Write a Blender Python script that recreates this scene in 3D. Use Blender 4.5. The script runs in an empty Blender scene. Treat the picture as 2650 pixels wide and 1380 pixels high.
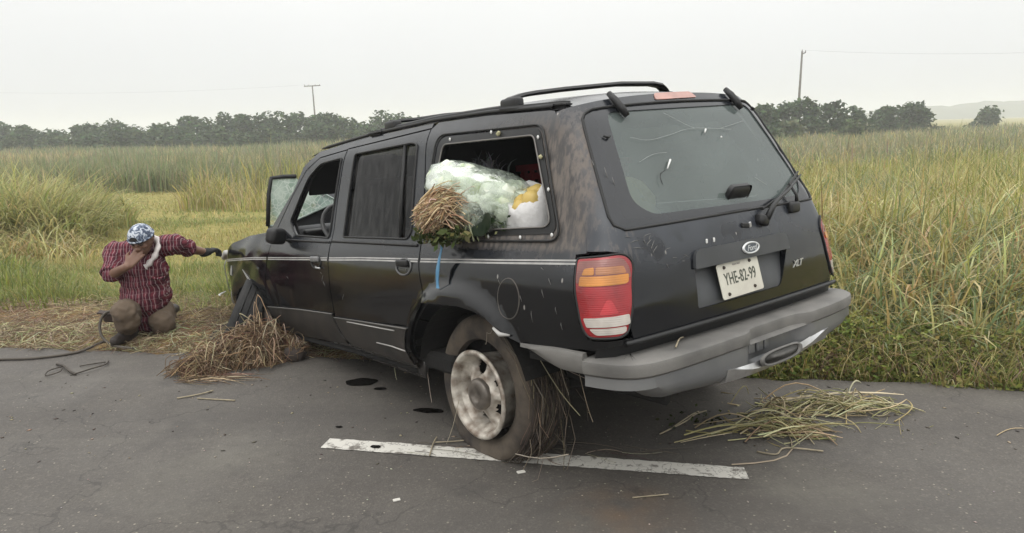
import bpy, bmesh, math, random
import numpy as np
from mathutils import Vector, Matrix, Euler
from mathutils.geometry import delaunay_2d_cdt

rad = math.radians
random.seed(7)
RNG = np.random.default_rng(11)
scene = bpy.context.scene
COL = scene.collection

# ------------------------------------------------------------------ camera
CAM_H, CAM_PITCH, CAM_ROLL, CAM_F = 1.59937, 11.16841, 1.35101, 1838.025
cd = bpy.data.cameras.new('camera')
cam = bpy.data.objects.new('camera', cd)
COL.objects.link(cam)
cam.location = (0, 0, CAM_H)
cam.rotation_mode = 'XYZ'
cam.rotation_euler = (Matrix.Rotation(rad(90 - CAM_PITCH), 3, 'X') @ Matrix.Rotation(rad(-CAM_ROLL), 3, 'Z')).to_euler('XYZ')
cd.sensor_fit = 'HORIZONTAL'
cd.sensor_width = 36.0
cd.lens = 36.0 * CAM_F / 2650.0
cd.clip_start = 0.05
cd.clip_end = 4000
scene.camera = cam

# ------------------------------------------------------------------ sky, sun, exposure
SUN_EL, SUN_AZ = rad(58), rad(205)
world = bpy.data.worlds.new('World')
scene.world = world
world.use_nodes = True
wn, wl = world.node_tree.nodes, world.node_tree.links
wn.clear()
wo = wn.new('ShaderNodeOutputWorld')
bg = wn.new('ShaderNodeBackground')
bg.inputs['Strength'].default_value = 0.10
sky = wn.new('ShaderNodeTexSky')
sky.sky_type = 'NISHITA'
sky.sun_disc = False
sky.sun_elevation = SUN_EL
sky.sun_rotation = SUN_AZ
sky.air_density = 1.0
sky.dust_density = 4.0
sky.ozone_density = 1.0
hs = wn.new('ShaderNodeHueSaturation')
hs.inputs['Saturation'].default_value = 0.08
wl.new(sky.outputs['Color'], hs.inputs['Color'])
# overcast cloud layer: brighter overhead than at the horizon, slightly warm on the left
tc = wn.new('ShaderNodeTexCoord')
sep = wn.new('ShaderNodeSeparateXYZ')
wl.new(tc.outputs['Generated'], sep.inputs['Vector'])
mr = wn.new('ShaderNodeMapRange')
mr.inputs['From Min'].default_value = 0.0
mr.inputs['From Max'].default_value = 1.0
mr.inputs['To Min'].default_value = 0.0
mr.inputs['To Max'].default_value = 1.0
wl.new(sep.outputs['Z'], mr.inputs['Value'])
cr = wn.new('ShaderNodeValToRGB')
cr.color_ramp.elements[0].position = 0.0
cr.color_ramp.elements[0].color = (0.315, 0.322, 0.322, 1)
cr.color_ramp.elements[1].position = 1.0
cr.color_ramp.elements[1].color = (1.0, 1.0, 0.985, 1)
e = cr.color_ramp.elements.new(0.17)
e.color = (0.385, 0.388, 0.382, 1)
wl.new(mr.outputs['Result'], cr.inputs['Fac'])
nz = wn.new('ShaderNodeTexNoise')
nz.inputs['Scale'].default_value = 1.6
nz.inputs['Detail'].default_value = 3.0
wl.new(tc.outputs['Generated'], nz.inputs['Vector'])
nm = wn.new('ShaderNodeMapRange')
nm.inputs['To Min'].default_value = 24.0
nm.inputs['To Max'].default_value = 30.0
wl.new(nz.outputs['Fac'], nm.inputs['Value'])
sc_ = wn.new('ShaderNodeVectorMath')
sc_.operation = 'SCALE'
wl.new(cr.outputs['Color'], sc_.inputs[0])
wl.new(nm.outputs['Result'], sc_.inputs['Scale'])
mx = wn.new('ShaderNodeMixRGB')
mx.inputs['Fac'].default_value = 0.9
wl.new(hs.outputs['Color'], mx.inputs['Color1'])
wl.new(sc_.outputs['Vector'], mx.inputs['Color2'])
wl.new(mx.outputs['Color'], bg.inputs['Color'])
wl.new(bg.outputs['Background'], wo.inputs['Surface'])

sd = bpy.data.lights.new('sun', 'SUN')
sd.energy = 0.5
sd.angle = rad(35)
sd.color = (1.0, 0.97, 0.92)
sun = bpy.data.objects.new('sun', sd)
COL.objects.link(sun)
sun.location = (0, -5, 30)
# Nishita: sun_rotation is measured clockwise from +Y
sdir = Vector((math.sin(SUN_AZ) * math.cos(SUN_EL), math.cos(SUN_AZ) * math.cos(SUN_EL), math.sin(SUN_EL)))
sun.rotation_euler = (-sdir).to_track_quat('-Z', 'Y').to_euler()

vs = scene.view_settings
scene.display_settings.display_device = 'sRGB'
vs.view_transform = 'Standard'
vs.look = 'None'
vs.exposure = 0.0
vs.gamma = 1.0
vs.use_curve_mapping = False
scene.render.engine = 'CYCLES'
scene.cycles.use_denoising = True
scene.cycles.max_bounces = 6
scene.cycles.diffuse_bounces = 3
scene.cycles.glossy_bounces = 3
scene.cycles.transmission_bounces = 6
scene.cycles.transparent_max_bounces = 12
scene.cycles.volume_bounces = 1
scene.cycles.caustics_reflective = False
scene.cycles.caustics_refractive = False

# ------------------------------------------------------------------ helpers
def link(o, parent=None):
    COL.objects.link(o)
    if parent is not None:
        o.parent = parent
    return o

def tag(o, label=None, cat=None, group=None, kind=None):
    if label: o['label'] = label
    if cat: o['category'] = cat
    if group: o['group'] = group
    if kind: o['kind'] = kind
    return o

def empty(name, loc, label, cat, group=None, rot=None):
    o = bpy.data.objects.new(name, None)
    o.empty_display_size = 0.1
    link(o)
    o.location = loc
    if rot is not None: o.rotation_euler = rot
    return tag(o, label, cat, group)

def mesh_obj(name, verts, faces, mat=None, parent=None, smooth=False, loc=None):
    me = bpy.data.meshes.new(name)
    me.from_pydata([tuple(map(float, v)) for v in verts], [], [tuple(f) for f in faces])
    me.update()
    if smooth:
        me.shade_smooth()
    o = bpy.data.objects.new(name, me)
    if mat is not None: me.materials.append(mat)
    link(o, parent)
    if loc is not None: o.location = loc
    return o

def bm_obj(name, bm, mat=None, parent=None, smooth=False, sharp=None):
    me = bpy.data.meshes.new(name)
    bm.to_mesh(me); bm.free()
    if smooth:
        me.shade_smooth()
        if sharp: me.set_sharp_from_angle(angle=rad(sharp))
    o = bpy.data.objects.new(name, me)
    if mat is not None: me.materials.append(mat)
    return link(o, parent)

def fast_mesh(name, verts, quads=None, tris=None, mat=None, col=None, parent=None, smooth=False):
    """numpy arrays -> mesh object; col: per-vertex colour (N,3)"""
    me = bpy.data.meshes.new(name)
    verts = np.asarray(verts, np.float32)
    me.vertices.add(len(verts))
    me.vertices.foreach_set('co', verts.ravel())
    loops = []; totals = []
    if quads is not None and len(quads):
        loops.append(np.asarray(quads, np.int32).ravel()); totals.append(np.full(len(quads), 4, np.int32))
    if tris is not None and len(tris):
        loops.append(np.asarray(tris, np.int32).ravel()); totals.append(np.full(len(tris), 3, np.int32))
    lv = np.concatenate(loops); tt = np.concatenate(totals)
    me.loops.add(len(lv)); me.loops.foreach_set('vertex_index', lv)
    me.polygons.add(len(tt))
    me.polygons.foreach_set('loop_start', (np.cumsum(tt) - tt).astype(np.int32))
    try:
        me.polygons.foreach_set('loop_total', tt)
    except Exception:
        pass
    if smooth:
        me.polygons.foreach_set('use_smooth', np.ones(len(tt), bool))
    if col is not None:
        at = me.attributes.new('Col', 'FLOAT_COLOR', 'POINT')
        c4 = np.ones((len(verts), 4), np.float32); c4[:, :3] = col
        at.data.foreach_set('color', c4.ravel())
    me.update(calc_edges=True)
    if mat is not None: me.materials.append(mat)
    o = bpy.data.objects.new(name, me)
    return link(o, parent)

def bm_box(bm, c, s, rot=None, bev=0.0, seg=2):
    r = bmesh.ops.create_cube(bm, size=1.0)
    M = Matrix.Translation(c) @ (rot.to_4x4() if rot is not None else Matrix.Identity(4)) @ Matrix.Diagonal((s[0], s[1], s[2], 1))
    bmesh.ops.transform(bm, matrix=M, verts=r['verts'])
    if bev > 0:
        es = list({e for v in r['verts'] for e in v.link_edges})
        bmesh.ops.bevel(bm, geom=es, offset=bev, segments=seg, affect='EDGES', profile=0.5)
    return bm

def tube_geo(pts, rads, n=8, cap=True, closed=False):
    pts = [Vector(p) for p in pts]
    if not hasattr(rads, '__len__'): rads = [rads] * len(pts)
    V = []; F = []
    up = None
    m = len(pts)
    for i, p in enumerate(pts):
        if closed: d = pts[(i + 1) % m] - pts[i - 1]
        else: d = pts[min(i + 1, m - 1)] - pts[max(i - 1, 0)]
        if d.length < 1e-9: d = Vector((0, 0, 1))
        d.normalize()
        if up is None:
            up = d.orthogonal().normalized()
        up = (up - d * up.dot(d))
        if up.length < 1e-6: up = d.orthogonal()
        up.normalize()
        w = d.cross(up)
        for k in range(n):
            a = 2 * math.pi * k / n
            V.append(p + (up * math.cos(a) + w * math.sin(a)) * rads[i])
    for i in range(m if closed else m - 1):
        for k in range(n):
            a = i * n + k; b = i * n + (k + 1) % n
            j = (i + 1) % m
            F.append((a, b, j * n + (k + 1) % n, j * n + k))
    if cap and not closed:
        F.append(tuple(reversed(range(n)))); F.append(tuple((m - 1) * n + k for k in range(n)))
    return V, F

def tube(name, pts, rads, mat, parent=None, n=8, closed=False):
    V, F = tube_geo(pts, rads, n, True, closed)
    return mesh_obj(name, V, F, mat, parent, smooth=True)

def merge_geo(parts):
    V = []; F = []
    for v, f in parts:
        k = len(V); V.extend(v); F.extend(tuple(i + k for i in q) for q in f)
    return V, F

def box_geo(c, s, R=None):
    V = []
    for x in (-.5, .5):
        for y in (-.5, .5):
            for z in (-.5, .5):
                p = Vector((x * s[0], y * s[1], z * s[2]))
                if R is not None: p = R @ p
                V.append(p + Vector(c))
    return V, [(0, 1, 3, 2), (4, 6, 7, 5), (0, 4, 5, 1), (2, 3, 7, 6), (0, 2, 6, 4), (1, 5, 7, 3)]

def strands_geo(P, W, C, flat=True):
    """P: (N,K,3) centre lines, W: (N,K) half widths, C: (N,3) colours -> three-sided strands as numpy arrays"""
    N, K, _ = P.shape
    d = np.gradient(P, axis=1)
    d /= np.linalg.norm(d, axis=2, keepdims=True) + 1e-9
    ref = RNG.normal(size=(N, 1, 3))
    a = np.cross(d, ref); a /= np.linalg.norm(a, axis=2, keepdims=True) + 1e-9
    b = np.cross(d, a)
    ring = []
    for k in range(3):
        t = 2 * np.pi * k / 3
        ring.append(P + (a * np.cos(t) + b * np.sin(t)) * W[..., None])
    V = np.stack(ring, 2).reshape(-1, 3)
    idx = np.arange(N * K * 3).reshape(N, K, 3)
    q = []
    for k in range(3):
        q.append(np.stack([idx[:, :-1, k], idx[:, :-1, (k + 1) % 3], idx[:, 1:, (k + 1) % 3], idx[:, 1:, k]], -1).reshape(-1, 4))
    return V, np.concatenate(q), np.repeat(C, K * 3, axis=0)

# ------------------------------------------------------------------ materials
def new_mat(name):
    m = bpy.data.materials.new(name); m.use_nodes = True
    nt = m.node_tree; nt.nodes.clear()
    out = nt.nodes.new('ShaderNodeOutputMaterial')
    return m, nt, out

def N(nt, t, **kw):
    n = nt.nodes.new(t)
    for k, v in kw.items():
        if k in n.inputs: n.inputs[k].default_value = v
        else: setattr(n, k, v)
    return n

def principled(name, col, rough=0.6, metal=0.0, noise=0.0, nscale=20.0, col2=None, bump=0.0, bscale=80.0, coat=0.0, spec=0.5, rnoise=0.0, emis=None):
    m, nt, out = new_mat(name)
    p = N(nt, 'ShaderNodeBsdfPrincipled')
    p.inputs['Base Color'].default_value = (*col, 1)
    p.inputs['Roughness'].default_value = rough
    p.inputs['Metallic'].default_value = metal
    p.inputs['Coat Weight'].default_value = coat
    p.inputs['Coat Roughness'].default_value = 0.08
    p.inputs['Specular IOR Level'].default_value = spec
    L = nt.links.new
    L(p.outputs[0], out.inputs[0])
    tc = N(nt, 'ShaderNodeTexCoord')
    if noise > 0 or col2 is not None:
        n = N(nt, 'ShaderNodeTexNoise'); n.inputs['Scale'].default_value = nscale; n.inputs['Detail'].default_value = 5
        L(tc.outputs['Object'], n.inputs['Vector'])
        r = N(nt, 'ShaderNodeMapRange'); r.inputs['From Min'].default_value = 0.35; r.inputs['From Max'].default_value = 0.65
        L(n.outputs['Fac'], r.inputs['Value'])
        mixn = N(nt, 'ShaderNodeMixRGB')
        c2 = col2 if col2 is not None else tuple(c * (1 - noise) for c in col)
        mixn.inputs['Color1'].default_value = (*col, 1); mixn.inputs['Color2'].default_value = (*c2, 1)
        L(r.outputs[0], mixn.inputs['Fac']); L(mixn.outputs[0], p.inputs['Base Color'])
        if rnoise > 0:
            rr = N(nt, 'ShaderNodeMapRange'); rr.inputs['To Min'].default_value = max(0, rough - rnoise); rr.inputs['To Max'].default_value = min(1, rough + rnoise)
            L(n.outputs['Fac'], rr.inputs['Value']); L(rr.outputs[0], p.inputs['Roughness'])
    if bump > 0:
        n2 = N(nt, 'ShaderNodeTexNoise'); n2.inputs['Scale'].default_value = bscale; n2.inputs['Detail'].default_value = 4
        L(tc.outputs['Object'], n2.inputs['Vector'])
        b = N(nt, 'ShaderNodeBump'); b.inputs['Strength'].default_value = bump; b.inputs['Distance'].default_value = 0.01
        L(n2.outputs['Fac'], b.inputs['Height']); L(b.outputs[0], p.inputs['Normal'])
    return m

def leaf_mat(name, trans=0.35, gloss=0.12, rough=0.45, tint=None):
    """colour from the mesh's own per-leaf colour attribute; thin, lets light through"""
    m, nt, out = new_mat(name)
    L = nt.links.new
    at = N(nt, 'ShaderNodeAttribute'); at.attribute_name = 'Col'
    d = N(nt, 'ShaderNodeBsdfDiffuse'); t = N(nt, 'ShaderNodeBsdfTranslucent'); g = N(nt, 'ShaderNodeBsdfGlossy')
    g.inputs['Roughness'].default_value = rough
    g.inputs['Color'].default_value = (0.6, 0.6, 0.6, 1)
    L(at.outputs['Color'], d.inputs['Color']); L(at.outputs['Color'], t.inputs['Color'])
    a = N(nt, 'ShaderNodeMixShader'); a.inputs[0].default_value = trans
    L(d.outputs[0], a.inputs[1]); L(t.outputs[0], a.inputs[2])
    fr = N(nt, 'ShaderNodeFresnel'); fr.inputs['IOR'].default_value = 1.35
    mm = N(nt, 'ShaderNodeMath'); mm.operation = 'MULTIPLY'; mm.inputs[1].default_value = gloss * 4
    L(fr.outputs[0], mm.inputs[0])
    b = N(nt, 'ShaderNodeMixShader')
    L(mm.outputs[0], b.inputs[0]); L(a.outputs[0], b.inputs[1]); L(g.outputs[0], b.inputs[2])
    L(b.outputs[0], out.inputs[0])
    return m

def col_mat(name, rough=0.8):
    m, nt, out = new_mat(name)
    at = N(nt, 'ShaderNodeAttribute'); at.attribute_name = 'Col'
    p = N(nt, 'ShaderNodeBsdfPrincipled'); p.inputs['Roughness'].default_value = rough
    nt.links.new(at.outputs['Color'], p.inputs['Base Color']); nt.links.new(p.outputs[0], out.inputs[0])
    return m

MAT_BLADE = leaf_mat('grass_blade', 0.42, 0.02)
MAT_LEAF = leaf_mat('tree_leaf', 0.25, 0.03, 0.5)
MAT_STRAW = col_mat('straw', 0.75)
# ------------------------------------------------------------------ setting: terrain, road, markings, hills, haze
RU = np.array([0.982, -0.190]); RN = np.array([0.190, 0.982])      # along the road / across it
EDGE = 4.53
def uv2w(u, n): return RU[0] * u + RN[0] * n, RU[1] * u + RN[1] * n
def ncoord(x, y): return RN[0] * x + RN[1] * y
def smooth01(a, b, t):
    t = np.clip((np.asarray(t, float) - a) / (b - a), 0, 1); return t * t * (3 - 2 * t)
def vnoise(x, y, s, seed=0):
    """smooth value noise in numpy, 0..1"""
    r = np.random.default_rng(seed).random((64, 64))
    x = np.asarray(x, float) * s; y = np.asarray(y, float) * s
    xi = np.floor(x).astype(int); yi = np.floor(y).astype(int)
    fx = x - xi; fy = y - yi; fx = fx * fx * (3 - 2 * fx); fy = fy * fy * (3 - 2 * fy)
    g = lambda a, b: r[a % 64, b % 64]
    return (g(xi, yi) * (1 - fx) + g(xi + 1, yi) * fx) * (1 - fy) + (g(xi, yi + 1) * (1 - fx) + g(xi + 1, yi + 1) * fx) * fy
def tz(x, y):
    n = ncoord(np.asarray(x, float), np.asarray(y, float))
    z = -0.05 - 0.5 * smooth01(9, 24, n) - 0.03 * smooth01(4.6, 8, n)
    z = z + 0.05 * smooth01(4.55, 4.75, n) * (1 - smooth01(6.5, 9, n))
    z = z + (vnoise(x, y, 0.9, 3) - 0.5) * 0.07 * smooth01(4.8, 7, n) + (vnoise(x, y, 0.12, 4) - 0.5) * 0.3 * smooth01(8, 20, n)
    return z
def axis(lims):
    out = []
    for a, b, st in lims: out.extend(np.arange(a, b, st))
    return np.array(out + [lims[-1][1]])
gx = axis([(-800, -100, 50), (-100, -20, 5), (-20, -6, 0.7), (-6, 6, 0.12), (6, 20, 0.7), (20, 100, 5), (100, 800, 50)])
gy = axis([(-30, 2, 2), (2, 3.4, 0.4), (3.4, 7.5, 0.1), (7.5, 20, 0.5), (20, 60, 2), (60, 120, 6), (120, 800, 40)])
GX, GY = np.meshgrid(gx, gy, indexing='ij')
GZ = tz(GX, GY)
ni, nj = GX.shape
idx = np.arange(ni * nj).reshape(ni, nj)
Q = np.stack([idx[:-1, :-1], idx[1:, :-1], idx[1:, 1:], idx[:-1, 1:]], -1).reshape(-1, 4)

def ground_material():
    m, nt, out = new_mat('field_soil')
    L = nt.links.new
    p = N(nt, 'ShaderNodeBsdfPrincipled'); p.inputs['Roughness'].default_value = 0.95
    p.inputs['Specular IOR Level'].default_value = 0.1
    tc = N(nt, 'ShaderNodeTexCoord')
    def noise(s, d=4):
        n = N(nt, 'ShaderNodeTexNoise'); n.inputs['Scale'].default_value = s; n.inputs['Detail'].default_value = d
        L(tc.outputs['Object'], n.inputs['Vector']); return n.outputs['Fac']
    def mix(f, a, b):
        x = N(nt, 'ShaderNodeMixRGB'); L(f, x.inputs['Fac'])
        for k, c in (('Color1', a), ('Color2', b)):
            if isinstance(c, tuple): x.inputs[k].default_value = (*c, 1)
            else: L(c, x.inputs[k])
        return x.outputs[0]
    def rng(v, a, b, lo=0.0, hi=1.0):
        r = N(nt, 'ShaderNodeMapRange'); r.inputs['From Min'].default_value = a; r.inputs['From Max'].default_value = b
        r.inputs['To Min'].default_value = lo; r.inputs['To Max'].default_value = hi
        L(v, r.inputs['Value']); return r.outputs[0]
    def math_(op, a, b):
        x = N(nt, 'ShaderNodeMath'); x.operation = op
        for i, c in enumerate((a, b)):
            if isinstance(c, (int, float)): x.inputs[i].default_value = c
            else: L(c, x.inputs[i])
        return x.outputs[0]
    green = mix(rng(noise(0.5), .4, .6), (0.25, 0.225, 0.075), (0.30, 0.255, 0.095))
    green = mix(rng(noise(7, 6), .35, .65, 0, .6), green, (0.17, 0.16, 0.05))
    hay = mix(rng(noise(9, 6), .35, .65), (0.20, 0.13, 0.06), (0.30, 0.21, 0.095))
    hay = mix(rng(noise(2.5, 3), .5, .68), hay, (0.20, 0.095, 0.055))
    s = N(nt, 'ShaderNodeSeparateXYZ'); L(tc.outputs['Object'], s.inputs[0])
    n_ = math_('ADD', math_('MULTIPLY', s.outputs['X'], 0.19), math_('MULTIPLY', s.outputs['Y'], 0.982))
    wob = math_('ADD', n_, math_('MULTIPLY', math_('SUBTRACT', noise(1.2, 3), 0.5), 1.6))
    f = math_('MULTIPLY', rng(wob, 5.4, 6.2, 1, 0), rng(s.outputs['X'], 0.2, 1.6, 1, 0))
    c = mix(f, green, hay)
    L(c, p.inputs['Base Color'])
    b = N(nt, 'ShaderNodeBump'); b.inputs['Strength'].default_value = 0.6; b.inputs['Distance'].default_value = 0.03
    L(noise(25, 5), b.inputs['Height']); L(b.outputs[0], p.inputs['Normal'])
    L(p.outputs[0], out.inputs[0])
    return m
terrain = fast_mesh('terrain', np.stack([GX, GY, GZ], -1).reshape(-1, 3), Q, None, ground_material(), smooth=True)
tag(terrain, kind='structure')

def asphalt_material():
    m, nt, out = new_mat('asphalt')
    L = nt.links.new
    p = N(nt, 'ShaderNodeBsdfPrincipled')
    tc = N(nt, 'ShaderNodeTexCoord')
    def noise(s, d=4, r=0.5, vec=None):
        n = N(nt, 'ShaderNodeTexNoise'); n.inputs['Scale'].default_value = s; n.inputs['Detail'].default_value = d; n.inputs['Roughness'].default_value = r
        L(vec if vec is not None else tc.outputs['Object'], n.inputs['Vector']); return n.outputs['Fac']
    def mixc(f, a, b, t='MIX'):
        x = N(nt, 'ShaderNodeMixRGB'); x.blend_type = t
        if isinstance(f, float): x.inputs['Fac'].default_value = f
        else: L(f, x.inputs['Fac'])
        for k, c in (('Color1', a), ('Color2', b)):
            if isinstance(c, tuple): x.inputs[k].default_value = (*c, 1)
            else: L(c, x.inputs[k])
        return x.outputs[0]
    def rng(v, a, b, lo=0.0, hi=1.0):
        r = N(nt, 'ShaderNodeMapRange'); r.inputs['From Min'].default_value = a; r.inputs['From Max'].default_value = b
        r.inputs['To Min'].default_value = lo; r.inputs['To Max'].default_value = hi
        L(v, r.inputs['Value']); return r.outputs[0]
    c = mixc(rng(noise(0.7, 3), .3, .7), (0.082, 0.073, 0.064), (0.114, 0.104, 0.092))
    c = mixc(rng(noise(5, 5), .35, .7, 0, .5), c, (0.075, 0.068, 0.062))
    # fine aggregate
    v = N(nt, 'ShaderNodeTexVoronoi'); v.inputs['Scale'].default_value = 110
    L(tc.outputs['Object'], v.inputs['Vector'])
    c = mixc(rng(v.outputs['Distance'], 0.05, 0.6, 0.35, 0), c, (0.035, 0.032, 0.03))
    sepc = N(nt, 'ShaderNodeSeparateColor'); L(v.outputs['Color'], sepc.inputs[0])
    c = mixc(rng(sepc.outputs[0], 0.80, 1.0, 0, 0.35), c, (0.19, 0.17, 0.145))
    # exposed pale chips, more of them in the near lane
    v2 = N(nt, 'ShaderNodeTexVoronoi'); v2.inputs['Scale'].default_value = 46
    L(tc.outputs['Object'], v2.inputs['Vector'])
    s2 = N(nt, 'ShaderNodeSeparateColor'); L(v2.outputs['Color'], s2.inputs[0])
    chip = N(nt, 'ShaderNodeMath'); chip.operation = 'MULTIPLY'
    L(rng(v2.outputs['Distance'], 0.18, 0.26, 1, 0), chip.inputs[0])
    sx = N(nt, 'ShaderNodeSeparateXYZ'); L(tc.outputs['Object'], sx.inputs[0])
    near = rng(sx.outputs['Y'], 3.2, 1.5, 0.035, 0.24)
    gt = N(nt, 'ShaderNodeMath'); gt.operation = 'LESS_THAN'; L(s2.outputs[1], gt.inputs[0]); L(near, gt.inputs[1])
    L(gt.outputs[0], chip.inputs[1])
    c = mixc(chip.outputs[0], c, (0.26, 0.235, 0.19))
    # bleached band and a rusty smear in the near lane
    c = mixc(rng(noise(1.1, 4), .52, .72, 0, .5), c, (0.15, 0.14, 0.118))
    c = mixc(rng(noise(16, 6, .7), .5, .72, 0, .45), c, (0.055, 0.049, 0.044))
    g = N(nt, 'ShaderNodeVectorMath'); g.operation = 'DISTANCE'; g.inputs[1].default_value = (0.45, 2.70, 0)
    L(tc.outputs['Object'], g.inputs[0])
    nn = N(nt, 'ShaderNodeMath'); nn.operation = 'MULTIPLY'; L(rng(g.outputs['Value'], 0.03, 0.32, 0.6, 0), nn.inputs[0]); L(rng(noise(6, 4), .35, .65), nn.inputs[1])
    c = mixc(nn.outputs[0], c, (0.17, 0.105, 0.06))
    # old oil darkening, soft-edged, under the parked wreck and along the shoulder
    c = mixc(rng(noise(2.3, 3), .6, .72, 0, .45), c, (0.05, 0.046, 0.043))
    # worn wheel tracks along the road
    mpt = N(nt, 'ShaderNodeMapping'); mpt.inputs['Rotation'].default_value = (0, 0, 0.19); mpt.inputs['Scale'].default_value = (0.12, 1.5, 1); L(tc.outputs['Object'], mpt.inputs['Vector'])
    c = mixc(rng(noise(1.0, 3, .5, mpt.outputs[0]), .5, .62, 0, .38), c, (0.066, 0.060, 0.055))
    c = mixc(rng(noise(1.7, 4, .6, mpt.outputs[0]), .58, .7, 0, .3), c, (0.135, 0.125, 0.108))
    # hairline cracks
    w = N(nt, 'ShaderNodeTexVoronoi'); w.feature = 'DISTANCE_TO_EDGE'; w.inputs['Scale'].default_value = 0.55
    wv = N(nt, 'ShaderNodeVectorMath'); wv.operation = 'ADD'
    nv = N(nt, 'ShaderNodeTexNoise'); nv.inputs['Scale'].default_value = 2.5; nv.inputs['Detail'].default_value = 4
    L(tc.outputs['Object'], nv.inputs['Vector']); L(tc.outputs['Object'], wv.inputs[0]); L(nv.outputs['Color'], wv.inputs[1]); L(wv.outputs[0], w.inputs['Vector'])
    c = mixc(rng(w.outputs['Distance'], 0.0, 0.006, 0.5, 0), c, (0.03, 0.028, 0.026))
    L(c, p.inputs['Base Color'])
    L(rng(noise(1.3, 4), .3, .7, .62, .85), p.inputs['Roughness'])
    p.inputs['Specular IOR Level'].default_value = 0.35
    b = N(nt, 'ShaderNodeBump'); b.inputs['Strength'].default_value = 0.35; b.inputs['Distance'].default_value = 0.004
    L(v.outputs['Distance'], b.inputs['Height']); L(b.outputs[0], p.inputs['Normal'])
    L(p.outputs[0], out.inputs[0])
    return m
us = np.concatenate([np.arange(-790, -40, 50.0), np.arange(-40, -10, 5.0), np.arange(-10, 10, 0.06), np.arange(10, 40, 5.0), np.arange(40, 791, 50.0)])
redge = EDGE + 0.10 * (vnoise(us, us * 0, 1.3, 5) - 0.5) + 0.07 * (vnoise(us, us * 0, 7.0, 6) - 0.5)
V = []; F = []
for i, u in enumerate(us):
    for k, n_ in enumerate((-6.8, -2.5, 1.0, 3.0, redge[i] - 0.06, redge[i], redge[i] + 0.03)):
        x, y = uv2w(u, n_); V.append((x, y, (0, 0, 0, 0, 0, -0.008, -0.05)[k]))
for i in range(len(us) - 1):
    for k in range(6):
        a = i * 7 + k; F.append((a, a + 7, a + 8, a + 1))
road = mesh_obj('road', V, F, asphalt_material(), smooth=False)
tag(road, kind='structure')

def paint_material():
    m, nt, out = new_mat('road_paint')
    L = nt.links.new
    p = N(nt, 'ShaderNodeBsdfPrincipled'); p.inputs['Roughness'].default_value = 0.7
    tc = N(nt, 'ShaderNodeTexCoord')
    n = N(nt, 'ShaderNodeTexNoise'); n.inputs['Scale'].default_value = 14; n.inputs['Detail'].default_value = 8; n.inputs['Roughness'].default_value = 0.65
    L(tc.outputs['Object'], n.inputs['Vector'])
    r = N(nt, 'ShaderNodeValToRGB'); r.color_ramp.elements[0].position = 0.36; r.color_ramp.elements[0].color = (0.16, 0.145, 0.125, 1)
    r.color_ramp.elements[1].position = 0.46; r.color_ramp.elements[1].color = (0.56, 0.54, 0.49, 1)
    L(n.outputs['Fac'], r.inputs['Fac'])
    v = N(nt, 'ShaderNodeTexVoronoi'); v.feature = 'DISTANCE_TO_EDGE'; v.inputs['Scale'].default_value = 3.2
    wv = N(nt, 'ShaderNodeVectorMath'); wv.operation = 'ADD'
    nv = N(nt, 'ShaderNodeTexNoise'); nv.inputs['Scale'].default_value = 8; nv.inputs['Detail'].default_value = 4
    L(tc.outputs['Object'], nv.inputs['Vector']); L(tc.outputs['Object'], wv.inputs[0]); L(nv.outputs['Color'], wv.inputs[1]); L(wv.outputs[0], v.inputs['Vector'])
    mr = N(nt, 'ShaderNodeMapRange'); mr.inputs['From Min'].default_value = 0.0; mr.inputs['From Max'].default_value = 0.03; mr.inputs['To Min'].default_value = 0.8; mr.inputs['To Max'].default_value = 0
    L(v.outputs['Distance'], mr.inputs['Value'])
    x = N(nt, 'ShaderNodeMixRGB'); x.inputs['Color2'].default_value = (0.08, 0.07, 0.062, 1)
    L(mr.outputs[0], x.inputs['Fac']); L(r.outputs[0], x.inputs['Color1'])
    L(x.outputs[0], p.inputs['Base Color']); L(p.outputs[0], out.inputs[0])
    return m
MAT_PAINT = paint_material()
def dash(name, a, b, w):
    a = np.array(a); b = np.array(b); d = (b - a) / np.linalg.norm(b - a); nn = np.array([-d[1], d[0]])
    k = 120; V = []; F = []
    for i in range(k + 1):
        c = a + (b - a) * i / k
        for s in (-1, 1):
            e = w / 2 * (1 + 0.10 * (vnoise(i * 0.31, s * 3.0 + 9, 1, 8) - 0.5)) + random.uniform(-.0025, .0025)
            q = c + nn * s * e
            if i in (0, k): q = q + d * random.uniform(-.012, .012)
            V.append((q[0], q[1], 0.004))
    for i in range(k): F.append((2 * i, 2 * i + 2, 2 * i + 3, 2 * i + 1))
    return tag(mesh_obj(name, V, F, MAT_PAINT), kind='structure')
D0, D1 = np.array([-0.985, 3.455]), np.array([1.055, 3.025])
dash('road_marking', D0, D1, 0.115)
ddir = (D1 - D0) / np.linalg.norm(D1 - D0)
for k in (-2, -1, 1, 2):
    o = dash('road_marking', D0 + ddir * 6.1 * k, D1 + ddir * 6.1 * k, 0.115)

# far hills
def hill(name, pts, y0, depth, col):
    V = []; F = []
    m_ = principled('hill_scrub', col, 0.95, noise=0.4, nscale=0.03)
    k = len(pts)
    for j, (f, yy) in enumerate(((0, y0 - depth), (0.7, y0 - depth * .45), (1, y0), (0.7, y0 + depth * .45), (0, y0 + depth))):
        for (x, h) in pts:
            V.append((x, yy + random.uniform(-8, 8), -0.9 + h * f * random.uniform(.93, 1.05)))
    for j in range(4):
        for i in range(k - 1):
            a = j * k + i; F.append((a, a + 1, a + k + 1, a + k))
    return tag(mesh_obj(name, V, F, m_, smooth=True), kind='structure')
HX = np.linspace(225, 560, 60)
HP = [(x, 1.2 + 9.5 * smooth01(240, 330, x) * (0.75 + 0.5 * vnoise(x, 0, 0.03, 21)) + 2.2 * vnoise(x, 5, 0.12, 22)) for x in HX]
hill('hills', HP, 560, 60, (0.06, 0.08, 0.05))

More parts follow.
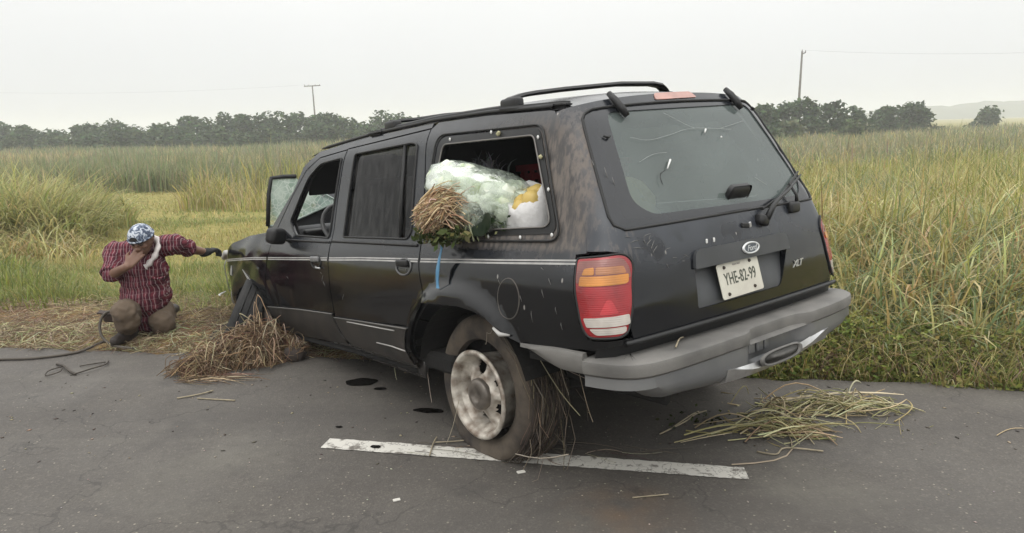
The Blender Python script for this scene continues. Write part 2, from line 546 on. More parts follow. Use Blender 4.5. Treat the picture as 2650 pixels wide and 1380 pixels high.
# haze: one closed box of even, pale air round everything
bmh = bmesh.new()
bm_box(bmh, Vector((0, 360, 6.8)), (1660, 960, 18.0))
mh, nth, outh = new_mat('haze_air')
pv = N(nth, 'ShaderNodeVolumePrincipled')
pv.inputs['Color'].default_value = (0.97, 0.985, 1.0, 1)
pv.inputs['Density'].default_value = 0.0018
pv.inputs['Anisotropy'].default_value = 0.2
nth.links.new(pv.outputs[0], outh.inputs['Volume'])
haze = bm_obj('haze', bmh, mh)
tag(haze, kind='stuff')
# ------------------------------------------------------------------ vegetation
def pick(cols, n, jit=0.16):
    cols = np.asarray(cols); c = cols[RNG.integers(0, len(cols), n)]
    return np.clip(c * (1 + jit * RNG.normal(size=(n, 1))) * (1 + 0.06 * RNG.normal(size=(n, 3))), 0.01, 0.7)

def blades_geo(xy, h, w, col, bend, segs=3, lean=None, z=None, sink=0.03):
    """long narrow leaves: each a bent, tapering ribbon"""
    n = len(xy)
    zz = tz(xy[:, 0], xy[:, 1]) if z is None else z
    ang = RNG.uniform(0, 2 * np.pi, n) if lean is None else lean
    d = np.stack([np.cos(ang), np.sin(ang), np.zeros(n)], -1)
    side_ang = ang + np.pi / 2 + RNG.normal(0, .5, n)
    s = np.stack([np.cos(side_ang), np.sin(side_ang), np.zeros(n)], -1)
    t = np.linspace(0, 1, segs + 1)
    V = np.zeros((n, segs + 1, 2, 3), np.float32)
    root = np.stack([xy[:, 0], xy[:, 1], zz - sink], -1)
    for k, tt in enumerate(t):
        th = bend * (0.25 * tt + 0.75 * tt * tt)               # angle from vertical grows towards the tip
        up = h * (tt - 0.45 * (1 - np.cos(np.clip(th, 0, 2.4))) * tt)
        out = h * np.sin(np.clip(th, 0, 2.2)) * tt * 0.75
        c = root + d * out[:, None]; c[:, 2] += up
        ww = w * (1 - tt ** 2.2) * (0.7 + 0.6 * tt if tt < .5 else 1.0) + 0.0006
        V[:, k, 0] = c - s * ww[:, None] * .5
        V[:, k, 1] = c + s * ww[:, None] * .5
    idx = np.arange(n * (segs + 1) * 2).reshape(n, segs + 1, 2)
    q = np.stack([idx[:, :-1, 0], idx[:, :-1, 1], idx[:, 1:, 1], idx[:, 1:, 0]], -1).reshape(-1, 4)
    return V.reshape(-1, 3), q, np.repeat(col, (segs + 1) * 2, axis=0)

class Stuff:
    def __init__(s): s.V = []; s.Q = []; s.C = []; s.n = 0
    def add(s, g):
        v, q, c = g; s.V.append(v); s.Q.append(q + s.n); s.C.append(c); s.n += len(v)
    def build(s, name, mat=None):
        o = fast_mesh(name, np.concatenate(s.V), np.concatenate(s.Q), None, mat or MAT_BLADE, np.concatenate(s.C))
        return tag(o, kind='stuff')

def scatter(n, x0, x1, y0, y1, fn=None):
    """random ground points; fn(x,y) -> acceptance 0..1"""
    out = []
    got = 0
    while got < n:
        p = np.stack([RNG.uniform(x0, x1, n), RNG.uniform(y0, y1, n)], -1)
        if fn is not None: p = p[RNG.random(len(p)) < fn(p[:, 0], p[:, 1])]
        if len(p) == 0: break
        out.append(p); got += len(p)
    return np.concatenate(out)[:n]

def in_view(x, y, m=0.06):
    return np.abs(x) < .74 * y + 1.5

OLIVE = [(0.34, 0.325, 0.100), (0.40, 0.37, 0.125), (0.285, 0.29, 0.085), (0.235, 0.26, 0.08), (0.50, 0.45, 0.20)]
STRAWC = [(0.48, 0.39, 0.17), (0.54, 0.46, 0.24), (0.40, 0.31, 0.14), (0.50, 0.42, 0.20)]
GREEN = [(0.18, 0.225, 0.06), (0.22, 0.26, 0.07), (0.15, 0.195, 0.06), (0.27, 0.28, 0.075)]
HAZEG = [(0.21, 0.235, 0.12), (0.25, 0.255, 0.14), (0.28, 0.265, 0.15), (0.30, 0.27, 0.17)]  # greyed and blued for far grass: haze mixed into the colour
BLUEG = [(0.20, 0.25, 0.12), (0.25, 0.29, 0.15), (0.17, 0.21, 0.10)]

# --- tall grass right of the wreck
def right_mask(x, y):
    n = ncoord(x, y)
    return ((n > 4.86 + .5 * (vnoise(x, y, 1.1, 35) - .5)) & (x > 0.2) & in_view(x, y)).astype(float)
g = Stuff()
def tall(n, x0, x1, y0, y1, hmin, hmax, w0, w1, segs, bmax, fn, dry=0.16):
    p = scatter(n, x0, x1, y0, y1, fn)
    n = len(p)
    patch = vnoise(p[:, 0], p[:, 1], 0.35, 31)
    c = pick(OLIVE if y0 < 20 else HAZEG, n)
    b = (patch > .66) & (RNG.random(n) < .6); c[b] = pick(BLUEG, b.sum())
    gr = (patch < .28) & (RNG.random(n) < .5); c[gr] = pick(GREEN, gr.sum())
    dd = RNG.random(n) < dry; c[dd] = pick(STRAWC, dd.sum())
    edge = smooth01(4.9, 5.7, ncoord(p[:, 0], p[:, 1]))
    h = RNG.uniform(hmin, hmax, n) * (0.45 + 0.55 * edge) * (0.62 + 0.72 * vnoise(p[:, 0], p[:, 1], 0.75, 33))
    bend = np.abs(RNG.normal(0.85, 0.6, n)) * bmax
    g.add(blades_geo(p, h, RNG.uniform(w0, w1, n), c, bend, segs))
tall(10500, 0.4, 8.6, 4.3, 7.2, 0.6, 1.15, .011, .024, 6, 1.7, right_mask, .30)
tall(17000, 0.4, 12.5, 6.6, 13, 0.65, 1.1, .013, .026, 5, 1.6, right_mask, .26)
tall(18000, 0.4, 21, 12, 26, 0.75, 1.15, .02, .038, 4, 1.4, right_mask)
tall(15000, 4, 40, 24, 52, 0.8, 1.2, .04, .07, 3, 1.1, right_mask)
tall(13000, 10, 75, 50, 104, 0.7, 1.2, .07, .14, 2, .9, right_mask)
p = scatter(2400, 0.6, 8.0, 4.3, 9.5, right_mask)                     # broad pale leaves that stand out of the mass
g.add(blades_geo(p, RNG.uniform(.7, 1.25, len(p)) * (.5 + .5 * smooth01(4.9, 5.7, ncoord(p[:, 0], p[:, 1]))), RNG.uniform(.016, .030, len(p)), pick(STRAWC + [(0.52, 0.50, 0.24), (0.42, 0.44, 0.20), (0.36, 0.40, 0.18)], len(p)), RNG.uniform(.8, 2.4, len(p)), 7))
g.build('tall_grass')

# --- low weeds on the right verge: small broad leaves and dead stalks
def leaves_geo(p, z, size, col, tilt=1.0):
    n = len(p)
    c = np.stack([p[:, 0], p[:, 1], z], -1)
    a = RNG.normal(size=(n, 3)); a[:, 2] *= .5; a /= np.linalg.norm(a, axis=1, keepdims=True)
    b = np.cross(a, RNG.normal(size=(n, 3)) * [1, 1, 0.6] + [0, 0, tilt]); b /= np.linalg.norm(b, axis=1, keepdims=True)
    s = size[:, None]
    V = np.stack([c - a * s, c + b * s * .55, c + a * s, c - b * s * .55], 1).reshape(-1, 3)
    q = np.arange(n * 4).reshape(n, 4)
    return V, q, np.repeat(col, 4, axis=0)
w = Stuff()
def verge_mask(x, y):
    n = ncoord(x, y)
    lo = 4.49 + 0.26 * (vnoise(x, y, 2.2, 41) - .5)
    return ((n > lo) & (n < 5.02 + .5 * (vnoise(x, y, 1.3, 44) - .5)) & in_view(x, y)).astype(float) * (0.35 + 0.65 * vnoise(x, y, 1.7, 42))
p = scatter(25000, 0.9, 6.6, 3.2, 5.4, verge_mask)
hh = RNG.random(len(p)) ** 1.5 * (0.08 + 0.30 * vnoise(p[:, 0], p[:, 1], 1.5, 45)) * (0.4 + smooth01(4.5, 4.9, ncoord(p[:, 0], p[:, 1])))
w.add(leaves_geo(p, tz(p[:, 0], p[:, 1]) + hh + .01, RNG.uniform(.009, .026, len(p)), pick(GREEN + [(0.30, 0.30, 0.10), (0.33, 0.29, 0.11)], len(p))))
p = scatter(3600, 0.9, 6.6, 3.2, 5.5, verge_mask)
w.add(blades_geo(p, RNG.uniform(.12, .38, len(p)), RNG.uniform(.004, .008, len(p)), pick(GREEN + STRAWC + OLIVE, len(p)), RNG.uniform(.3, 1.6, len(p)), 4))
p = scatter(1000, 0.9, 6.6, 3.4, 5.6, verge_mask)
w.add(blades_geo(p, RNG.uniform(.2, .5, len(p)), RNG.uniform(.004, .009, len(p)), pick([(0.17, 0.11, 0.07), (0.24, 0.17, 0.10), (0.30, 0.23, 0.13)], len(p)), RNG.uniform(1.2, 2.2, len(p)), 4))
w.build('verge_weeds')

# --- short grass meadow on the left
def lawn_mask(x, y):
    n = ncoord(x, y)
    lim = 5.75 + 1.5 * (vnoise(x, y, 0.9, 51) - .5) - 1.2 * smooth01(-3.6, -6, x) * 0 
    return ((n > lim) & in_view(x, y) & (x < 2.5)).astype(float)
s = Stuff()
def lawn(n, x0, x1, y0, y1, hmin, hmax, w0, w1, segs):
    p = scatter(n, x0, x1, y0, y1, lawn_mask); n = len(p)
    patch = .6 * vnoise(p[:, 0], p[:, 1], 0.28, 52) + .4 * vnoise(p[:, 0], p[:, 1], 0.9, 54)
    c = pick([(0.33, 0.305, 0.115), (0.38, 0.335, 0.135), (0.29, 0.28, 0.105)], n)
    m1 = (patch > .58) & (RNG.random(n) < .8); c[m1] = pick([(0.23, 0.27, 0.095), (0.27, 0.29, 0.105)], m1.sum())
    m2 = RNG.random(n) < .10; c[m2] = pick(STRAWC, m2.sum())
    h = RNG.uniform(hmin, hmax, n) * (0.6 + 0.9 * vnoise(p[:, 0], p[:, 1], 1.1, 53))
    s.add(blades_geo(p, h, RNG.uniform(w0, w1, n), c, RNG.uniform(.3, 1.5, n), segs))
lawn(34000, -8.5, 1.0, 5.0, 9.0, .05, .17, .005, .009, 3)
lawn(26000, -12, 1.5, 8.5, 15, .05, .15, .009, .016, 3)
lawn(18000, -19, 1.5, 14, 27, .05, .15, .018, .03, 2)
s.build('meadow_grass')

# --- taller tufts behind the kneeling man, beside the front of the wreck
t = Stuff()
def clump(cx, cy, rx, ry, n, hmin, hmax, w0, w1, cols, bmin, bmax, segs=5, out=0.6):
    a = RNG.uniform(0, 2 * np.pi, n); r = np.sqrt(RNG.random(n))
    p = np.stack([cx + rx * r * np.cos(a), cy + ry * r * np.sin(a)], -1)
    h = RNG.uniform(hmin, hmax, n) * (1 - 0.42 * r ** 2)
    lean = np.where(RNG.random(n) < out, a + RNG.normal(0, .5, n), RNG.uniform(0, 2 * np.pi, n))
    bend = RNG.uniform(bmin, bmax, n) * (0.5 + 0.7 * r)
    return blades_geo(p, h, RNG.uniform(w0, w1, n), pick(cols, n), bend, segs, lean)
for (cx, cy, rr, n_, h_) in [(-2.15, 6.7, .5, 420, .55), (-1.6, 6.9, .5, 420, .6), (-2.7, 7.0, .45, 260, .42), (-3.6, 7.1, .5, 240, .32), (-1.2, 7.4, .6, 300, .6), (-4.6, 6.9, .6, 300, .34), (-5.3, 7.4, .7, 420, .42), (-4.0, 8.2, .7, 260, .34)]:
    t.add(clump(cx, cy, rr, rr * .7, n_, h_ * .5, h_, .006, .012, GREEN + [(0.20, 0.21, 0.07), (0.17, 0.20, 0.06)], .4, 1.4))
t.build('grass_tufts')

# --- the big clump of cane grass at the far left
c_ = Stuff()
CANE = [(0.34, 0.35, 0.135), (0.42, 0.395, 0.165), (0.28, 0.295, 0.115), (0.50, 0.45, 0.22)]
for (cx, cy, rx, ry, n_, h_) in [(-9.2, 11.6, 2.4, 1.6, 3400, 1.58), (-7.9, 11.4, 1.0, 1.0, 1500, 1.42), (-11.0, 12.5, 2.2, 1.6, 1700, 1.66), (-7.2, 11.1, .65, .7, 600, 1.1), (-9.0, 13.4, 1.8, 1.2, 1300, 1.66)]:
    c_.add(clump(cx, cy, rx, ry, n_, h_ * .55, h_, .016, .036, CANE, .5, 2.0, 6))
for (cx, cy, rx, ry, n_) in [(-7.7, 10.0, 1.5, .7, 700), (-6.9, 10.2, .8, .6, 380), (-8.2, 9.4, 1.5, .7, 520), (-6.3, 9.6, .9, .4, 110)]:
    c_.add(clump(cx, cy, rx, ry, n_, .3, .75, .012, .026, STRAWC + CANE, 1.2, 2.3, 5, .3))
for (cx, cy, rx, ry, n_) in [(-6.6, 8.4, .9, .5, 500), (-7.4, 8.9, .9, .5, 400)]:
    c_.add(clump(cx, cy, rx, ry, n_, .25, .5, .012, .022, GREEN, .5, 1.6, 4))
c_.build('cane_grass')

# --- dry reeds in the middle distance
r_ = Stuff()
DRY = [(0.44, 0.36, 0.19), (0.50, 0.42, 0.24), (0.38, 0.32, 0.16), (0.34, 0.31, 0.14)]
for (cx, cy, rx, ry, n_, h_) in [(-7.9, 18.6, .7, 1.2, 330, 1.5), (-7.0, 18.3, .7, .9, 150, 1.1), (-8.6, 20.5, .6, 1.0, 170, 1.4), (-6.1, 17.5, .7, .8, 150, .8), (-5.0, 17.0, .8, 1.0, 130, .7), (-3.8, 17.0, 1.2, 1.0, 240, .8), (-7.2, 21.0, 1.4, 1.2, 240, 1.1), (-5.2, 20.6, 1.6, 1.4, 300, 1.0)]:
    r_.add(clump(cx, cy, rx, ry, n_, h_ * .35, h_, .016, .03, DRY + OLIVE, .2, 1.3, 5, .3))
r_.build('dry_reeds')

# --- reed belt and tall grass across the far field on the left
f_ = Stuff()
def belt(n, x0, x1, y0, y1, h0, h1, w0, w1, cols, segs=3):
    p = scatter(n, x0, x1, y0, y1, lambda x, y: in_view(x, y).astype(float)); n = len(p)
    patch = vnoise(p[:, 0], p[:, 1], 0.13, 61)
    c = pick(cols, n); m1 = patch > .62; c[m1] = pick(DRY + HAZEG, m1.sum())
    h = RNG.uniform(h0, h1, n) * (0.7 + .5 * vnoise(p[:, 0], p[:, 1], .3, 62))
    f_.add(blades_geo(p, h, RNG.uniform(w0, w1, n), c, np.abs(RNG.normal(.4, .4, n)), segs))
belt(5000, -22, -8.6, 25.5, 29, .7, 1.25, .03, .05, BLUEG + HAZEG)
belt(3600, -9, 2, 22.5, 29, .6, 1.3, .03, .05, OLIVE + HAZEG)
belt(17000, -42, 6, 28, 52, .9, 1.4, .04, .08, HAZEG + BLUEG)
belt(15000, -78, 14, 50, 92, .9, 1.4, .08, .15, HAZEG + BLUEG, 2)
f_.build('far_grass')

# --- tall feathery stalks that stand above the belt
k_ = Stuff()
for (x0, x1, y0, y1, n_) in [(-9.8, -6.6, 24, 30, 90), (-14, -10, 28, 34, 40), (-20, -15, 30, 36, 30), (12, 22, 26, 38, 60), (20, 24, 30, 40, 60)]:
    p = scatter(n_, x0, x1, y0, y1)
    k_.add(blades_geo(p, RNG.uniform(1.3, 2.1, len(p)), RNG.uniform(.035, .06, len(p)), pick([(0.24, 0.25, 0.15), (0.30, 0.28, 0.18)], len(p)), RNG.uniform(0, .5, len(p)), 4))
k_.build('feathery_stalks')

# --- trodden hay on the left verge
h_ = Stuff()
def hay(n, x0, x1, y0, y1, fn, cols, l0, l1, lift=.05, w0=.0012, w1=.003):
    p = scatter(n, x0, x1, y0, y1, fn); n = len(p)
    K = 4
    a = RNG.uniform(0, 2 * np.pi, n); L_ = RNG.uniform(l0, l1, n)
    t_ = np.linspace(-.5, .5, K)
    curve = RNG.normal(0, .35, n)
    P = np.zeros((n, K, 3))
    for k in range(K):
        P[:, k, 0] = p[:, 0] + np.cos(a + curve * t_[k]) * L_ * t_[k]
        P[:, k, 1] = p[:, 1] + np.sin(a + curve * t_[k]) * L_ * t_[k]
        P[:, k, 2] = np.maximum(tz(P[:, k, 0], P[:, k, 1]), np.where(ncoord(P[:, k, 0], P[:, k, 1]) < EDGE, 0, -1)) + .004 + np.abs(RNG.normal(0, lift, n)) * (1 - abs(t_[k]) * .6)
    W = np.repeat(RNG.uniform(w0, w1, n)[:, None], K, 1); W[:, -1] *= .4
    h_.add(strands_geo(P, W, pick(cols, n)))
def hay_mask(x, y):
    n = ncoord(x, y)
    return ((n > 4.52 + .1 * (vnoise(x, y, 3, 71) - .5)) & (n < 6.3 + 1.0 * (vnoise(x, y, .8, 72) - .5))).astype(float) * (0.25 + .75 * vnoise(x, y, 1.6, 73))
HAYC = [(0.26, 0.20, 0.115), (0.33, 0.265, 0.155), (0.17, 0.125, 0.08), (0.42, 0.35, 0.21), (0.17, 0.10, 0.07)]
hay(9500, -7.0, 0.6, 4.4, 7.0, hay_mask, HAYC, .10, .38, .03)
hay(650, -4.6, -1.0, 4.6, 5.9, hay_mask, [(0.36, 0.33, 0.18), (0.30, 0.30, 0.14), (0.42, 0.38, 0.24)], .10, .30, .03, .0018, .004)
h_.build('trodden_hay', MAT_STRAW)

# --- trees and bushes beyond the field
MAT_BARK = principled('bark', (0.10, 0.085, 0.07), 0.9, noise=.4, nscale=6)
FOL = [(0.046, 0.082, 0.036), (0.060, 0.100, 0.042), (0.038, 0.066, 0.032), (0.085, 0.122, 0.056)]
PALEF = [(0.13, 0.16, 0.09), (0.16, 0.18, 0.11), (0.10, 0.13, 0.07)]
def make_tree(name, x, y, width, height, label, group, cols=FOL, n=900, cat='tree', leaf=.17):
    z0 = float(tz(x, y)) - .1
    root = empty(name, (x, y, z0), label, cat, group)
    th = height * .42
    pts = [(0, 0, 0), (random.uniform(-.1, .1), 0, th * .5), (random.uniform(-.2, .2), random.uniform(-.2, .2), th)]
    geo = [tube_geo(pts, [height * .035, height * .028, height * .02], 6)]
    blobs = []
    k = random.randint(6, 9)
    for i in range(k):
        a = random.uniform(0, 2 * math.pi); r = random.uniform(.15, .62) * width / 2
        zc = height * random.uniform(.30, .80)
        br = width * random.uniform(.11, .27)
        blobs.append((r * math.cos(a), r * math.sin(a) * .8, zc, br))
        if i < 5: geo.append(tube_geo([pts[1], ((pts[2][0] + r * math.cos(a)) / 2, r * math.sin(a) * .4, (th * .5 + zc) / 2), (r * math.cos(a), r * math.sin(a) * .8, zc)], [height * .02, height * .013, height * .006], 5))
    blobs.append((0, 0, height - width * .2, width * .2))
    for i in range(4): blobs.append((random.uniform(-.42, .42) * width, random.uniform(-.3, .3) * width, height * random.uniform(.10, .3), width * .2))
    V_, F_ = merge_geo(geo)
    mesh_obj('trunk', V_, F_, MAT_BARK, root, smooth=True)
    B = np.array(blobs)
    w_ = B[:, 3] ** 2; w_ /= w_.sum()
    bi = RNG.choice(len(B), n, p=w_)
    d = RNG.normal(size=(n, 3)); d /= np.linalg.norm(d, axis=1, keepdims=True)
    rr = B[bi, 3] * RNG.uniform(.55, 1.12, n)
    c = B[bi, :3] + d * rr[:, None] * [1, 1, .85]
    keep = c[:, 2] > 0.05
    c = c[keep]; bi = bi[keep]
    col = pick(cols, len(c), .2) * (0.8 + 0.4 * RNG.random(len(B)))[bi][:, None]
    g_ = leaves_geo(c[:, :2], c[:, 2], RNG.uniform(leaf * .9, leaf * 2.1, len(c)), col, .8)
    # fuller leaf cards
    o = fast_mesh('crown', g_[0], g_[1], None, MAT_LEAF, g_[2])
    o.parent = root
    return root
# silhouette of the left row, (pixel x, pixel y of the top) in the photograph's terms -> real places 80-110 m away
def at_depth(px, py, Y):
    a = (px - 1325.) / CAM_F; b = (690. - py) / CAM_F
    r = rad(CAM_ROLL); a, b = a * math.cos(r) + b * math.sin(r), -a * math.sin(r) + b * math.cos(r)
    th = rad(CAM_PITCH)
    dx, dy, dz = a, math.cos(th) + b * math.sin(th), -math.sin(th) + b * math.cos(th)
    return dx / dy * Y, CAM_H + dz / dy * Y
ORD = 'first second third fourth fifth sixth seventh eighth ninth tenth eleventh twelfth thirteenth fourteenth fifteenth sixteenth seventeenth eighteenth nineteenth twentieth twenty-first twenty-second twenty-third twenty-fourth twenty-fifth twenty-sixth twenty-seventh'.split()
rowL = [(-40, 325, 92), (5, 322, 95), (45, 328, 92), (95, 352, 96), (150, 342, 94), (205, 328, 97), (250, 334, 93), (292, 314, 96), (345, 330, 92), (395, 326, 97), (440, 330, 93), (478, 308, 96), (530, 312, 92), (578, 300, 97), (625, 306, 93), (672, 304, 96), (725, 296, 92), (770, 302, 98), (815, 304, 95), (858, 299, 92), (905, 312, 97), (945, 318, 93), (988, 288, 94), (1035, 306, 96), (1085, 316, 95)]
for i, (px, py, Y) in enumerate(rowL):
    x, zt_ = at_depth(px, py, Y)
    lab = 'tallest rounded tree of the hazy row just before the roof rack' if px == 988 else ('rounded dark tree standing proud in the hazy row behind the crossarm pole' if px == 725 else ORD[i] + ' dark green tree from the left end of the hazy row')
    make_tree('tree', x, Y, random.uniform(4.4, 6.4), zt_ + 1.15, lab, 'trees in the hazy row beyond the meadow', n=random.randint(1300, 1700))
for i in range(26):                                      # lower scrub in front of the row
    px = -30 + i * 43 + random.uniform(-14, 14); Y = random.uniform(84, 89)
    x, _ = at_depth(px, 380, Y)
    make_tree('bush', x, Y, random.uniform(3.2, 5.0), random.uniform(2.2, 3.2), ORD[i] + ' low bush from the left before the hazy tree row', 'low bushes before the tree row', n=700, cat='bush', cols=FOL + [(0.085, 0.11, 0.05)])
rowR = [(1925, 300, 70), (1985, 275, 72), (2035, 268, 74), (2090, 262, 73), (2150, 270, 75), (2205, 282, 76), (2300, 274, 82), (2350, 270, 82), (2385, 290, 83)]
for i, (px, py, Y) in enumerate(rowR):
    x, zt_ = at_depth(px, py, Y)
    lab = {2090: 'dark bushy tree in front of the bare pole', 2350: 'wide rounded tree at the outer end of the thicket behind the tall grass'}.get(px, ORD[i] + ' dark bushy tree of the thicket counted from the wreck')
    make_tree('tree', x, Y, random.uniform(3.4, 4.8), zt_ + .95, lab, 'trees in the thicket behind the tall grass', n=1400)
x, zt_ = at_depth(2052, 312, 62); make_tree('bush', x, 62, 2.6, zt_ + .75, 'pale grey green bush in front of the dark thicket', 'bushes before the thicket', cols=PALEF, n=500, cat='bush')
x, zt_ = at_depth(1990, 330, 60); make_tree('bush', x, 60, 2.2, zt_ + .75, 'low dark bush beside the rear window corner of the wreck', 'bushes before the thicket', cols=FOL, n=400, cat='bush')
x, zt_ = at_depth(2205, 310, 66); make_tree('bush', x, 66, 2.6, zt_ + .75, 'mid green bush at the foot of the dark thicket', 'bushes before the thicket', cols=[(0.08, 0.11, 0.05), (0.1, 0.13, 0.06)], n=420, cat='bush')
x, zt_ = at_depth(2555, 278, 96); make_tree('tree', x, 96, 4.2, zt_ + .75, 'lone rounded dark tree standing apart in the open field', None, n=900)

# --- utility poles with their wires
MAT_POLE = principled('weathered_pole', (0.16, 0.145, 0.13), 0.9, noise=.3, nscale=5)
MAT_WIRE = principled('wire', (0.06, 0.06, 0.06), 0.6)
MAT_INSUL = principled('insulator', (0.25, 0.22, 0.2), 0.3)
def pole_at(ptop, pbot, Y, label, arms):
    x1, z1 = at_depth(*ptop, Y); x0, z0 = at_depth(*pbot, Y)
    k = (z1 - (-.9)) / (z1 - z0); xb = x1 + (x0 - x1) * k
    root = empty('utility_pole', (xb, Y, -.9), label, 'utility pole', 'utility poles across the field')
    tube('pole', [(0, 0, 0), (x1 - xb, 0, z1 + .9)], [.19, .11], MAT_POLE, root, 10)
    top = Vector((x1 - xb, 0, z1 + .9))
    if arms == 'cross':
        b = bmesh.new(); bm_box(b, top + Vector((0, -.16, -.12)), (3.1, .14, .17), Matrix.Rotation(rad(-1.5), 3, 'Y'), .01, 1); bm_obj('crossarm', b, MAT_POLE, root)
        for dx in (-1.42, -.6, .6, 1.42):
            tube('insulator', [top + Vector((dx, -.16, -.04)), top + Vector((dx, -.16, .09)), top + Vector((dx, -.16, .16))], [.05, .07, .03], MAT_INSUL, root, 8)
    else:
        b = bmesh.new(); bm_box(b, top + Vector((.18, -.14, -.25)), (.5, .1, .12), Matrix.Rotation(rad(-28), 3, 'Y'), .01, 1); bm_obj('bracket', b, MAT_POLE, root)
        tube('insulator', [top + Vector((.36, -.14, -.1)), top + Vector((.36, -.14, .12))], [.07, .05], MAT_INSUL, root, 8)
        tube('insulator', [top, top + Vector((0, 0, .22))], [.06, .05], MAT_INSUL, root, 8)
    return Vector((xb, Y, -.9)) + top
tA = pole_at((808, 221), (816, 313), 138, 'distant utility pole with a wide crossarm above the tree row', 'cross')
tB = pole_at((2076, 133), (2067, 270), 92, 'tall bare utility pole rising behind the thicket', 'bare')
def wire(a, b, sag, label, r=.007):
    pts = []
    for i in range(25):
        t_ = i / 24; p_ = Vector(a).lerp(Vector(b), t_); p_.z -= sag * 4 * t_ * (1 - t_); pts.append(p_)
    o = tube('power_line', pts, r, MAT_WIRE, None, 5)
    return tag(o, label, 'power line', 'overhead power lines')
xl, zl = at_depth(-150, 236, 150)
wire(tA + Vector((-1.4, -.16, .1)), (xl, 150, zl), .9, 'thin overhead wire running from the crossarm pole over the meadow')
xr, zr = at_depth(2900, 126, 84)
wire(tB + Vector((.36, -.14, .1)), (xr, 84, zr), .5, 'thin overhead wire running from the bare pole over the tall grass')
# ------------------------------------------------------------------ the wrecked four-door SUV (car frame: X forward, Y left, Z up)
SUV_LOC = (0.46514, 3.79845, -0.03166)
SUV_ROT = (rad(0.23935), rad(5.05443), rad(129.11139))
suv = empty('suv', SUV_LOC, 'black wrecked SUV nose-down across the road shoulder, side window gone and rear tyre flat', 'suv', None, SUV_ROT)
SUVM = Matrix.Translation(SUV_LOC) @ Euler(SUV_ROT, 'XYZ').to_matrix().to_4x4()
SUVMI = SUVM.inverted()
def c2w(p): return SUVM @ Vector(p)
def w2c(p): return SUVMI @ Vector(p)

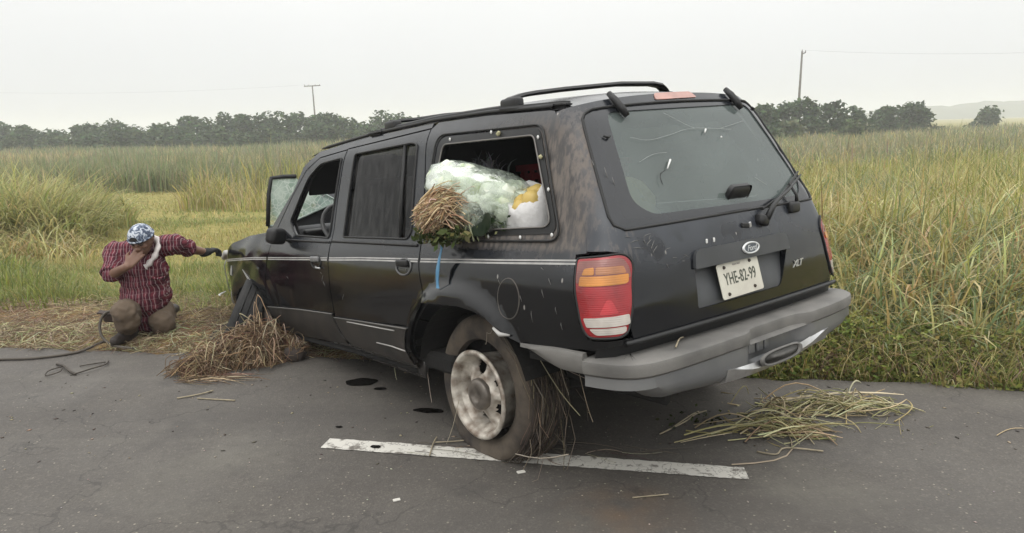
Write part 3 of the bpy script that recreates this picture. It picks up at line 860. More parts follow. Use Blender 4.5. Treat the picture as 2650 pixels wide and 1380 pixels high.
# --- paint with dust, streaks, scratches and a painted sky sheen fixed to the body
def paint_mat(name, base=(0.0032, 0.0033, 0.0040), dust_amt=1.0, rough=0.09):
    m, nt, out = new_mat(name)
    L = nt.links.new
    p = N(nt, 'ShaderNodeBsdfPrincipled')
    tc = N(nt, 'ShaderNodeTexCoord')
    s = N(nt, 'ShaderNodeSeparateXYZ'); L(tc.outputs['Object'], s.inputs[0])
    def noise(sc, d=4, vec=None, r=.5):
        n = N(nt, 'ShaderNodeTexNoise'); n.inputs['Scale'].default_value = sc; n.inputs['Detail'].default_value = d; n.inputs['Roughness'].default_value = r
        L(vec or tc.outputs['Object'], n.inputs['Vector']); return n.outputs['Fac']
    def rng(v, a, b, lo=0.0, hi=1.0):
        r = N(nt, 'ShaderNodeMapRange'); r.interpolation_type = 'SMOOTHSTEP'; r.inputs['From Min'].default_value = a; r.inputs['From Max'].default_value = b
        r.inputs['To Min'].default_value = lo; r.inputs['To Max'].default_value = hi
        L(v, r.inputs['Value']); return r.outputs[0]
    def op(o, a, b):
        x = N(nt, 'ShaderNodeMath'); x.operation = o
        for i, c in enumerate((a, b)):
            if isinstance(c, (int, float)): x.inputs[i].default_value = c
            else: L(c, x.inputs[i])
        return x.outputs[0]
    def mixc(f, a, b):
        x = N(nt, 'ShaderNodeMixRGB')
        if isinstance(f, float): x.inputs[0].default_value = f
        else: L(f, x.inputs[0])
        for k, c in ((1, a), (2, b)):
            if isinstance(c, tuple): x.inputs[k].default_value = (*c, 1)
            else: L(c, x.inputs[k])
        return x.outputs[0]
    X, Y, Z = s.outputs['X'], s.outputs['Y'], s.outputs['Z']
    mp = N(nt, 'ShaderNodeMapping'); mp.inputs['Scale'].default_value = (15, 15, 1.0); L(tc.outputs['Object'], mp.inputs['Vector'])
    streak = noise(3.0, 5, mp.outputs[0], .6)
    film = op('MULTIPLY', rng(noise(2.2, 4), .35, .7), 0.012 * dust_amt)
    # mud around the missing side window and the rear pillar
    pil = op('MULTIPLY', op('MULTIPLY', rng(X, .3, -.55), rng(X, -.86, -.76)), op('MULTIPLY', rng(Z, 1.06, 1.13), rng(Z, 1.70, 1.5)))
    pil = op('MULTIPLY', pil, rng(Y, .55, .62))
    pil = op('MULTIPLY', pil, rng(streak, .38, .62, .25, 1.0))
    belt = op('MULTIPLY', op('MULTIPLY', rng(X, .45, .2), rng(X, -.86, -.78)), op('MULTIPLY', rng(Z, 1.055, 1.09), rng(Z, 1.15, 1.11)))
    belt = op('MULTIPLY', belt, op('MULTIPLY', rng(streak, .4, .6, .3, 1.0), rng(Y, .55, .62)))
    drip = op('MULTIPLY', op('MULTIPLY', rng(X, -.2, -.7), rng(Z, .98, 1.08)), op('MULTIPLY', rng(streak, .52, .66), rng(Y, .55, .62)))
    low = op('MULTIPLY', rng(Z, .62, .36), rng(noise(7, 5), .42, .62))
    dust = op('MAXIMUM', op('MAXIMUM', op('MULTIPLY', pil, .88 * dust_amt), op('MULTIPLY', belt, .75 * dust_amt)), op('MAXIMUM', op('MULTIPLY', drip, .35), op('MULTIPLY', low, .16 * dust_amt)))
    tail_sheen = op('MULTIPLY', rng(X, -.55, -.85), op('MULTIPLY', rng(Z, .92, 1.08), rng(noise(3, 3), .25, .6, .35, 1.0)))
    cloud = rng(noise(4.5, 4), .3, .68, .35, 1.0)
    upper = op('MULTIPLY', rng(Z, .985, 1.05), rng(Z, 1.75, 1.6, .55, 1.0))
    film_sheen = op('MAXIMUM', op('MULTIPLY', tail_sheen, .27 * dust_amt), op('MULTIPLY', op('MULTIPLY', upper, cloud), .13 * dust_amt))  # bluish sky reflection painted into the dust film, high on gate and sides
    film_sheen = op('MAXIMUM', film_sheen, film)
    # hand-wiped clean smears on the gate
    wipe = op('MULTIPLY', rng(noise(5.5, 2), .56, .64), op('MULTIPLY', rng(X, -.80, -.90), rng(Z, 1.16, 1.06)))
    film_sheen = op('MULTIPLY', film_sheen, op('SUBTRACT', 1.0, op('MULTIPLY', wipe, .75)))
    c = mixc(film_sheen, base, (0.140, 0.156, 0.185))
    c = mixc(dust, c, (0.175, 0.150, 0.132))
    # chips and scratches
    mp2 = N(nt, 'ShaderNodeMapping'); mp2.inputs['Scale'].default_value = (1.0, 1.0, .45); mp2.inputs['Rotation'].default_value = (.3, .5, .2); L(tc.outputs['Object'], mp2.inputs['Vector'])
    v = N(nt, 'ShaderNodeTexVoronoi'); v.inputs['Scale'].default_value = 42; L(mp2.outputs[0], v.inputs['Vector'])
    sc = N(nt, 'ShaderNodeSeparateColor'); L(v.outputs['Color'], sc.inputs[0])
    zone = op('MULTIPLY', rng(X, -.15, -.8), rng(noise(2.6, 2), .45, .62))
    chip = op('MULTIPLY', op('LESS_THAN', sc.outputs[0], op('ADD', op('MULTIPLY', zone, .13), .002)), rng(v.outputs['Distance'], .26, .14))
    c = mixc(op('MULTIPLY', chip, .8), c, (0.30, 0.28, 0.26))
    L(c, p.inputs['Base Color'])
    r0 = rng(noise(3.2, 5), .35, .7, rough, rough + .14)
    L(op('ADD', op('ADD', r0, op('MULTIPLY', dust, .7)), op('MULTIPLY', film_sheen, .9)), p.inputs['Roughness'])
    p.inputs['Specular IOR Level'].default_value = 0.46
    nb = N(nt, 'ShaderNodeBump'); nb.inputs['Strength'].default_value = .12; nb.inputs['Distance'].default_value = .02
    L(noise(3.5, 2), nb.inputs['Height']); L(nb.outputs[0], p.inputs['Normal'])
    L(p.outputs[0], out.inputs[0])
    return m
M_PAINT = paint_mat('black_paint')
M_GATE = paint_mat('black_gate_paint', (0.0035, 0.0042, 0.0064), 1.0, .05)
M_TRIM = principled('black_trim', (0.007, 0.007, 0.0075), 0.5, noise=.4, nscale=12)
M_RUBBER = principled('black_rubber', (0.01, 0.01, 0.01), 0.6)
M_CLAD = principled('door_cladding_plastic', (0.016, 0.015, 0.014), 0.5, col2=(0.034, 0.029, 0.025), nscale=6)
M_DARK = principled('dark_interior', (0.006, 0.006, 0.007), 0.8)
M_UNDER = principled('underbody_grime', (0.009, 0.008, 0.007), 0.9, noise=.5, nscale=9, bump=.4, bscale=40)
M_PLASTIC = principled('grey_bumper_plastic', (0.165, 0.158, 0.146), 0.62, col2=(0.10, 0.096, 0.09), nscale=5, bump=.15, bscale=160)
M_BUMPER = principled('dull_grey_bumper', (0.14, 0.143, 0.147), 0.40, metal=.3, col2=(0.19, 0.19, 0.188), nscale=4, rnoise=.1)
M_CHROME = principled('scuffed_chrome', (0.62, 0.62, 0.62), 0.3, metal=.9, noise=.25, nscale=14)
M_SILVER = principled('dull_silver', (0.42, 0.42, 0.42), 0.4, metal=.6)
M_ALLOY = principled('muddy_alloy', (0.62, 0.58, 0.51), 0.5, metal=.25, col2=(0.20, 0.155, 0.12), nscale=15, rnoise=.12, bump=.1)
M_TYRE = principled('muddy_tyre', (0.026, 0.021, 0.019), 0.85, col2=(0.098, 0.078, 0.058), nscale=8, bump=.35, bscale=50)
M_TYRE2 = principled('dark_tyre', (0.007, 0.007, 0.0075), 0.75, col2=(0.019, 0.018, 0.017), nscale=9, bump=.25, bscale=60)

def glass_film(name, film, fac, rough=.05, tint=(.25, .28, .28), streaks=False, spec_rough=.03):
    """tinted pane under a film of dust: part see-through, part dust, with a clear-coat reflection"""
    m, nt, out = new_mat(name); L = nt.links.new
    t = N(nt, 'ShaderNodeBsdfTransparent'); t.inputs['Color'].default_value = (*tint, 1)
    d = N(nt, 'ShaderNodeBsdfDiffuse'); d.inputs['Color'].default_value = (*film, 1)
    tc = N(nt, 'ShaderNodeTexCoord')
    mp = N(nt, 'ShaderNodeMapping'); L(tc.outputs['Object'], mp.inputs['Vector'])
    mp.inputs['Scale'].default_value = (22, 22, 2.0) if streaks else (1.6, 1.6, 2.2)
    n = N(nt, 'ShaderNodeTexNoise'); n.inputs['Scale'].default_value = 1.4; n.inputs['Detail'].default_value = 5; L(mp.outputs[0], n.inputs['Vector'])
    r = N(nt, 'ShaderNodeMapRange'); r.inputs['From Min'].default_value = .3; r.inputs['From Max'].default_value = .7
    r.inputs['To Min'].default_value = fac * .8; r.inputs['To Max'].default_value = min(1, fac * 1.15)
    if streaks: r.inputs['To Min'].default_value = 0; r.inputs['To Max'].default_value = fac * 2.6; r.inputs['From Min'].default_value = .42
    L(n.outputs['Fac'], r.inputs['Value'])
    a = N(nt, 'ShaderNodeMixShader'); L(r.outputs[0], a.inputs[0]); L(t.outputs[0], a.inputs[1]); L(d.outputs[0], a.inputs[2])
    g = N(nt, 'ShaderNodeBsdfGlossy'); g.inputs['Roughness'].default_value = spec_rough
    fr = N(nt, 'ShaderNodeFresnel'); fr.inputs['IOR'].default_value = 1.27 if streaks else 1.45
    b = N(nt, 'ShaderNodeMixShader'); L(fr.outputs[0], b.inputs[0]); L(a.outputs[0], b.inputs[1]); L(g.outputs[0], b.inputs[2])
    L(b.outputs[0], out.inputs[0])
    return m
M_RGLASS = glass_film('dusty_rear_glass', (0.205, 0.245, 0.235), .44, tint=(.45, .5, .48), spec_rough=.10)
M_DGLASS = glass_film('dark_side_glass', (0.16, 0.155, 0.15), .055, tint=(.04, .045, .05), streaks=True)
M_FRIT = principled('glass_border', (0.02, 0.022, 0.026), 0.18, noise=.3, nscale=4)

# --- body surface
WZ = np.array([[.2, .79], [.33, .815], [.38, .83], [.45, .865], [.55, .885], [.8, .89], [.95, .875], [1.03, .845], [1.10, .81], [1.35, .745], [1.60, .675], [1.66, .635], [1.70, .602], [1.76, .56]])
_wz_z = np.linspace(.2, 1.76, 157)
_k = np.ones(9) / 9
_wz = np.convolve(np.pad(np.interp(_wz_z, WZ[:, 0], WZ[:, 1]), 4, mode='edge'), _k, 'valid')
XZ = np.array([[.3, -.975], [.7, -.985], [.85, -.98], [1.05, -.955], [1.15, -.93], [1.62, -.67], [1.70, -.605], [1.75, -.56]])
_xz = np.convolve(np.pad(np.interp(_wz_z, XZ[:, 0], XZ[:, 1]), 4, mode='edge'), _k, 'valid')
def Wz(z): return float(np.interp(z, _wz_z, _wz))
def Xz(z): return float(np.interp(z, _wz_z, _xz))
CR = 0.13                       # rear corner radius in plan
CA = CR * math.pi / 2
def ss(a, b, t):
    t = min(1, max(0, (t - a) / (b - a))); return t * t * (3 - 2 * t)
def Wxz(x, z):
    w = Wz(z)
    r = math.hypot(x, (z - .36))                     # flare over the rear wheel
    w += .042 * ss(.575, .485, r) * ss(.40, .55, z) * ss(-.75, -.5, x)
    r2 = math.hypot(x - 2.86, (z - .38))
    w += .020 * ss(.60, .48, r2) * ss(.40, .55, z)
    if x > 3.2: w -= .16 * ((x - 3.2) / .55) ** 2.2
    # crumpled front wing
    if x > 2.5: w += ss(2.5, 2.9, x) * (.016 * math.sin(9 * x + 5 * z) * math.sin(7 * z + 3 * x) - .022 * math.exp(-((x - 3.15) ** 2 / .02 + (z - .80) ** 2 / .012)) + .02 * math.exp(-((x - 3.45) ** 2 / .015 + (z - .78) ** 2 / .02)))
    # dent low in the front door
    w -= .012 * math.exp(-((x - 1.9) ** 2 / .10 + (z - .75) ** 2 / .03))
    return w
def S(x, z): return Vector((x, Wxz(x, z), z))
def xc(z): return Xz(z) + CR
def tilt(p):
    k = min(1.15, max(0, (.65 - p[1]) / 1.3)); return Vector((p[0], p[1], p[2] + .05 * k * ss(.95, 1.6, p[2])))
def C(t, z):
    """rear corner sheet: t>=0 along the side from the corner, then round the corner, then across the tail"""
    if t >= 0: return S(xc(z) + t, z)
    W = Wxz(xc(z), z) if t > -CA else Wz(z)
    if t > -CA:
        a = -t / CR
        W = Wz(z) + (Wxz(xc(z), z) - Wz(z)) * math.cos(a)
        return Vector((xc(z) - CR * math.sin(a), W - CR + CR * math.cos(a), z))
    return Rr(Wz(z) - CR + CA + t, z)
def Rr(s, z):
    """tail sheet: s = distance across from the centre line, running round the corners at both ends"""
    w = Wz(z) - CR
    sg = 1 if s >= 0 else -1; a = abs(s)
    if a <= w:
        p = Vector((Xz(z) - .022 * (1 - (a / w) ** 2), s, z))
    elif a <= w + CA:
        f = (a - w) / CR
        p = Vector((xc(z) - CR * math.cos(f), sg * (w + CR * math.sin(f)), z))
    else:
        p = Vector((xc(z) + (a - w - CA), sg * (w + CR), z))
    return tilt(p)
def s_edge(z, t=0.0): return Wz(z) - CR + CA + t

def rounded(poly, r, k=5):
    out = []
    n = len(poly)
    rr = r if hasattr(r, '__len__') else [r] * n
    for i in range(n):
        p0, p1, p2 = Vector(poly[i - 1]), Vector(poly[i]), Vector(poly[(i + 1) % n])
        a, b = p0 - p1, p2 - p1
        q = min(rr[i], a.length * .45, b.length * .45)
        if q < 1e-4: out.append(tuple(p1)); continue
        A, B = p1 + a.normalized() * q, p1 + b.normalized() * q
        for j in range(k + 1):
            t = j / k; out.append(tuple((A * (1 - t) + p1 * t) * (1 - t) + (p1 * (1 - t) + B * t) * t))
    return out
def resample(poly, step, closed=True):
    out = []
    n = len(poly)
    for i in range(n if closed else n - 1):
        a, b = Vector(poly[i]), Vector(poly[(i + 1) % n])
        k = max(1, int(round((b - a).length / step)))
        for j in range(k): out.append(tuple(a.lerp(b, j / k)))
    if not closed: out.append(tuple(poly[-1]))
    return out
def inside(poly, X, Y):
    P = np.asarray(poly); c = np.zeros(X.shape, bool)
    j = len(P) - 1
    for i in range(len(P)):
        xi, yi = P[i]; xj, yj = P[j]
        with np.errstate(divide='ignore', invalid='ignore'):
            c ^= ((yi > Y) != (yj > Y)) & (X < (xj - xi) * (Y - yi) / (yj - yi + 1e-12) + xi)
        j = i
    return c
def tri2d(outline, holes=(), step=.035):
    loops = [resample(outline, step)] + [resample(h, step * .7) for h in holes]
    verts = []; edges = []
    for lp in loops:
        k = len(verts); verts += lp
        edges += [(k + i, k + (i + 1) % len(lp)) for i in range(len(lp))]
    P = np.array(outline); x0, y0 = P.min(0); x1, y1 = P.max(0)
    gxx, gyy = np.meshgrid(np.arange(x0 + step * .5, x1, step), np.arange(y0 + step * .5, y1, step * .866))
    gxx[1::2] += step * .5
    gxx = gxx.ravel(); gyy = gyy.ravel()
    m = inside(outline, gxx, gyy)
    for h in holes: m &= ~inside(h, gxx, gyy)
    E_ = np.array(verts)
    d = np.min((gxx[:, None] - E_[None, :, 0]) ** 2 + (gyy[:, None] - E_[None, :, 1]) ** 2, axis=1)
    m &= d > (step * .55) ** 2
    nb = len(verts)
    verts = verts + list(zip(gxx[m], gyy[m]))
    r = delaunay_2d_cdt([Vector(v) for v in verts], edges, [], 0, 1e-6, False)
    V = [tuple(v) for v in r[0]]; T = np.array([list(f) for f in r[2]])
    A = np.array(V)
    cen = A[T].mean(1)
    ok = inside(outline, cen[:, 0], cen[:, 1])
    for h in holes: ok &= ~inside(h, cen[:, 0], cen[:, 1])
    return V, T[ok]
def panel(name, outline, fn, mat, parent, holes=(), step=.035, thick=.018, off=0.0, outward=(0, 1, 0), lip=.004):
    """sheet-metal panel: the 2-D outline mapped on the body surface, with turned-in edges"""
    V2, T = tri2d(outline, holes, step)
    P = np.array([fn(a, b) for a, b in V2])
    fn_ = np.cross(P[T[:, 1]] - P[T[:, 0]], P[T[:, 2]] - P[T[:, 0]])
    h = .004
    # analytic normals by finite differences
    Nn = np.zeros_like(P)
    for i, (a, b) in enumerate(V2):
        du = fn(a + h, b) - fn(a - h, b); dv = fn(a, b + h) - fn(a, b - h)
        n = np.cross(du, dv); l = np.linalg.norm(n); Nn[i] = n / l if l > 1e-12 else (0, 0, 1)
    if (Nn.mean(0) @ np.array(outward)) < 0: Nn = -Nn
    sgn = np.einsum('ij,ij->i', fn_, Nn[T[:, 0]])
    T = np.where((sgn < 0)[:, None], T[:, ::-1], T)
    P = P + Nn * off
    # boundary edges -> rim
    E = np.concatenate([T[:, [0, 1]], T[:, [1, 2]], T[:, [2, 0]]])
    key = {}
    for a, b in E: key[(min(a, b), max(a, b))] = key.get((min(a, b), max(a, b)), 0) + 1
    be = [(a, b) for a, b in E if key[(min(a, b), max(a, b))] == 1]
    bv = sorted({a for e in be for a in e}); mp = {v: i for i, v in enumerate(bv)}
    n0 = len(P); nb = len(bv)
    inner = P[bv] - Nn[bv] * thick
    allv = np.concatenate([P, P[bv], inner])
    faces = [tuple(t) for t in T]
    rim = [(n0 + mp[b], n0 + mp[a], n0 + nb + mp[a], n0 + nb + mp[b]) for a, b in be]
    me = bpy.data.meshes.new(name)
    me.from_pydata(allv.tolist(), [], faces + rim); me.update()
    me.polygons.foreach_set('use_smooth', np.ones(len(faces) + len(rim), bool))
    nrm = np.concatenate([Nn, np.zeros((nb * 2, 3))])
    # rims: radial normals from geometry are fine; body: exact surface normals
    me.update()
    vn = np.array([v.normal[:] for v in me.vertices])
    nrm[n0:] = vn[n0:]
    me.normals_split_custom_set_from_vertices(nrm.tolist())
    if mat: me.materials.append(mat)
    o = bpy.data.objects.new(name, me)
    return link(o, parent)

# roof height
ZT = np.array([[-.62, 1.645], [-.5, 1.655], [0, 1.688], [.5, 1.705], [1.23, 1.697], [1.57, 1.68], [1.9, 1.662], [2.05, 1.63]])
def zt(x): return float(np.interp(x, ZT[:, 0], ZT[:, 1]))
def roofz(x, y):
    w = Wz(zt(x)); c = .072 * (1 - min(1, abs(y) / w) ** 2.4)
    return zt(x) + c * (1 - .35 * ss(-.35, -.62, x)) - .05 * ss(1.6, 2.05, x) * (1 - (y / w) ** 2)

# --- outlines measured on the wreck's left side, (x, z)
fd_win = rounded([(2.19, 1.19), (2.06, 1.095), (1.505, 1.087), (1.492, 1.590), (1.80, 1.574), (1.975, 1.49)], [.03, .06, .02, .02, .05, .06])
fd = [(1.462, 1.09), (1.470, 1.36), (1.462, 1.635), (1.85, 1.612), (2.035, 1.535), (2.21, 1.37), (2.455, 1.10), (2.455, 1.03), (2.50, .90), (2.525, .56), (2.44, .352), (1.262, .405), (1.350, .496), (1.403, .602), (1.418, .733), (1.431, .886), (1.460, 1.035)]
rd_win = rounded([(1.303, 1.096), (1.310, 1.602), (.63, 1.613), (.565, 1.598), (.505, 1.131), (.535, 1.098)], [.02, .02, .04, .05, .05, .03])
rd = [(1.452, 1.09), (1.456, 1.36), (1.450, 1.640), (.60, 1.668), (.502, 1.672), (.430, 1.353), (.392, 1.091), (.352, .95), (.302, .817), (.436, .664), (.448, .623), (.502, .392), (1.246, .400), (1.334, .497), (1.389, .602), (1.404, .733), (1.419, .886), (1.448, 1.035)]
side_top = [(2.60, 1.10), (2.21, 1.408), (2.10, 1.564), (1.90, 1.660), (1.57, 1.680), (1.23, 1.697), (.5, 1.705), (.497, 1.680), (.60, 1.677), (1.450, 1.648), (1.462, 1.643), (1.85, 1.620), (2.042, 1.542), (2.218, 1.377), (2.463, 1.105)]
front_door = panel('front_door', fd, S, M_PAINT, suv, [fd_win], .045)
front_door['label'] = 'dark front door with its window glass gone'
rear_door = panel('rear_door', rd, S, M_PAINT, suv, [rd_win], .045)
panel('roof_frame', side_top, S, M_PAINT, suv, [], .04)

# --- quarter panel wraps to the tail: outline in (t, z)
def T_(x, z): return (x - xc(z), z)
def seg(pts, step=.03):
    return resample(pts, step, closed=False)
cargo_in = rounded([(.30, 1.577), (-.418, 1.558), (-.608, 1.168), (.36, 1.135)], [.03, .03, .06, .05])
cargo_out = rounded([(.372, 1.632), (-.470, 1.600), (-.675, 1.112), (.395, 1.092)], [.06, .06, .07, .07])
q = seg([(.492, 1.672), (.420, 1.353), (.382, 1.091), (.342, .95), (.294, .817), (.29, .79), (.20, .795), (.085, .80), (-.06, .805), (-.174, .795), (-.26, .775), (-.318, .745), (-.40, .70), (-.475, .668), (-.82, .70)])
q_t = [T_(*p) for p in q]
q_t += seg([(-.03, .70), (-.10, .715), (-.204, .725), (-.204, .735)])
lamp = rounded([(.038, 1.052), (-.165, 1.066), (-.222, 1.02), (-.216, .86), (-.186, .765), (-.150, .748), (-.02, .748), (.012, .80), (.034, .92)], [.02, .05, .05, .05, .03, .03, .03, .05, .05])
q_t += seg([(-.190, .740), (-.150, .738), (-.02, .738), (.022, .80), (.044, .92), (.048, 1.062), (-.01, 1.068), (-.006, 1.13)])
q_t += [(-.006, z) for z in np.arange(1.16, 1.64, .03)] + [T_(-.505, 1.651)]
q_t += [T_(x, zt(x)) for x in np.arange(-.47, .49, .04)]
cin = [T_(x, z) for x, z in resample(cargo_in, .025)]
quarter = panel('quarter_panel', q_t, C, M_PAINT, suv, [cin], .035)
quarter['label'] = 'mud streaked rear side panel with an empty window opening'
# recessed rubber frame round the missing window
def Soff(d):
    return lambda x, z: S(x, z) + Vector((0, d, 0))
panel('window_gasket', rounded([(.352, 1.612), (-.450, 1.588), (-.648, 1.138), (.378, 1.108)], [.05, .05, .06, .06]), S, M_TRIM, suv, [cargo_in], .03, .02, .004)
bead = [S(x, z) + Vector((0, .008, 0)) for x, z in resample(cargo_out, .05)]
tube('window_seal', bead, .0055, M_RUBBER, suv, 6, closed=True)
bead = [S(x, z) + Vector((0, .007, 0)) for x, z in resample(cargo_in, .05)]
tube('window_lip', bead, .004, principled('dusty_lip', (0.16, 0.15, 0.14), .6), suv, 6, closed=True)
M_CLIP = principled('white_clip', (0.7, 0.7, 0.68), .5)
for (x, z) in [(.245, 1.598), (-.452, 1.545), (-.565, 1.32), (.352, 1.40), (-.62, 1.135), (-.19, 1.122), (-.42, 1.122), (-.1, 1.60)]:
    o_ = bmesh.new(); bmesh.ops.create_uvsphere(o_, u_segments=8, v_segments=6, radius=.0075)
    bmesh.ops.transform(o_, matrix=Matrix.Translation(S(x, z) + Vector((0, .009, 0))) @ Matrix.Diagonal((1, .6, 1.2, 1)), verts=o_.verts)
    bm_obj('window_clip', o_, M_CLIP, suv, True)
# foam scraps left on the frame
for (x, z, r) in [(-.165, 1.588, .011), (-.49, 1.46, .009)]:
    o_ = bmesh.new(); bmesh.ops.create_icosphere(o_, subdivisions=2, radius=r)
    for v in o_.verts: v.co *= random.uniform(.7, 1.3)
    bmesh.ops.translate(o_, vec=S(x, z) + Vector((0, .012, 0)), verts=o_.verts)
    bm_obj('foam_scrap', o_, principled('foam_scrap', (0.42, 0.40, 0.24), .9), suv, True)

# --- fuel door, a thin ring and its lid
cxz = (-.394, .862)
ring = [S(cxz[0] + .074 * math.cos(a), cxz[1] + .088 * math.sin(a)) + Vector((0, .001, 0)) for a in np.linspace(0, 2 * math.pi, 40, endpoint=False)]
fl = panel('fuel_door', [(cxz[0] + .072 * math.cos(a), cxz[1] + .086 * math.sin(a)) for a in np.linspace(0, 2 * math.pi, 40, endpoint=False)], S, M_PAINT, suv, [], .03, .01, .003)
tube('seam', ring, .0028, principled('seam_dust', (0.09, 0.08, 0.07), .8), fl, 5, closed=True)

# --- front wing with the wheel arch
wing = seg([(2.535, .545), (2.57, .60), (2.60, .655), (2.70, .695), (2.86, .712), (3.02, .695), (3.14, .65), (3.22, .58), (3.27, .50), (3.32, .455), (3.60, .455), (3.73, .52), (3.76, .66), (3.74, .82), (3.715, .86), (3.60, .905), (3.33, 1.016), (3.01, 1.078), (2.70, 1.10), (2.467, 1.10), (2.467, 1.03), (2.512, .90)], .04)
wg = panel('front_wing', wing, S, M_PAINT, suv, [], .04)
wg['label'] = 'crumpled front wing'

# --- roof sheet, ditch strips
V = []; F = []
xs = np.concatenate([np.linspace(-.586, -.455, 10), np.linspace(-.40, 2.03, 34)])
K = 25
def ymax(x):
    z = zt(x); w = Wz(z); c0 = xc(z)
    if x >= c0: return w - .004
    return w - CR + math.sqrt(max(0, CR ** 2 - (c0 - x) ** 2)) - .004
for x in xs:
    ym = ymax(x)
    for k in range(K):
        a = -1 + 2 * k / (K - 1); a = math.copysign(1 - (1 - abs(a)) ** 1.4, a)
        y = ym * a
        V.append(tilt((x, y, roofz(x, y * (Wz(zt(x)) / ym)))))
for i in range(len(xs) - 1):
    for k in range(K - 1):
        a = i * K + k; F.append((a, a + K, a + K + 1, a + 1))
roof = mesh_obj('roof', V, F, M_PAINT, suv, smooth=True)
for sg in (1, -1):
    pts = [tilt((x, sg * (Wz(zt(x)) - .018), zt(x) + .016)) for x in np.linspace(-.47, 1.9, 30)]
    st = tube('ditch_strip', pts, [.012] * 29 + [.006], M_TRIM, suv, 6)
    # low side rail of the roof rack with its end cap
    pts = [tilt((x, sg * .575, roofz(x, .575) + .018)) for x in np.linspace(-.10, 1.12, 18)]
    rl = tube('rack_rail', pts, .013, M_TRIM, suv, 8)
    for x0, x1 in ((-.54, -.08), (1.08, 1.24)):
        b = bmesh.new()
        r = bmesh.ops.create_cube(b, size=1); xm = (x0 + x1) / 2
        bmesh.ops.transform(b, matrix=Matrix.Translation(tilt((xm, sg * .585, roofz(xm, .585) + .010))) @ Matrix.Rotation(math.atan2(roofz(x0, .585) - roofz(x1, .585), x1 - x0), 4, 'Y') @ Matrix.Diagonal((x1 - x0, .06, .028, 1)), verts=r['verts'])
        bmesh.ops.bevel(b, geom=b.edges[:], offset=.011, segments=3, affect='EDGES')
        bm_obj('rail_end', b, M_TRIM, rl, True, 50)
# two crossbars
for xb, zadd in ((-.13, 0), (1.0, 0)):
    yy = np.array([.585, .56, .50, .425, .22, -.184, -.453, -.53, -.565, -.59]); zz = np.array([1.742, 1.752, 1.768, 1.779, 1.801, 1.836, 1.843, 1.835, 1.815, 1.785])
    if xb > .5: zz = np.array([1.742, 1.765, 1.772, 1.776, 1.80, 1.83, 1.83, 1.825, 1.815, 1.79])
    if xb > .5: yy = yy * .98
    V = []; F = []
    for y, z in zip(yy, zz):
        for (dx, dz) in ((-.035, 0), (-.025, .012), (.025, .012), (.035, 0), (.02, -.010), (-.02, -.010)):
            V.append((xb + dx, y, z + dz))
    for i in range(len(yy) - 1):
        for k in range(6): F.append((i * 6 + k, i * 6 + (k + 1) % 6, (i + 1) * 6 + (k + 1) % 6, (i + 1) * 6 + k))
    F += [tuple(range(6)), tuple(reversed(range(54, 60)))]
    cb = mesh_obj('rack_crossbar', V, F, M_TRIM, suv, smooth=False)
    for sg in (1, -1):
        b = bmesh.new()
        y0 = .565 * sg; z0 = tilt((xb, y0, roofz(xb, .565)))[2]
        bm_box(b, Vector((xb, y0, z0 + .028)), (.13, .055, .06), None, .016, 3)
        bm_box(b, Vector((xb + .05, y0 - .02 * sg, z0 + .045)), (.07, .05, .035), Matrix.Rotation(rad(12), 3, 'Y'), .01, 2)
        bm_obj('clamp', b, M_TRIM, cb, True, 50)

# --- rear gate
g_out = seg([(-.755, .732), (.755, .732), (.768, .80), (.760, .90), (.735, 1.02)], .03)
g_out += seg([(.735, 1.02), (.742, 1.062), (.80, 1.074)], .02)[1:]
g_out += [(s_edge(z, -.0), z) for z in np.arange(1.075, 1.64, .03)]
top = [];
for s_ in np.linspace(.70, -.70, 41):
    zz_ = min(1.700, roofz(-.575, s_ * .92)) - .004
    top.append((s_ * s_edge(1.645) / .70, max(1.640, zz_)))
g_out += top
g_out += [(-s_edge(z, -.0), z) for z in np.arange(1.64, 1.07, -.03)]
g_out += seg([(-.80, 1.074), (-.742, 1.062), (-.735, 1.02), (-.760, .90), (-.768, .80)], .03)
zb = 1.150
def gl_edge(z): return s_edge(z, -.115)
gz = np.linspace(1.20, 1.60, 12)
glass = [(gl_edge(z), z) for z in gz] + [(gl_edge(1.622) - .012, 1.622), (gl_edge(1.636) - .045, 1.637)]
glass += [(x, 1.640 + .012 * (1 - (x / .55) ** 2)) for x in np.linspace(.5, -.5, 21)]
glass += [(-a, b) for a, b in reversed([(gl_edge(z), z) for z in gz] + [(gl_edge(1.622) - .012, 1.622), (gl_edge(1.636) - .045, 1.637)])]
glass += [(-gl_edge(1.17) + .012, 1.168), (-gl_edge(1.15) + .055, 1.147), (0, 1.150), (gl_edge(1.15) - .055, 1.147), (gl_edge(1.17) - .012, 1.168)]
rec = rounded([(.345, 1.022), (-.345, 1.022), (-.352, .950), (-.265, .785), (.365, .782), (.360, .95)], [.045, .045, .01, .03, .02, .01])
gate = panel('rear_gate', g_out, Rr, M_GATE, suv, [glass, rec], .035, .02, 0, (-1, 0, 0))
gate['label'] = 'dusty black rear gate with scratches and missing trim'
def shrink(poly, d):
    P = np.array(poly); c = P.mean(0); v = P - c; l = np.linalg.norm(v, axis=1, keepdims=True); return [tuple(q_) for q_ in c + v * (1 - d / l)]
glass_in = shrink(glass, .007)
inner = rounded([(.50, 1.622), (-.545, 1.622), (-.665, 1.235), (-.60, 1.175), (.52, 1.190), (.598, 1.25)], [.05, .04, .05, .08, .14, .08])
panel('rear_window', glass_in, Rr, M_RGLASS, suv, [], .04, .006, -.008, (-1, 0, 0))
panel('window_border', glass_in, Rr, M_FRIT, suv, [inner], .04, .004, -.0025, (-1, 0, 0))
seal = [Rr(a, b) + Vector((-.001, 0, 0)) for a, b in resample(glass, .04)]
tube('rear_window_seal', seal, .0062, M_RUBBER, suv, 6, closed=True)
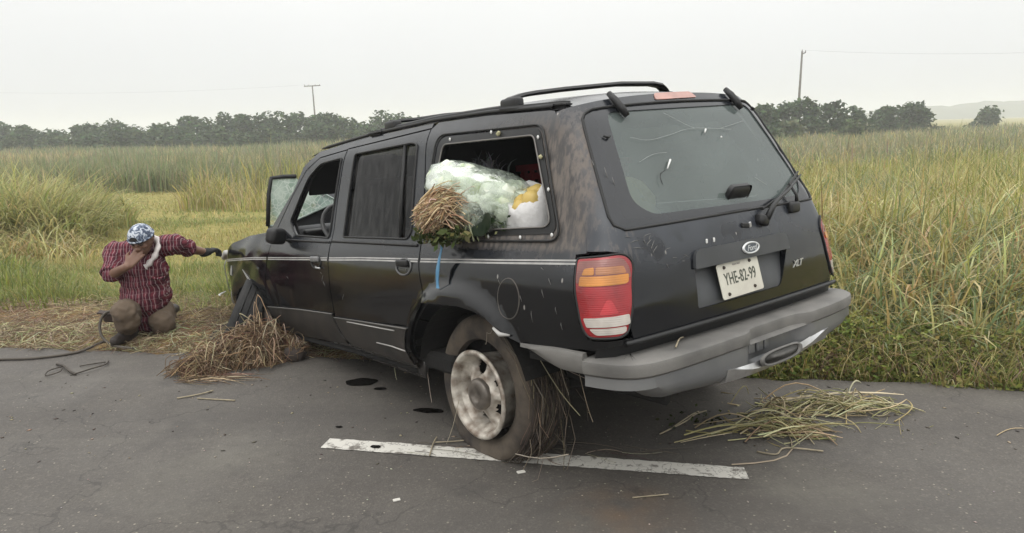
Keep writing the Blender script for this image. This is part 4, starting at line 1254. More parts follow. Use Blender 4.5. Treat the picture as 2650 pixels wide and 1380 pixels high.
# side-window style crease highlights: moulded bead beside the left edge of the glass
# high brake lamp
def lensmat(name, col, rough=.25, trans=.0):
    m, nt, out = new_mat(name); p = N(nt, 'ShaderNodeBsdfPrincipled')
    p.inputs['Base Color'].default_value = (*col, 1); p.inputs['Roughness'].default_value = rough; p.inputs['Coat Weight'].default_value = .6; p.inputs['Coat Roughness'].default_value = .08
    tc = N(nt, 'ShaderNodeTexCoord'); wv = N(nt, 'ShaderNodeTexWave'); wv.bands_direction = 'Z'; wv.inputs['Scale'].default_value = 38; wv.inputs['Distortion'].default_value = .4
    nt.links.new(tc.outputs['Object'], wv.inputs['Vector'])
    bp = N(nt, 'ShaderNodeBump'); bp.inputs['Strength'].default_value = .14; bp.inputs['Distance'].default_value = .004
    nt.links.new(wv.outputs['Fac'], bp.inputs['Height']); nt.links.new(bp.outputs[0], p.inputs['Normal'])
    ns_ = N(nt, 'ShaderNodeTexNoise'); ns_.inputs['Scale'].default_value = 9; ns_.inputs['Detail'].default_value = 3; nt.links.new(tc.outputs['Object'], ns_.inputs['Vector'])
    mr_ = N(nt, 'ShaderNodeMapRange'); mr_.inputs['From Min'].default_value = .3; mr_.inputs['From Max'].default_value = .7; mr_.inputs['To Min'].default_value = 1.0; mr_.inputs['To Max'].default_value = .55; nt.links.new(ns_.outputs['Fac'], mr_.inputs['Value'])
    sc_2 = N(nt, 'ShaderNodeVectorMath'); sc_2.operation = 'SCALE'; sc_2.inputs[0].default_value = col; nt.links.new(mr_.outputs[0], sc_2.inputs['Scale']); nt.links.new(sc_2.outputs[0], p.inputs['Base Color'])
    nt.links.new(p.outputs[0], out.inputs[0]); return m
M_RED = lensmat('red_lens', (0.36, 0.011, 0.016)); M_DRED = lensmat('deep_red_lens', (0.30, 0.013, 0.018)); M_BRED = lensmat('bright_red_lens', (0.52, 0.030, 0.038)); M_AMB = lensmat('amber_lens', (0.62, 0.235, 0.03)); M_AMB2 = lensmat('dull_amber_lens', (0.40, 0.15, 0.05))
M_WHT = lensmat('white_lens', (0.58, 0.53, 0.48)); M_PINK = lensmat('faded_lens', (0.50, 0.235, 0.185), .4); M_TOPL = lensmat('faded_top_lens', (0.24, 0.075, 0.06))
zc_ = 1.678
hb = rounded([(.155, zc_ - .016), (.135, zc_ + .016), (-.135, zc_ + .018), (-.155, zc_ - .013)], [.01, .02, .02, .01])
panel('high_brake_lamp', hb, Rr, M_PINK, suv, [], .03, .01, .004, (-1, 0, 0))
# glass hinges
for s_ in (.43, -.43):
    pts = [Rr(s_ + (.01 if s_ > 0 else .012) * 0, 1.69) + Vector((-.012, 0, .012)), Rr(s_, 1.665) + Vector((-.022, 0, .006)), Rr(s_ - .012, 1.628) + Vector((-.020, 0, 0)), Rr(s_ - .026, 1.596) + Vector((-.012, 0, 0))]
    tube('glass_hinge', pts, [.013, .017, .019, .013], M_TRIM, suv, 8)
for (s_, z_, l_) in ((.585, 1.52, .03), (-.60, 1.60, .04)):
    tube('glass_stop', [Rr(s_, z_) + Vector((-.006, 0, 0)), Rr(s_ - .02, z_ - .008) + Vector((-.01, 0, 0)), Rr(s_ - .03, z_ - .004) + Vector((-.008, 0, 0))], .005, M_TRIM, suv, 6)
# wiper, its pivot cap and the latch button
def on_tail(s_, z_, o=0): return Rr(s_, z_) + Vector((-o, 0, 0))
wp = tube('rear_wiper', [on_tail(-.185, 1.105, .03), on_tail(-.235, 1.15, .045), on_tail(-.30, 1.175, .045), on_tail(-.45, 1.205, .035), on_tail(-.66, 1.262, .03)], [.016, .013, .009, .007, .004], M_TRIM, suv, 8)
tube('blade', [on_tail(-.19, 1.145, .018), on_tail(-.42, 1.19, .016), on_tail(-.69, 1.275, .016)], [.006, .007, .005], M_RUBBER, wp, 6)
b = bmesh.new(); bm_box(b, on_tail(-.165, 1.098, .012), (.05, .07, .05), Matrix.Rotation(rad(20), 3, 'X'), .016, 3); bm_obj('pivot', b, M_TRIM, wp, True, 50)
tube('arm_stub', [on_tail(-.50, 1.232, .03), on_tail(-.505, 1.18, .035), on_tail(-.505, 1.145, .02)], [.006, .008, .01], M_TRIM, wp, 6)
b = bmesh.new(); bm_box(b, on_tail(-.475, 1.128, .012), (.03, .09, .055), None, .014, 3); bm_obj('pivot_cap', b, M_TRIM, suv, True, 50)
b = bmesh.new(); bm_box(b, on_tail(-.075, 1.228, .010), (.026, .165, .072), Matrix.Rotation(rad(-27), 3, 'Y'), .024, 3)
bm_obj('glass_latch', b, M_TRIM, suv, True, 50)
b = bmesh.new(); bm_box(b, on_tail(-.045, 1.088, .004), (.014, .07, .022), Matrix.Rotation(rad(6), 3, 'X'), .006, 2); bm_obj('broken_trim_mount', b, M_RUBBER, suv)
b = bmesh.new(); bm_box(b, on_tail(-.068, 1.088, .009), (.008, .018, .026), Matrix.Rotation(rad(-14), 3, 'X'), .003, 1); bm_obj('trim_clip', b, M_SILVER, suv)
for s_ in (.255, .205):
    b = bmesh.new(); bm_box(b, on_tail(s_, 1.052, .002), (.008, .011, .020), None, .003, 1); bm_obj('trim_clip', b, M_CLIP, suv)

# number-plate housing
M_HOUSE = principled('grey_plate_housing', (0.055, 0.058, 0.062), .5, noise=.25, nscale=6)
def Rin(d): return lambda s_, z_: Rr(s_, z_) + Vector((d * ss(.80, .955, z_), 0, 0))
hs_ = panel('plate_housing', [(.362, .953), (-.356, .953), (-.265, .786), (.365, .783)], lambda s_, z_: Rr(s_, z_) + Vector((.006 + .030 * ss(.785, .955, z_), 0, 0)), M_HOUSE, suv, [], .03, .004, 0, (-1, 0, 0))
panel('hood', rounded([(.352, 1.026), (-.352, 1.026), (-.360, .948), (.366, .948)], [.045, .045, .008, .008]), Rr, M_HOUSE, hs_, [], .03, .055, .014, (-1, 0, 0))
for sg, a_ in ((1, [(.362, .953), (.365, .783)]), (-1, [(-.356, .953), (-.265, .786)])):
    V = []
    for t_ in np.linspace(0, 1, 8):
        s_ = a_[0][0] + (a_[1][0] - a_[0][0]) * t_; z_ = a_[0][1] + (a_[1][1] - a_[0][1]) * t_
        q0 = Rr(s_, z_) + Vector((.002, 0, 0)); V += [q0, q0 + Vector((.004 + .030 * ss(.785, .955, z_) + .004, 0, 0))]
    mesh_obj('cheek', V, [(2 * i, 2 * i + 1, 2 * i + 3, 2 * i + 2) for i in range(7)], M_GATE, hs_)

# lettering helper: real extruded letters
def text_geo(body, size, extrude=.0008, shear=0.0, space=1.0, offset=0.0):
    cu = bpy.data.curves.new('lettering', 'FONT'); cu.body = body; cu.size = size; cu.extrude = extrude; cu.shear = shear; cu.space_character = space; cu.offset = offset
    cu.align_x = 'CENTER'; cu.align_y = 'CENTER'; cu.resolution_u = 3
    o = bpy.data.objects.new('tmp_lettering', cu); COL.objects.link(o)
    dg = bpy.context.evaluated_depsgraph_get(); dg.update()
    me = bpy.data.meshes.new_from_object(o.evaluated_get(dg))
    V_ = [v.co.copy() for v in me.vertices]; F_ = [tuple(p.vertices) for p in me.polygons]
    bpy.data.objects.remove(o); bpy.data.curves.remove(cu); bpy.data.meshes.remove(me)
    return V_, F_
def place(VF, origin, right, up, nrm, sx=1.0, sy=1.0):
    V_, F_ = VF
    return [origin + right * v.x * sx + up * v.y * sy + nrm * v.z for v in V_], F_
# number plate (photo shows it hanging a little askew)
cen = Rr(.062, .873) + Vector((-.004, 0, 0))
pr = Vector((0, -1, 0)); pr.normalize()
up = (Rr(.062, .95) + Vector((.02, 0, 0)) - Rr(.062, .80)).normalized()
pr = (Matrix.Rotation(rad(-1.0), 3, Vector((1, 0, 0))) @ pr); nr = up.cross(pr) * -1
nr = pr.cross(up).normalized()
M_PLATE = principled('plate_white', (0.60, 0.585, 0.50), .5, col2=(0.50, 0.47, 0.40), nscale=9)
M_INK = principled('plate_ink', (0.055, 0.062, 0.045), .6)
V_, F_ = [], []
out_ = rounded([(-.155, -.076), (.155, -.076), (.155, .076), (-.155, .076)], .012, 4)
n_ = len(out_)
V_ = [cen + pr * a + up * b_ + nr * .002 for a, b_ in out_] + [cen + pr * a + up * b_ - nr * .001 for a, b_ in out_]
F_ = [tuple(range(n_))] + [(i, i + n_, (i + 1) % n_ + n_, (i + 1) % n_) for i in range(n_)]
plate = mesh_obj('number_plate', V_, F_, M_PLATE, suv)
plate['label'] = 'white plate reading YHE-82-99'
V_, F_ = place(text_geo('YHE-82-99', .064, .0006, 0, 1.04, .0005), cen + up * .004 + nr * .0028, pr, up, nr, .80, 1.16)
mesh_obj('lettering', V_, F_, M_INK, plate)
V_, F_ = place(text_geo('VERACRUZ', .015, .0004), cen + up * .062 + nr * .0028 - pr * .012, pr, up, nr, .8, .8)
mesh_obj('lettering', V_, F_, principled('faint_plate_print', (0.33, 0.30, 0.29), .6), plate)
M_BOLT = principled('rusty_bolt', (0.035, 0.025, 0.018), .7)
for (a, b_) in ((-.105, .058), (.088, .062), (-.108, -.058), (.088, -.054)):
    o_ = bmesh.new(); bmesh.ops.create_cone(o_, cap_ends=True, segments=8, radius1=.0085, radius2=.006, depth=.007)
    q_ = nr.to_track_quat('Z', 'Y').to_matrix().to_4x4()
    bmesh.ops.transform(o_, matrix=Matrix.Translation(cen + pr * a + up * b_ + nr * .005) @ q_, verts=o_.verts); bm_obj('bolt', o_, M_BOLT, plate)
# oval badge
bc = Rr(-.031, .992) + Vector((-.016, 0, 0)); bu = (Rr(-.03, 1.02) - Rr(-.03, .96)).normalized(); br_ = Vector((0, -1, 0)); bn = br_.cross(bu)
def oval(rx, ry, z, n=36): return [bc + br_ * rx * math.cos(a) + bu * ry * math.sin(a) + bn * z for a in np.linspace(0, 2 * math.pi, n, endpoint=False)]
V_ = oval(.066, .028, 0) + oval(.064, .0265, .005) + oval(.054, .0205, .0055) + oval(.052, .0195, .003)
F_ = []
for r_i in range(3): F_ += [(r_i * 36 + i, r_i * 36 + (i + 1) % 36, (r_i + 1) * 36 + (i + 1) % 36, (r_i + 1) * 36 + i) for i in range(36)]
badge = mesh_obj('badge', V_, F_, principled('badge_silver', (0.62, 0.63, 0.63), .35, metal=.4), suv, smooth=True)
mesh_obj('field', oval(.053, .020, .0032), [tuple(range(36))], principled('badge_field', (0.085, 0.10, 0.12), .4, noise=.4, nscale=60), badge)
V_, F_ = place(text_geo('Ford', .040, .0008, .35, .92), bc + bn * .0045 - bu * .001, br_, bu, bn, .98, .92)
mesh_obj('lettering', V_, F_, principled('badge_letters', (0.60, 0.61, 0.61), .35, metal=.3), badge)
xo = Rr(-.43, .868) + Vector((-.003, 0, 0))
V_, F_ = place(text_geo('XLT', .052, .002, .30, .86), xo, (Matrix.Rotation(rad(-2), 3, 'X') @ Vector((0, -1, 0))), Vector((0, 0, 1)), Vector((-1, 0, 0)), .98, .88)
tl = mesh_obj('trim_badge', V_, F_, principled('trim_badge_silver', (0.55, 0.55, 0.53), .35, metal=.4), suv)
tl['label'] = 'silver slanted XLT letters'

# --- tail lamps
def lamp_build(fn, name, sgn):
    def k95(p): return [(-.088 + (a + .088) * .955, .902 + (b - .902) * .95) for a, b in p]
    base = panel(name, k95(lamp), fn, M_RED, suv, [], .02, .03, .004, (-.7, .7 * sgn, 0))
    def sub(nm, poly, mt, o): panel(nm, k95(poly), fn, mt, base, [], .02, .004, o, (-.7, .7 * sgn, 0))
    sub('top_lens', rounded([(.030, 1.043), (-.160, 1.056), (-.200, 1.012), (-.212, .975), (.030, .958)], [.02, .04, .03, .005, .005]), M_TOPL, .0055)
    sub('amber_lens', rounded([(-.012, 1.015), (-.052, 1.021), (-.056, .992), (-.001, .990)], .006), M_AMB, .008)
    sub('amber_lens', rounded([(-.060, 1.021), (-.168, 1.022), (-.186, .994), (-.062, .992)], .008), M_AMB2, .0075)
    sub('amber_lens', rounded([(.006, .985), (-.196, .990), (-.198, .958), (-.185, .952), (.012, .948)], .008), M_AMB, .008)
    sub('bright_patch', rounded([(-.104, .895), (-.122, .895), (-.150, .838), (-.072, .836)], .010), M_BRED, .0062)
    sub('white_lens', rounded([(-.004, .822), (-.194, .832), (-.198, .794), (-.180, .790), (-.018, .786)], .008), M_WHT, .008)
    sub('white_lens', rounded([(-.028, .781), (-.178, .785), (-.176, .764), (-.160, .758), (-.055, .756)], .012), M_WHT, .008)
    rim = [fn(a, b) + Vector((-.003, .003 * sgn, 0)) for a, b in resample(shrink(k95(lamp), -.006), .03)]
    tube('rim', rim, .005, M_RUBBER, base, 6, closed=True)
lamp_build(C, 'tail_lamp', 1)
def Cr(t, z):
    p = C(t, z); return tilt((p.x, -p.y, p.z))
lamp_build(Cr, 'tail_lamp', -1)

# --- rear bumper: a profile swept round the tail in plan
plan = [(-.47, .905), (-.60, .915), (-.76, .918), (-.90, .908), (-1.02, .872), (-1.085, .80), (-1.108, .68), (-1.118, .50), (-1.120, .25), (-1.120, 0), (-1.120, -.25), (-1.116, -.50), (-1.098, -.70), (-1.066, -.82), (-1.00, -.895), (-.90, -.918), (-.76, -.918), (-.47, -.905)]
def catmull(P, k=6):
    P = [np.array(p, float) for p in P]; out = []
    for i in range(len(P) - 1):
        p0 = P[max(i - 1, 0)]; p1 = P[i]; p2 = P[i + 1]; p3 = P[min(i + 2, len(P) - 1)]
        for j in range(k):
            t = j / k; out.append(.5 * ((2 * p1) + (-p0 + p2) * t + (2 * p0 - 5 * p1 + 4 * p2 - p3) * t * t + (-p0 + 3 * p1 - 3 * p2 + p3) * t ** 3))
    out.append(P[-1]); return np.array(out)
PL = catmull(plan)
TN = np.gradient(PL, axis=0); TN /= np.linalg.norm(TN, axis=1, keepdims=True); NO = np.stack([TN[:, 1], -TN[:, 0]], 1)
if NO[len(NO) // 2] @ np.array([-1, 0]) < 0: NO = -NO
def sweep(name, prof, mat, parent, sel=lambda p: True, smooth=True, fnz=None, fno=None):
    I = [i for i in range(len(PL)) if sel(PL[i])]
    V = []; F = []; k = len(prof)
    for i in I:
        for j, (o, z) in enumerate(prof):
            if fno: o = o + fno(PL[i], j)
            q = PL[i] + NO[i] * o
            V.append(Vector((q[0], q[1], z + (fnz(PL[i], j) if fnz else 0))))
    for a in range(len(I) - 1):
        for j in range(k - 1): F.append((a * k + j, a * k + j + 1, (a + 1) * k + j + 1, (a + 1) * k + j))
    F.append(tuple(range(k))); F.append(tuple(reversed([(len(I) - 1) * k + j for j in range(k)])))
    o = mesh_obj(name, V, F, mat, parent, smooth=smooth)
    o.data.set_sharp_from_angle(angle=rad(35))
    return o
rear = lambda p: p[0] < -.84
def notch(p):                                            # 1 inside the step notch behind the plate
    return ss(.20, .10, p[1]) * ss(-.34, -.22, p[1])
body_f = lambda p, j: -.045 * notch(p) if j in (1, 2, 3) else (-.012 * notch(p) if j == 4 else 0)
def low_f(p, j):                                         # lower edge drops at the left corner, rises to the right
    up = .030 * ss(-.10, -.48, p[1]) + .03 * ss(-.5, -.9, p[1]) + .040 * ss(.1, .75, p[1])
    z0 = (0, 0, .56, .52, .490, .462, .452, .46)[j] if j >= 2 else 9
    lift = .055 * min(1, max(0, (abs(p[1]) - .70) / .17)) + .055 * min(1, max(0, (p[0] + 1.04) / .18))     # ends cut away diagonally round the corners
    return min(up * (.5 if j == 3 else 1) * (j >= 3) + lift * (j >= 3), max(0, .592 - z0)) if j >= 3 else 0
bump = sweep('rear_bumper', [(-.12, .600), (-.014, .602), (-.012, .56), (-.016, .52), (-.022, .490), (-.050, .462), (-.10, .452), (-.14, .46)], M_BUMPER, suv, rear, True, low_f, body_f)
bump['label'] = 'scuffed grey rear bumper with a step notch'
pad_f = lambda p, j: -.042 * notch(p) if j in (2, 3, 4, 5) else 0
sweep('step_pad', [(-.22, .668), (-.20, .676), (-.018, .668), (-.004, .660), (0, .645), (-.004, .612), (-.012, .604), (-.10, .600)], M_PLASTIC, bump, rear, True, None, pad_f)
def lip_sel(p): return -.52 < p[1] < .34
def lip_z(p, j): return .030 * ss(-.35, -.9, p[1]) + (-.010 if j == 1 else 0)
sweep('bright_lip', [(-.016, .520), (-.008, .492), (-.026, .466), (-.052, .455), (-.055, .468)], M_CHROME, bump, lip_sel, True, lambda p, j: low_f(p, 4) + .03 * (1 - ss(.34, .1, p[1]) * ss(-.52, -.3, p[1])) * (1 if j < 2 else 0) - (.03 * (1 - ss(.34, .1, p[1]) * ss(-.52, -.3, p[1])) if j == 0 else 0))
# oval step plate set in the notch
ov = []
for a in np.linspace(0, 2 * math.pi, 28, endpoint=False):
    ov.append((-.055 + .165 * math.copysign(abs(math.cos(a)) ** .7, math.cos(a)), .518 + .034 * math.copysign(abs(math.sin(a)) ** .7, math.sin(a))))
V_ = [Vector((-1.120 + .004, y, z)) for y, z in ov] + [Vector((-1.120 - .010, y * .97 - .002, .518 + (z - .518) * .93)) for y, z in ov] + [Vector((-1.120 - .001, -.055 + (y + .055) * .82, .518 + (z - .518) * .7)) for y, z in ov]
n_ = 28
F_ = [(r_ * n_ + i, r_ * n_ + (i + 1) % n_, (r_ + 1) * n_ + (i + 1) % n_, (r_ + 1) * n_ + i) for r_ in range(2) for i in range(n_)] + [tuple(reversed(range(2 * n_, 3 * n_)))]
mesh_obj('step_plate', V_, F_, M_PLASTIC, bump, smooth=True)
b = bmesh.new()
for (y, z, w_, h_) in ((.115, .575, .05, .05), (.05, .575, .05, .05), (.0, .575, .03, .05)):
    bm_box(b, Vector((-1.076, y, z)), (.014, w_, h_), None, .006, 2)
bm_obj('step_rib', b, M_BUMPER, bump, True, 50)
# bumper return between wheel arch and corner
side_sel = lambda p: p[0] >= -.86 and p[1] > 0
sweep('bumper_return', [(-.03, .690), (-.010, .688), (-.004, .675), (-.006, .625), (-.018, .605), (-.06, .60)], M_PLASTIC, suv, side_sel, True, lambda p, j: (.055 * ss(-.75, -.47, p[0]) if j >= 3 else -.012 * ss(-.75, -.47, p[0])))
sweep('bumper_return', [(-.03, .690), (-.010, .688), (-.004, .675), (-.006, .60), (-.018, .575), (-.06, .57)], M_PLASTIC, suv, lambda p: p[0] >= -.86 and p[1] < 0, True)
# torn trim tip behind the wheel
tube('torn_trim', [S(-.335, .735) + Vector((0, .01, 0)), S(-.38, .712) + Vector((0, .02, 0)), S(-.42, .708) + Vector((0, .014, 0))], [.006, .011, .004], principled('bare_plastic', (0.4, 0.39, 0.37), .5), suv, 6)
# gate sill moulding
pts = [Rr(s_, .722) + Vector((-.008, 0, 0)) for s_ in np.linspace(.80, -.80, 24)]
tube('gate_sill', pts, .012, M_TRIM, suv, 6)
V_ = []
for s_ in np.linspace(.9, -.9, 24):
    q0 = Rr(s_, .735); V_ += [q0 + Vector((.012, 0, 0)), q0 + Vector((.03, 0, -.09))]
mesh_obj('gate_sill_panel', V_, [(2 * i, 2 * i + 1, 2 * i + 3, 2 * i + 2) for i in range(23)], M_TRIM, suv, smooth=True)

# --- stripes along the side: two thin silver lines
sx = np.array([-.795, -.4, .342, 1.0, 1.411, 2.0, 2.751, 2.982, 3.4, 3.675]); sz = np.array([1.034, 1.020, .996, .978, .961, .940, .913, .900, .872, .846])
M_STRIPE = principled('silver_pinstripe', (0.40, 0.39, 0.375), .45, noise=.25, nscale=20)
def stripe(parent, x0, x1):
    for dz, hw in ((.0065, .0034), (-.0060, .0040)):
        V_ = []
        for x in np.linspace(x0, x1, max(6, int(abs(x1 - x0) / .04))):
            z = float(np.interp(x, sx, sz)) + dz
            V_ += [S(x, z + hw) + Vector((0, .0015, 0)), S(x, z - hw) + Vector((0, .0015, 0))]
        n_ = len(V_) // 2
        mesh_obj('pinstripe', V_, [(2 * i, 2 * i + 1, 2 * i + 3, 2 * i + 2) for i in range(n_ - 1)], M_STRIPE, parent, smooth=True)
stripe(quarter, -.797, .345); stripe(rear_door, .37, 1.426); stripe(front_door, 1.452, 2.48); stripe(wg, 2.51, 3.69)

# --- door cladding with a highlight painted along its top edge
def clad(door, pts, topn):
    c_ = panel('cladding', pts, S, M_CLAD, door, [], .05, .012, .010)
    e = [S(x, z) + Vector((0, .011, 0)) for x, z in pts[:topn]]
    tube('edge', e, .0045, principled('edge_highlight', (0.12, 0.115, 0.105), .45), suv, 5)
clad(front_door, [(2.50, .560), (1.95, .588), (1.415, .612), (1.365, .50), (1.29, .425), (2.43, .366)], 3)
clad(rear_door, [(1.385, .592), (.90, .612), (.462, .632), (.505, .420), (1.24, .428), (1.318, .495)], 3)
for (d_, x0, x1, z0, z1) in ((rear_door, .50, .86, .505, .498), (rear_door, .62, 1.2, .60, .585)):
    tube('scrape', [S(x0, z0) + Vector((0, .013, 0)), S((x0 + x1) / 2, (z0 + z1) / 2) + Vector((0, .014, 0)), S(x1, z1) + Vector((0, .013, 0))], .0042, principled('raw_scrape', (0.34, 0.33, 0.31), .6), d_, 5)
# belt mouldings under the windows
for (door, x0, x1, z) in ((front_door, 1.47, 2.44, 1.062), (rear_door, .41, 1.445, 1.068)):
    tube('belt_moulding', [S(x, z) + Vector((0, .004, 0)) for x in np.linspace(x0, x1, 16)], .008, M_TRIM, door, 6)
# window frames and glass
for (door, poly) in ((front_door, fd_win), (rear_door, rd_win)):
    tube('window_frame', [S(x, z) + Vector((0, .002, 0)) for x, z in resample(poly, .06)], .0065, M_RUBBER, door, 6, closed=True)
panel('window', shrink(rd_win, .004), Soff(-.012), M_DGLASS, rear_door, [], .06, .004)
V_, F_ = merge_geo([tube_geo([S(.615, 1.10) + Vector((0, -.004, 0)), S(.668, 1.36) + Vector((0, -.004, 0)), S(.715, 1.61) + Vector((0, -.004, 0))], .011, 6)])
mesh_obj('window_divider', V_, F_, M_RUBBER, rear_door, smooth=True)
b = bmesh.new(); bm_box(b, S(.572, 1.155) + Vector((0, -.05, 0)), (.075, .02, .07), None, .008, 2); bm_obj('red_reflector', b, lensmat('red_reflector', (0.45, .015, .03)), rear_door)
tube('reflector_band', [S(.60, 1.152) + Vector((0, -.036, 0)), S(.545, 1.152) + Vector((0, -.036, 0))], .006, M_CLIP, rear_door, 5)
panel('sail_panel', [(2.42, 1.09), (2.07, 1.085), (2.20, 1.19), (2.23, 1.325)], Soff(-.006), M_TRIM, front_door, [], .05, .006)

# --- handles
def handle(door, x, z, light):
    M_ = principled('worn_handle', (0.22, 0.22, 0.22), .4, noise=.3, nscale=30) if light else M_TRIM
    cup = [S(x + .075 * math.cos(a), z - .012 + .042 * math.sin(a)) + Vector((0, .002, 0)) for a in np.linspace(0, 2 * math.pi, 24, endpoint=False)]
    rim = tube('handle_cup', cup, .0055, principled('cup_rim', (0.10, 0.10, 0.10), .4) if not light else M_TRIM, door, 6, closed=True)
    b_ = bmesh.new(); bm_box(b_, S(x, z - .012) + Vector((0, -.004, 0)), (.12, .008, .066), None, .003, 1); bm_obj('recess', b_, M_RUBBER, rim)
    b_ = bmesh.new(); bm_box(b_, S(x + .004, z + .008) + Vector((0, .012, 0)), (.118, .022, .036), Matrix.Rotation(rad(2), 3, 'Y'), .010, 3)
    bm_obj('door_handle', b_, M_, door, True, 60)
handle(rear_door, .50, .968, False)
handle(front_door, 1.618, .945, True)
tube('lock_rod', [S(1.60, .905) + Vector((0, .012, 0)), S(1.57, .90) + Vector((0, .02, 0)), S(1.53, .898) + Vector((0, .012, 0))], .006, M_SILVER, front_door, 6)
# small scars in the paint
M_SCAR = principled('bare_scar', (0.19, 0.185, 0.175), .6)
for (x, z, l, a) in [(1.52, .835, .05, -60), (1.50, .80, .04, 50), (1.54, .865, .03, 20), (2.12, .80, .03, 30), (1.235, .735, .045, -55), (.47, .94, .02, 80), (-.62, .90, .04, 75), (-.70, .84, .03, 80), (-.55, .80, .05, 85), (-.48, .87, .03, 70), (-.66, .95, .035, 65), (-.73, .78, .03, 80), (-.33, .93, .02, 70), (-.6, 1.0, .02, 30)]:
    d = Vector((math.cos(rad(a)) * l / 2, 0, math.sin(rad(a)) * l / 2)); c0 = S(x, z) + Vector((0, .0012, 0))
    tube('paint_scar', [c0 - d, c0 + d * .3 + Vector((.003, 0, .002)), c0 + d], [.0005, .0015, .0005], M_SCAR, suv, 4)
for (s_, z_, l, a) in [(.70, 1.12, .03, 10), (.67, 1.10, .05, -5), (.60, 1.115, .045, -15), (.60, 1.085, .04, -40), (.585, 1.07, .05, -60), (.575, 1.055, .045, -45), (.66, 1.072, .07, 8), (.62, 1.09, .025, 60), (.59, 1.10, .03, -70), (.50, 1.05, .03, -10), (.47, 1.01, .03, 5), (.40, 1.01, .03, 20), (.42, .99, .015, 0), (.52, .985, .02, 60), (.69, 1.40, .06, 70), (.66, 1.36, .07, 75), (.645, 1.33, .05, 70), (.72, 1.43, .04, 80)]:
    c0 = Rr(s_, z_) + Vector((-.0012, .0006, 0)); d = (Rr(s_ + .01, z_) - Rr(s_ - .01, z_)).normalized() * math.cos(rad(a)) * l / 2 + Vector((0, 0, math.sin(rad(a)) * l / 2))
    tube('paint_scar', [c0 - d, c0 + d * .2 + Vector((0, .002, .002)), c0 + d], [.0005, .0016, .0005], M_SCAR, suv, 4)
# scratches on the rear glass
for pts in [[(.44, 1.505), (.34, 1.487), (.20, 1.50), (.05, 1.52), (-.10, 1.515), (-.28, 1.50)], [(.16, 1.60), (.05, 1.54), (0, 1.52)], [(-.2, 1.51), (-.42, 1.535)], [(.46, 1.40), (.36, 1.425), (.27, 1.428)], [(-.27, 1.28), (-.34, 1.24)]]:
    cc = catmull(pts, 5); tube('scratch', [Rr(a, b_) + Vector((-.0035, 0, -.001)) for a, b_ in cc], .0007, principled('glass_scratch', (0.42, 0.45, 0.43), .5), suv, 4)
for pts in [[(.315, 1.36), (.27, 1.395)], [(-.055, 1.495), (-.075, 1.51)], [(-.16, 1.467), (-.165, 1.469)]]:
    tube('glass_chip', [Rr(a, b_) + Vector((-.004, 0, 0)) for a, b_ in pts], [.003, .005], M_CLIP, suv, 5)
tube('glass_crack', [Rr(a, b_) + Vector((-.004, 0, 0)) for a, b_ in [(.39, 1.30), (.385, 1.325), (.37, 1.345), (.33, 1.355)]], .0016, M_RUBBER, suv, 4)

# --- door mirror, folded and hanging
mb = bmesh.new(); bm_box(mb, Vector((2.16, .915, 1.10)), (.10, .135, .115), Euler((rad(8), rad(-12), rad(20))).to_matrix(), .035, 4)
mir = bm_obj('door_mirror', mb, M_TRIM, suv, True, 60)
tube('mirror_arm', [S(2.28, 1.10) + Vector((0, -.01, 0)), Vector((2.22, .88, 1.085)), Vector((2.17, .91, 1.08))], [.03, .025, .03], M_TRIM, mir, 8)

# --- popped windscreen, crazed white-green, standing off its frame
def crazed_mat():
    m, nt, out = new_mat('crazed_glass'); L = nt.links.new
    p = N(nt, 'ShaderNodeBsdfDiffuse'); tl_ = N(nt, 'ShaderNodeBsdfTranslucent'); tr_ = N(nt, 'ShaderNodeBsdfTransparent')
    tc = N(nt, 'ShaderNodeTexCoord')
    v = N(nt, 'ShaderNodeTexVoronoi'); v.feature = 'DISTANCE_TO_EDGE'; v.inputs['Scale'].default_value = 26
    n = N(nt, 'ShaderNodeTexNoise'); n.inputs['Scale'].default_value = 5; n.inputs['Detail'].default_value = 6
    L(tc.outputs['Object'], v.inputs['Vector']); L(tc.outputs['Object'], n.inputs['Vector'])
    r = N(nt, 'ShaderNodeMapRange'); r.inputs['From Min'].default_value = 0; r.inputs['From Max'].default_value = .09; L(v.outputs['Distance'], r.inputs['Value'])
    a = N(nt, 'ShaderNodeMixRGB'); a.inputs[1].default_value = (0.74, 0.80, 0.76, 1); a.inputs[2].default_value = (0.34, 0.46, 0.40, 1); L(r.outputs[0], a.inputs[0])
    r2 = N(nt, 'ShaderNodeMapRange'); r2.inputs['From Min'].default_value = .42; r2.inputs['From Max'].default_value = .6; L(n.outputs['Fac'], r2.inputs['Value'])
    b_ = N(nt, 'ShaderNodeMixRGB'); b_.inputs[2].default_value = (0.60, 0.69, 0.63, 1); L(a.outputs[0], b_.inputs[1]); L(r2.outputs[0], b_.inputs[0])
    L(b_.outputs[0], p.inputs['Color']); L(b_.outputs[0], tl_.inputs['Color'])
    al = N(nt, 'ShaderNodeMapRange'); al.inputs['From Min'].default_value = .30; al.inputs['From Max'].default_value = .42; al.inputs['To Min'].default_value = .25; al.inputs['To Max'].default_value = .92; L(n.outputs['Fac'], al.inputs['Value']); 
    m1_ = N(nt, 'ShaderNodeMixShader'); m1_.inputs[0].default_value = .5; L(p.outputs[0], m1_.inputs[1]); L(tl_.outputs[0], m1_.inputs[2])
    m2_ = N(nt, 'ShaderNodeMixShader'); L(al.outputs[0], m2_.inputs[0]); L(tr_.outputs[0], m2_.inputs[1]); L(m1_.outputs[0], m2_.inputs[2])
    L(m2_.outputs[0], out.inputs[0]); return m
wpoly = [Vector((2.70, .695, 1.518)), Vector((2.70, .515, 1.516)), Vector((2.68, .41, 1.447)), Vector((2.63, .245, 1.322)), Vector((2.62, .205, 1.305)), Vector((2.66, .40, 1.235)), Vector((2.70, .62, 1.160)), Vector((2.70, .755, 1.158))]
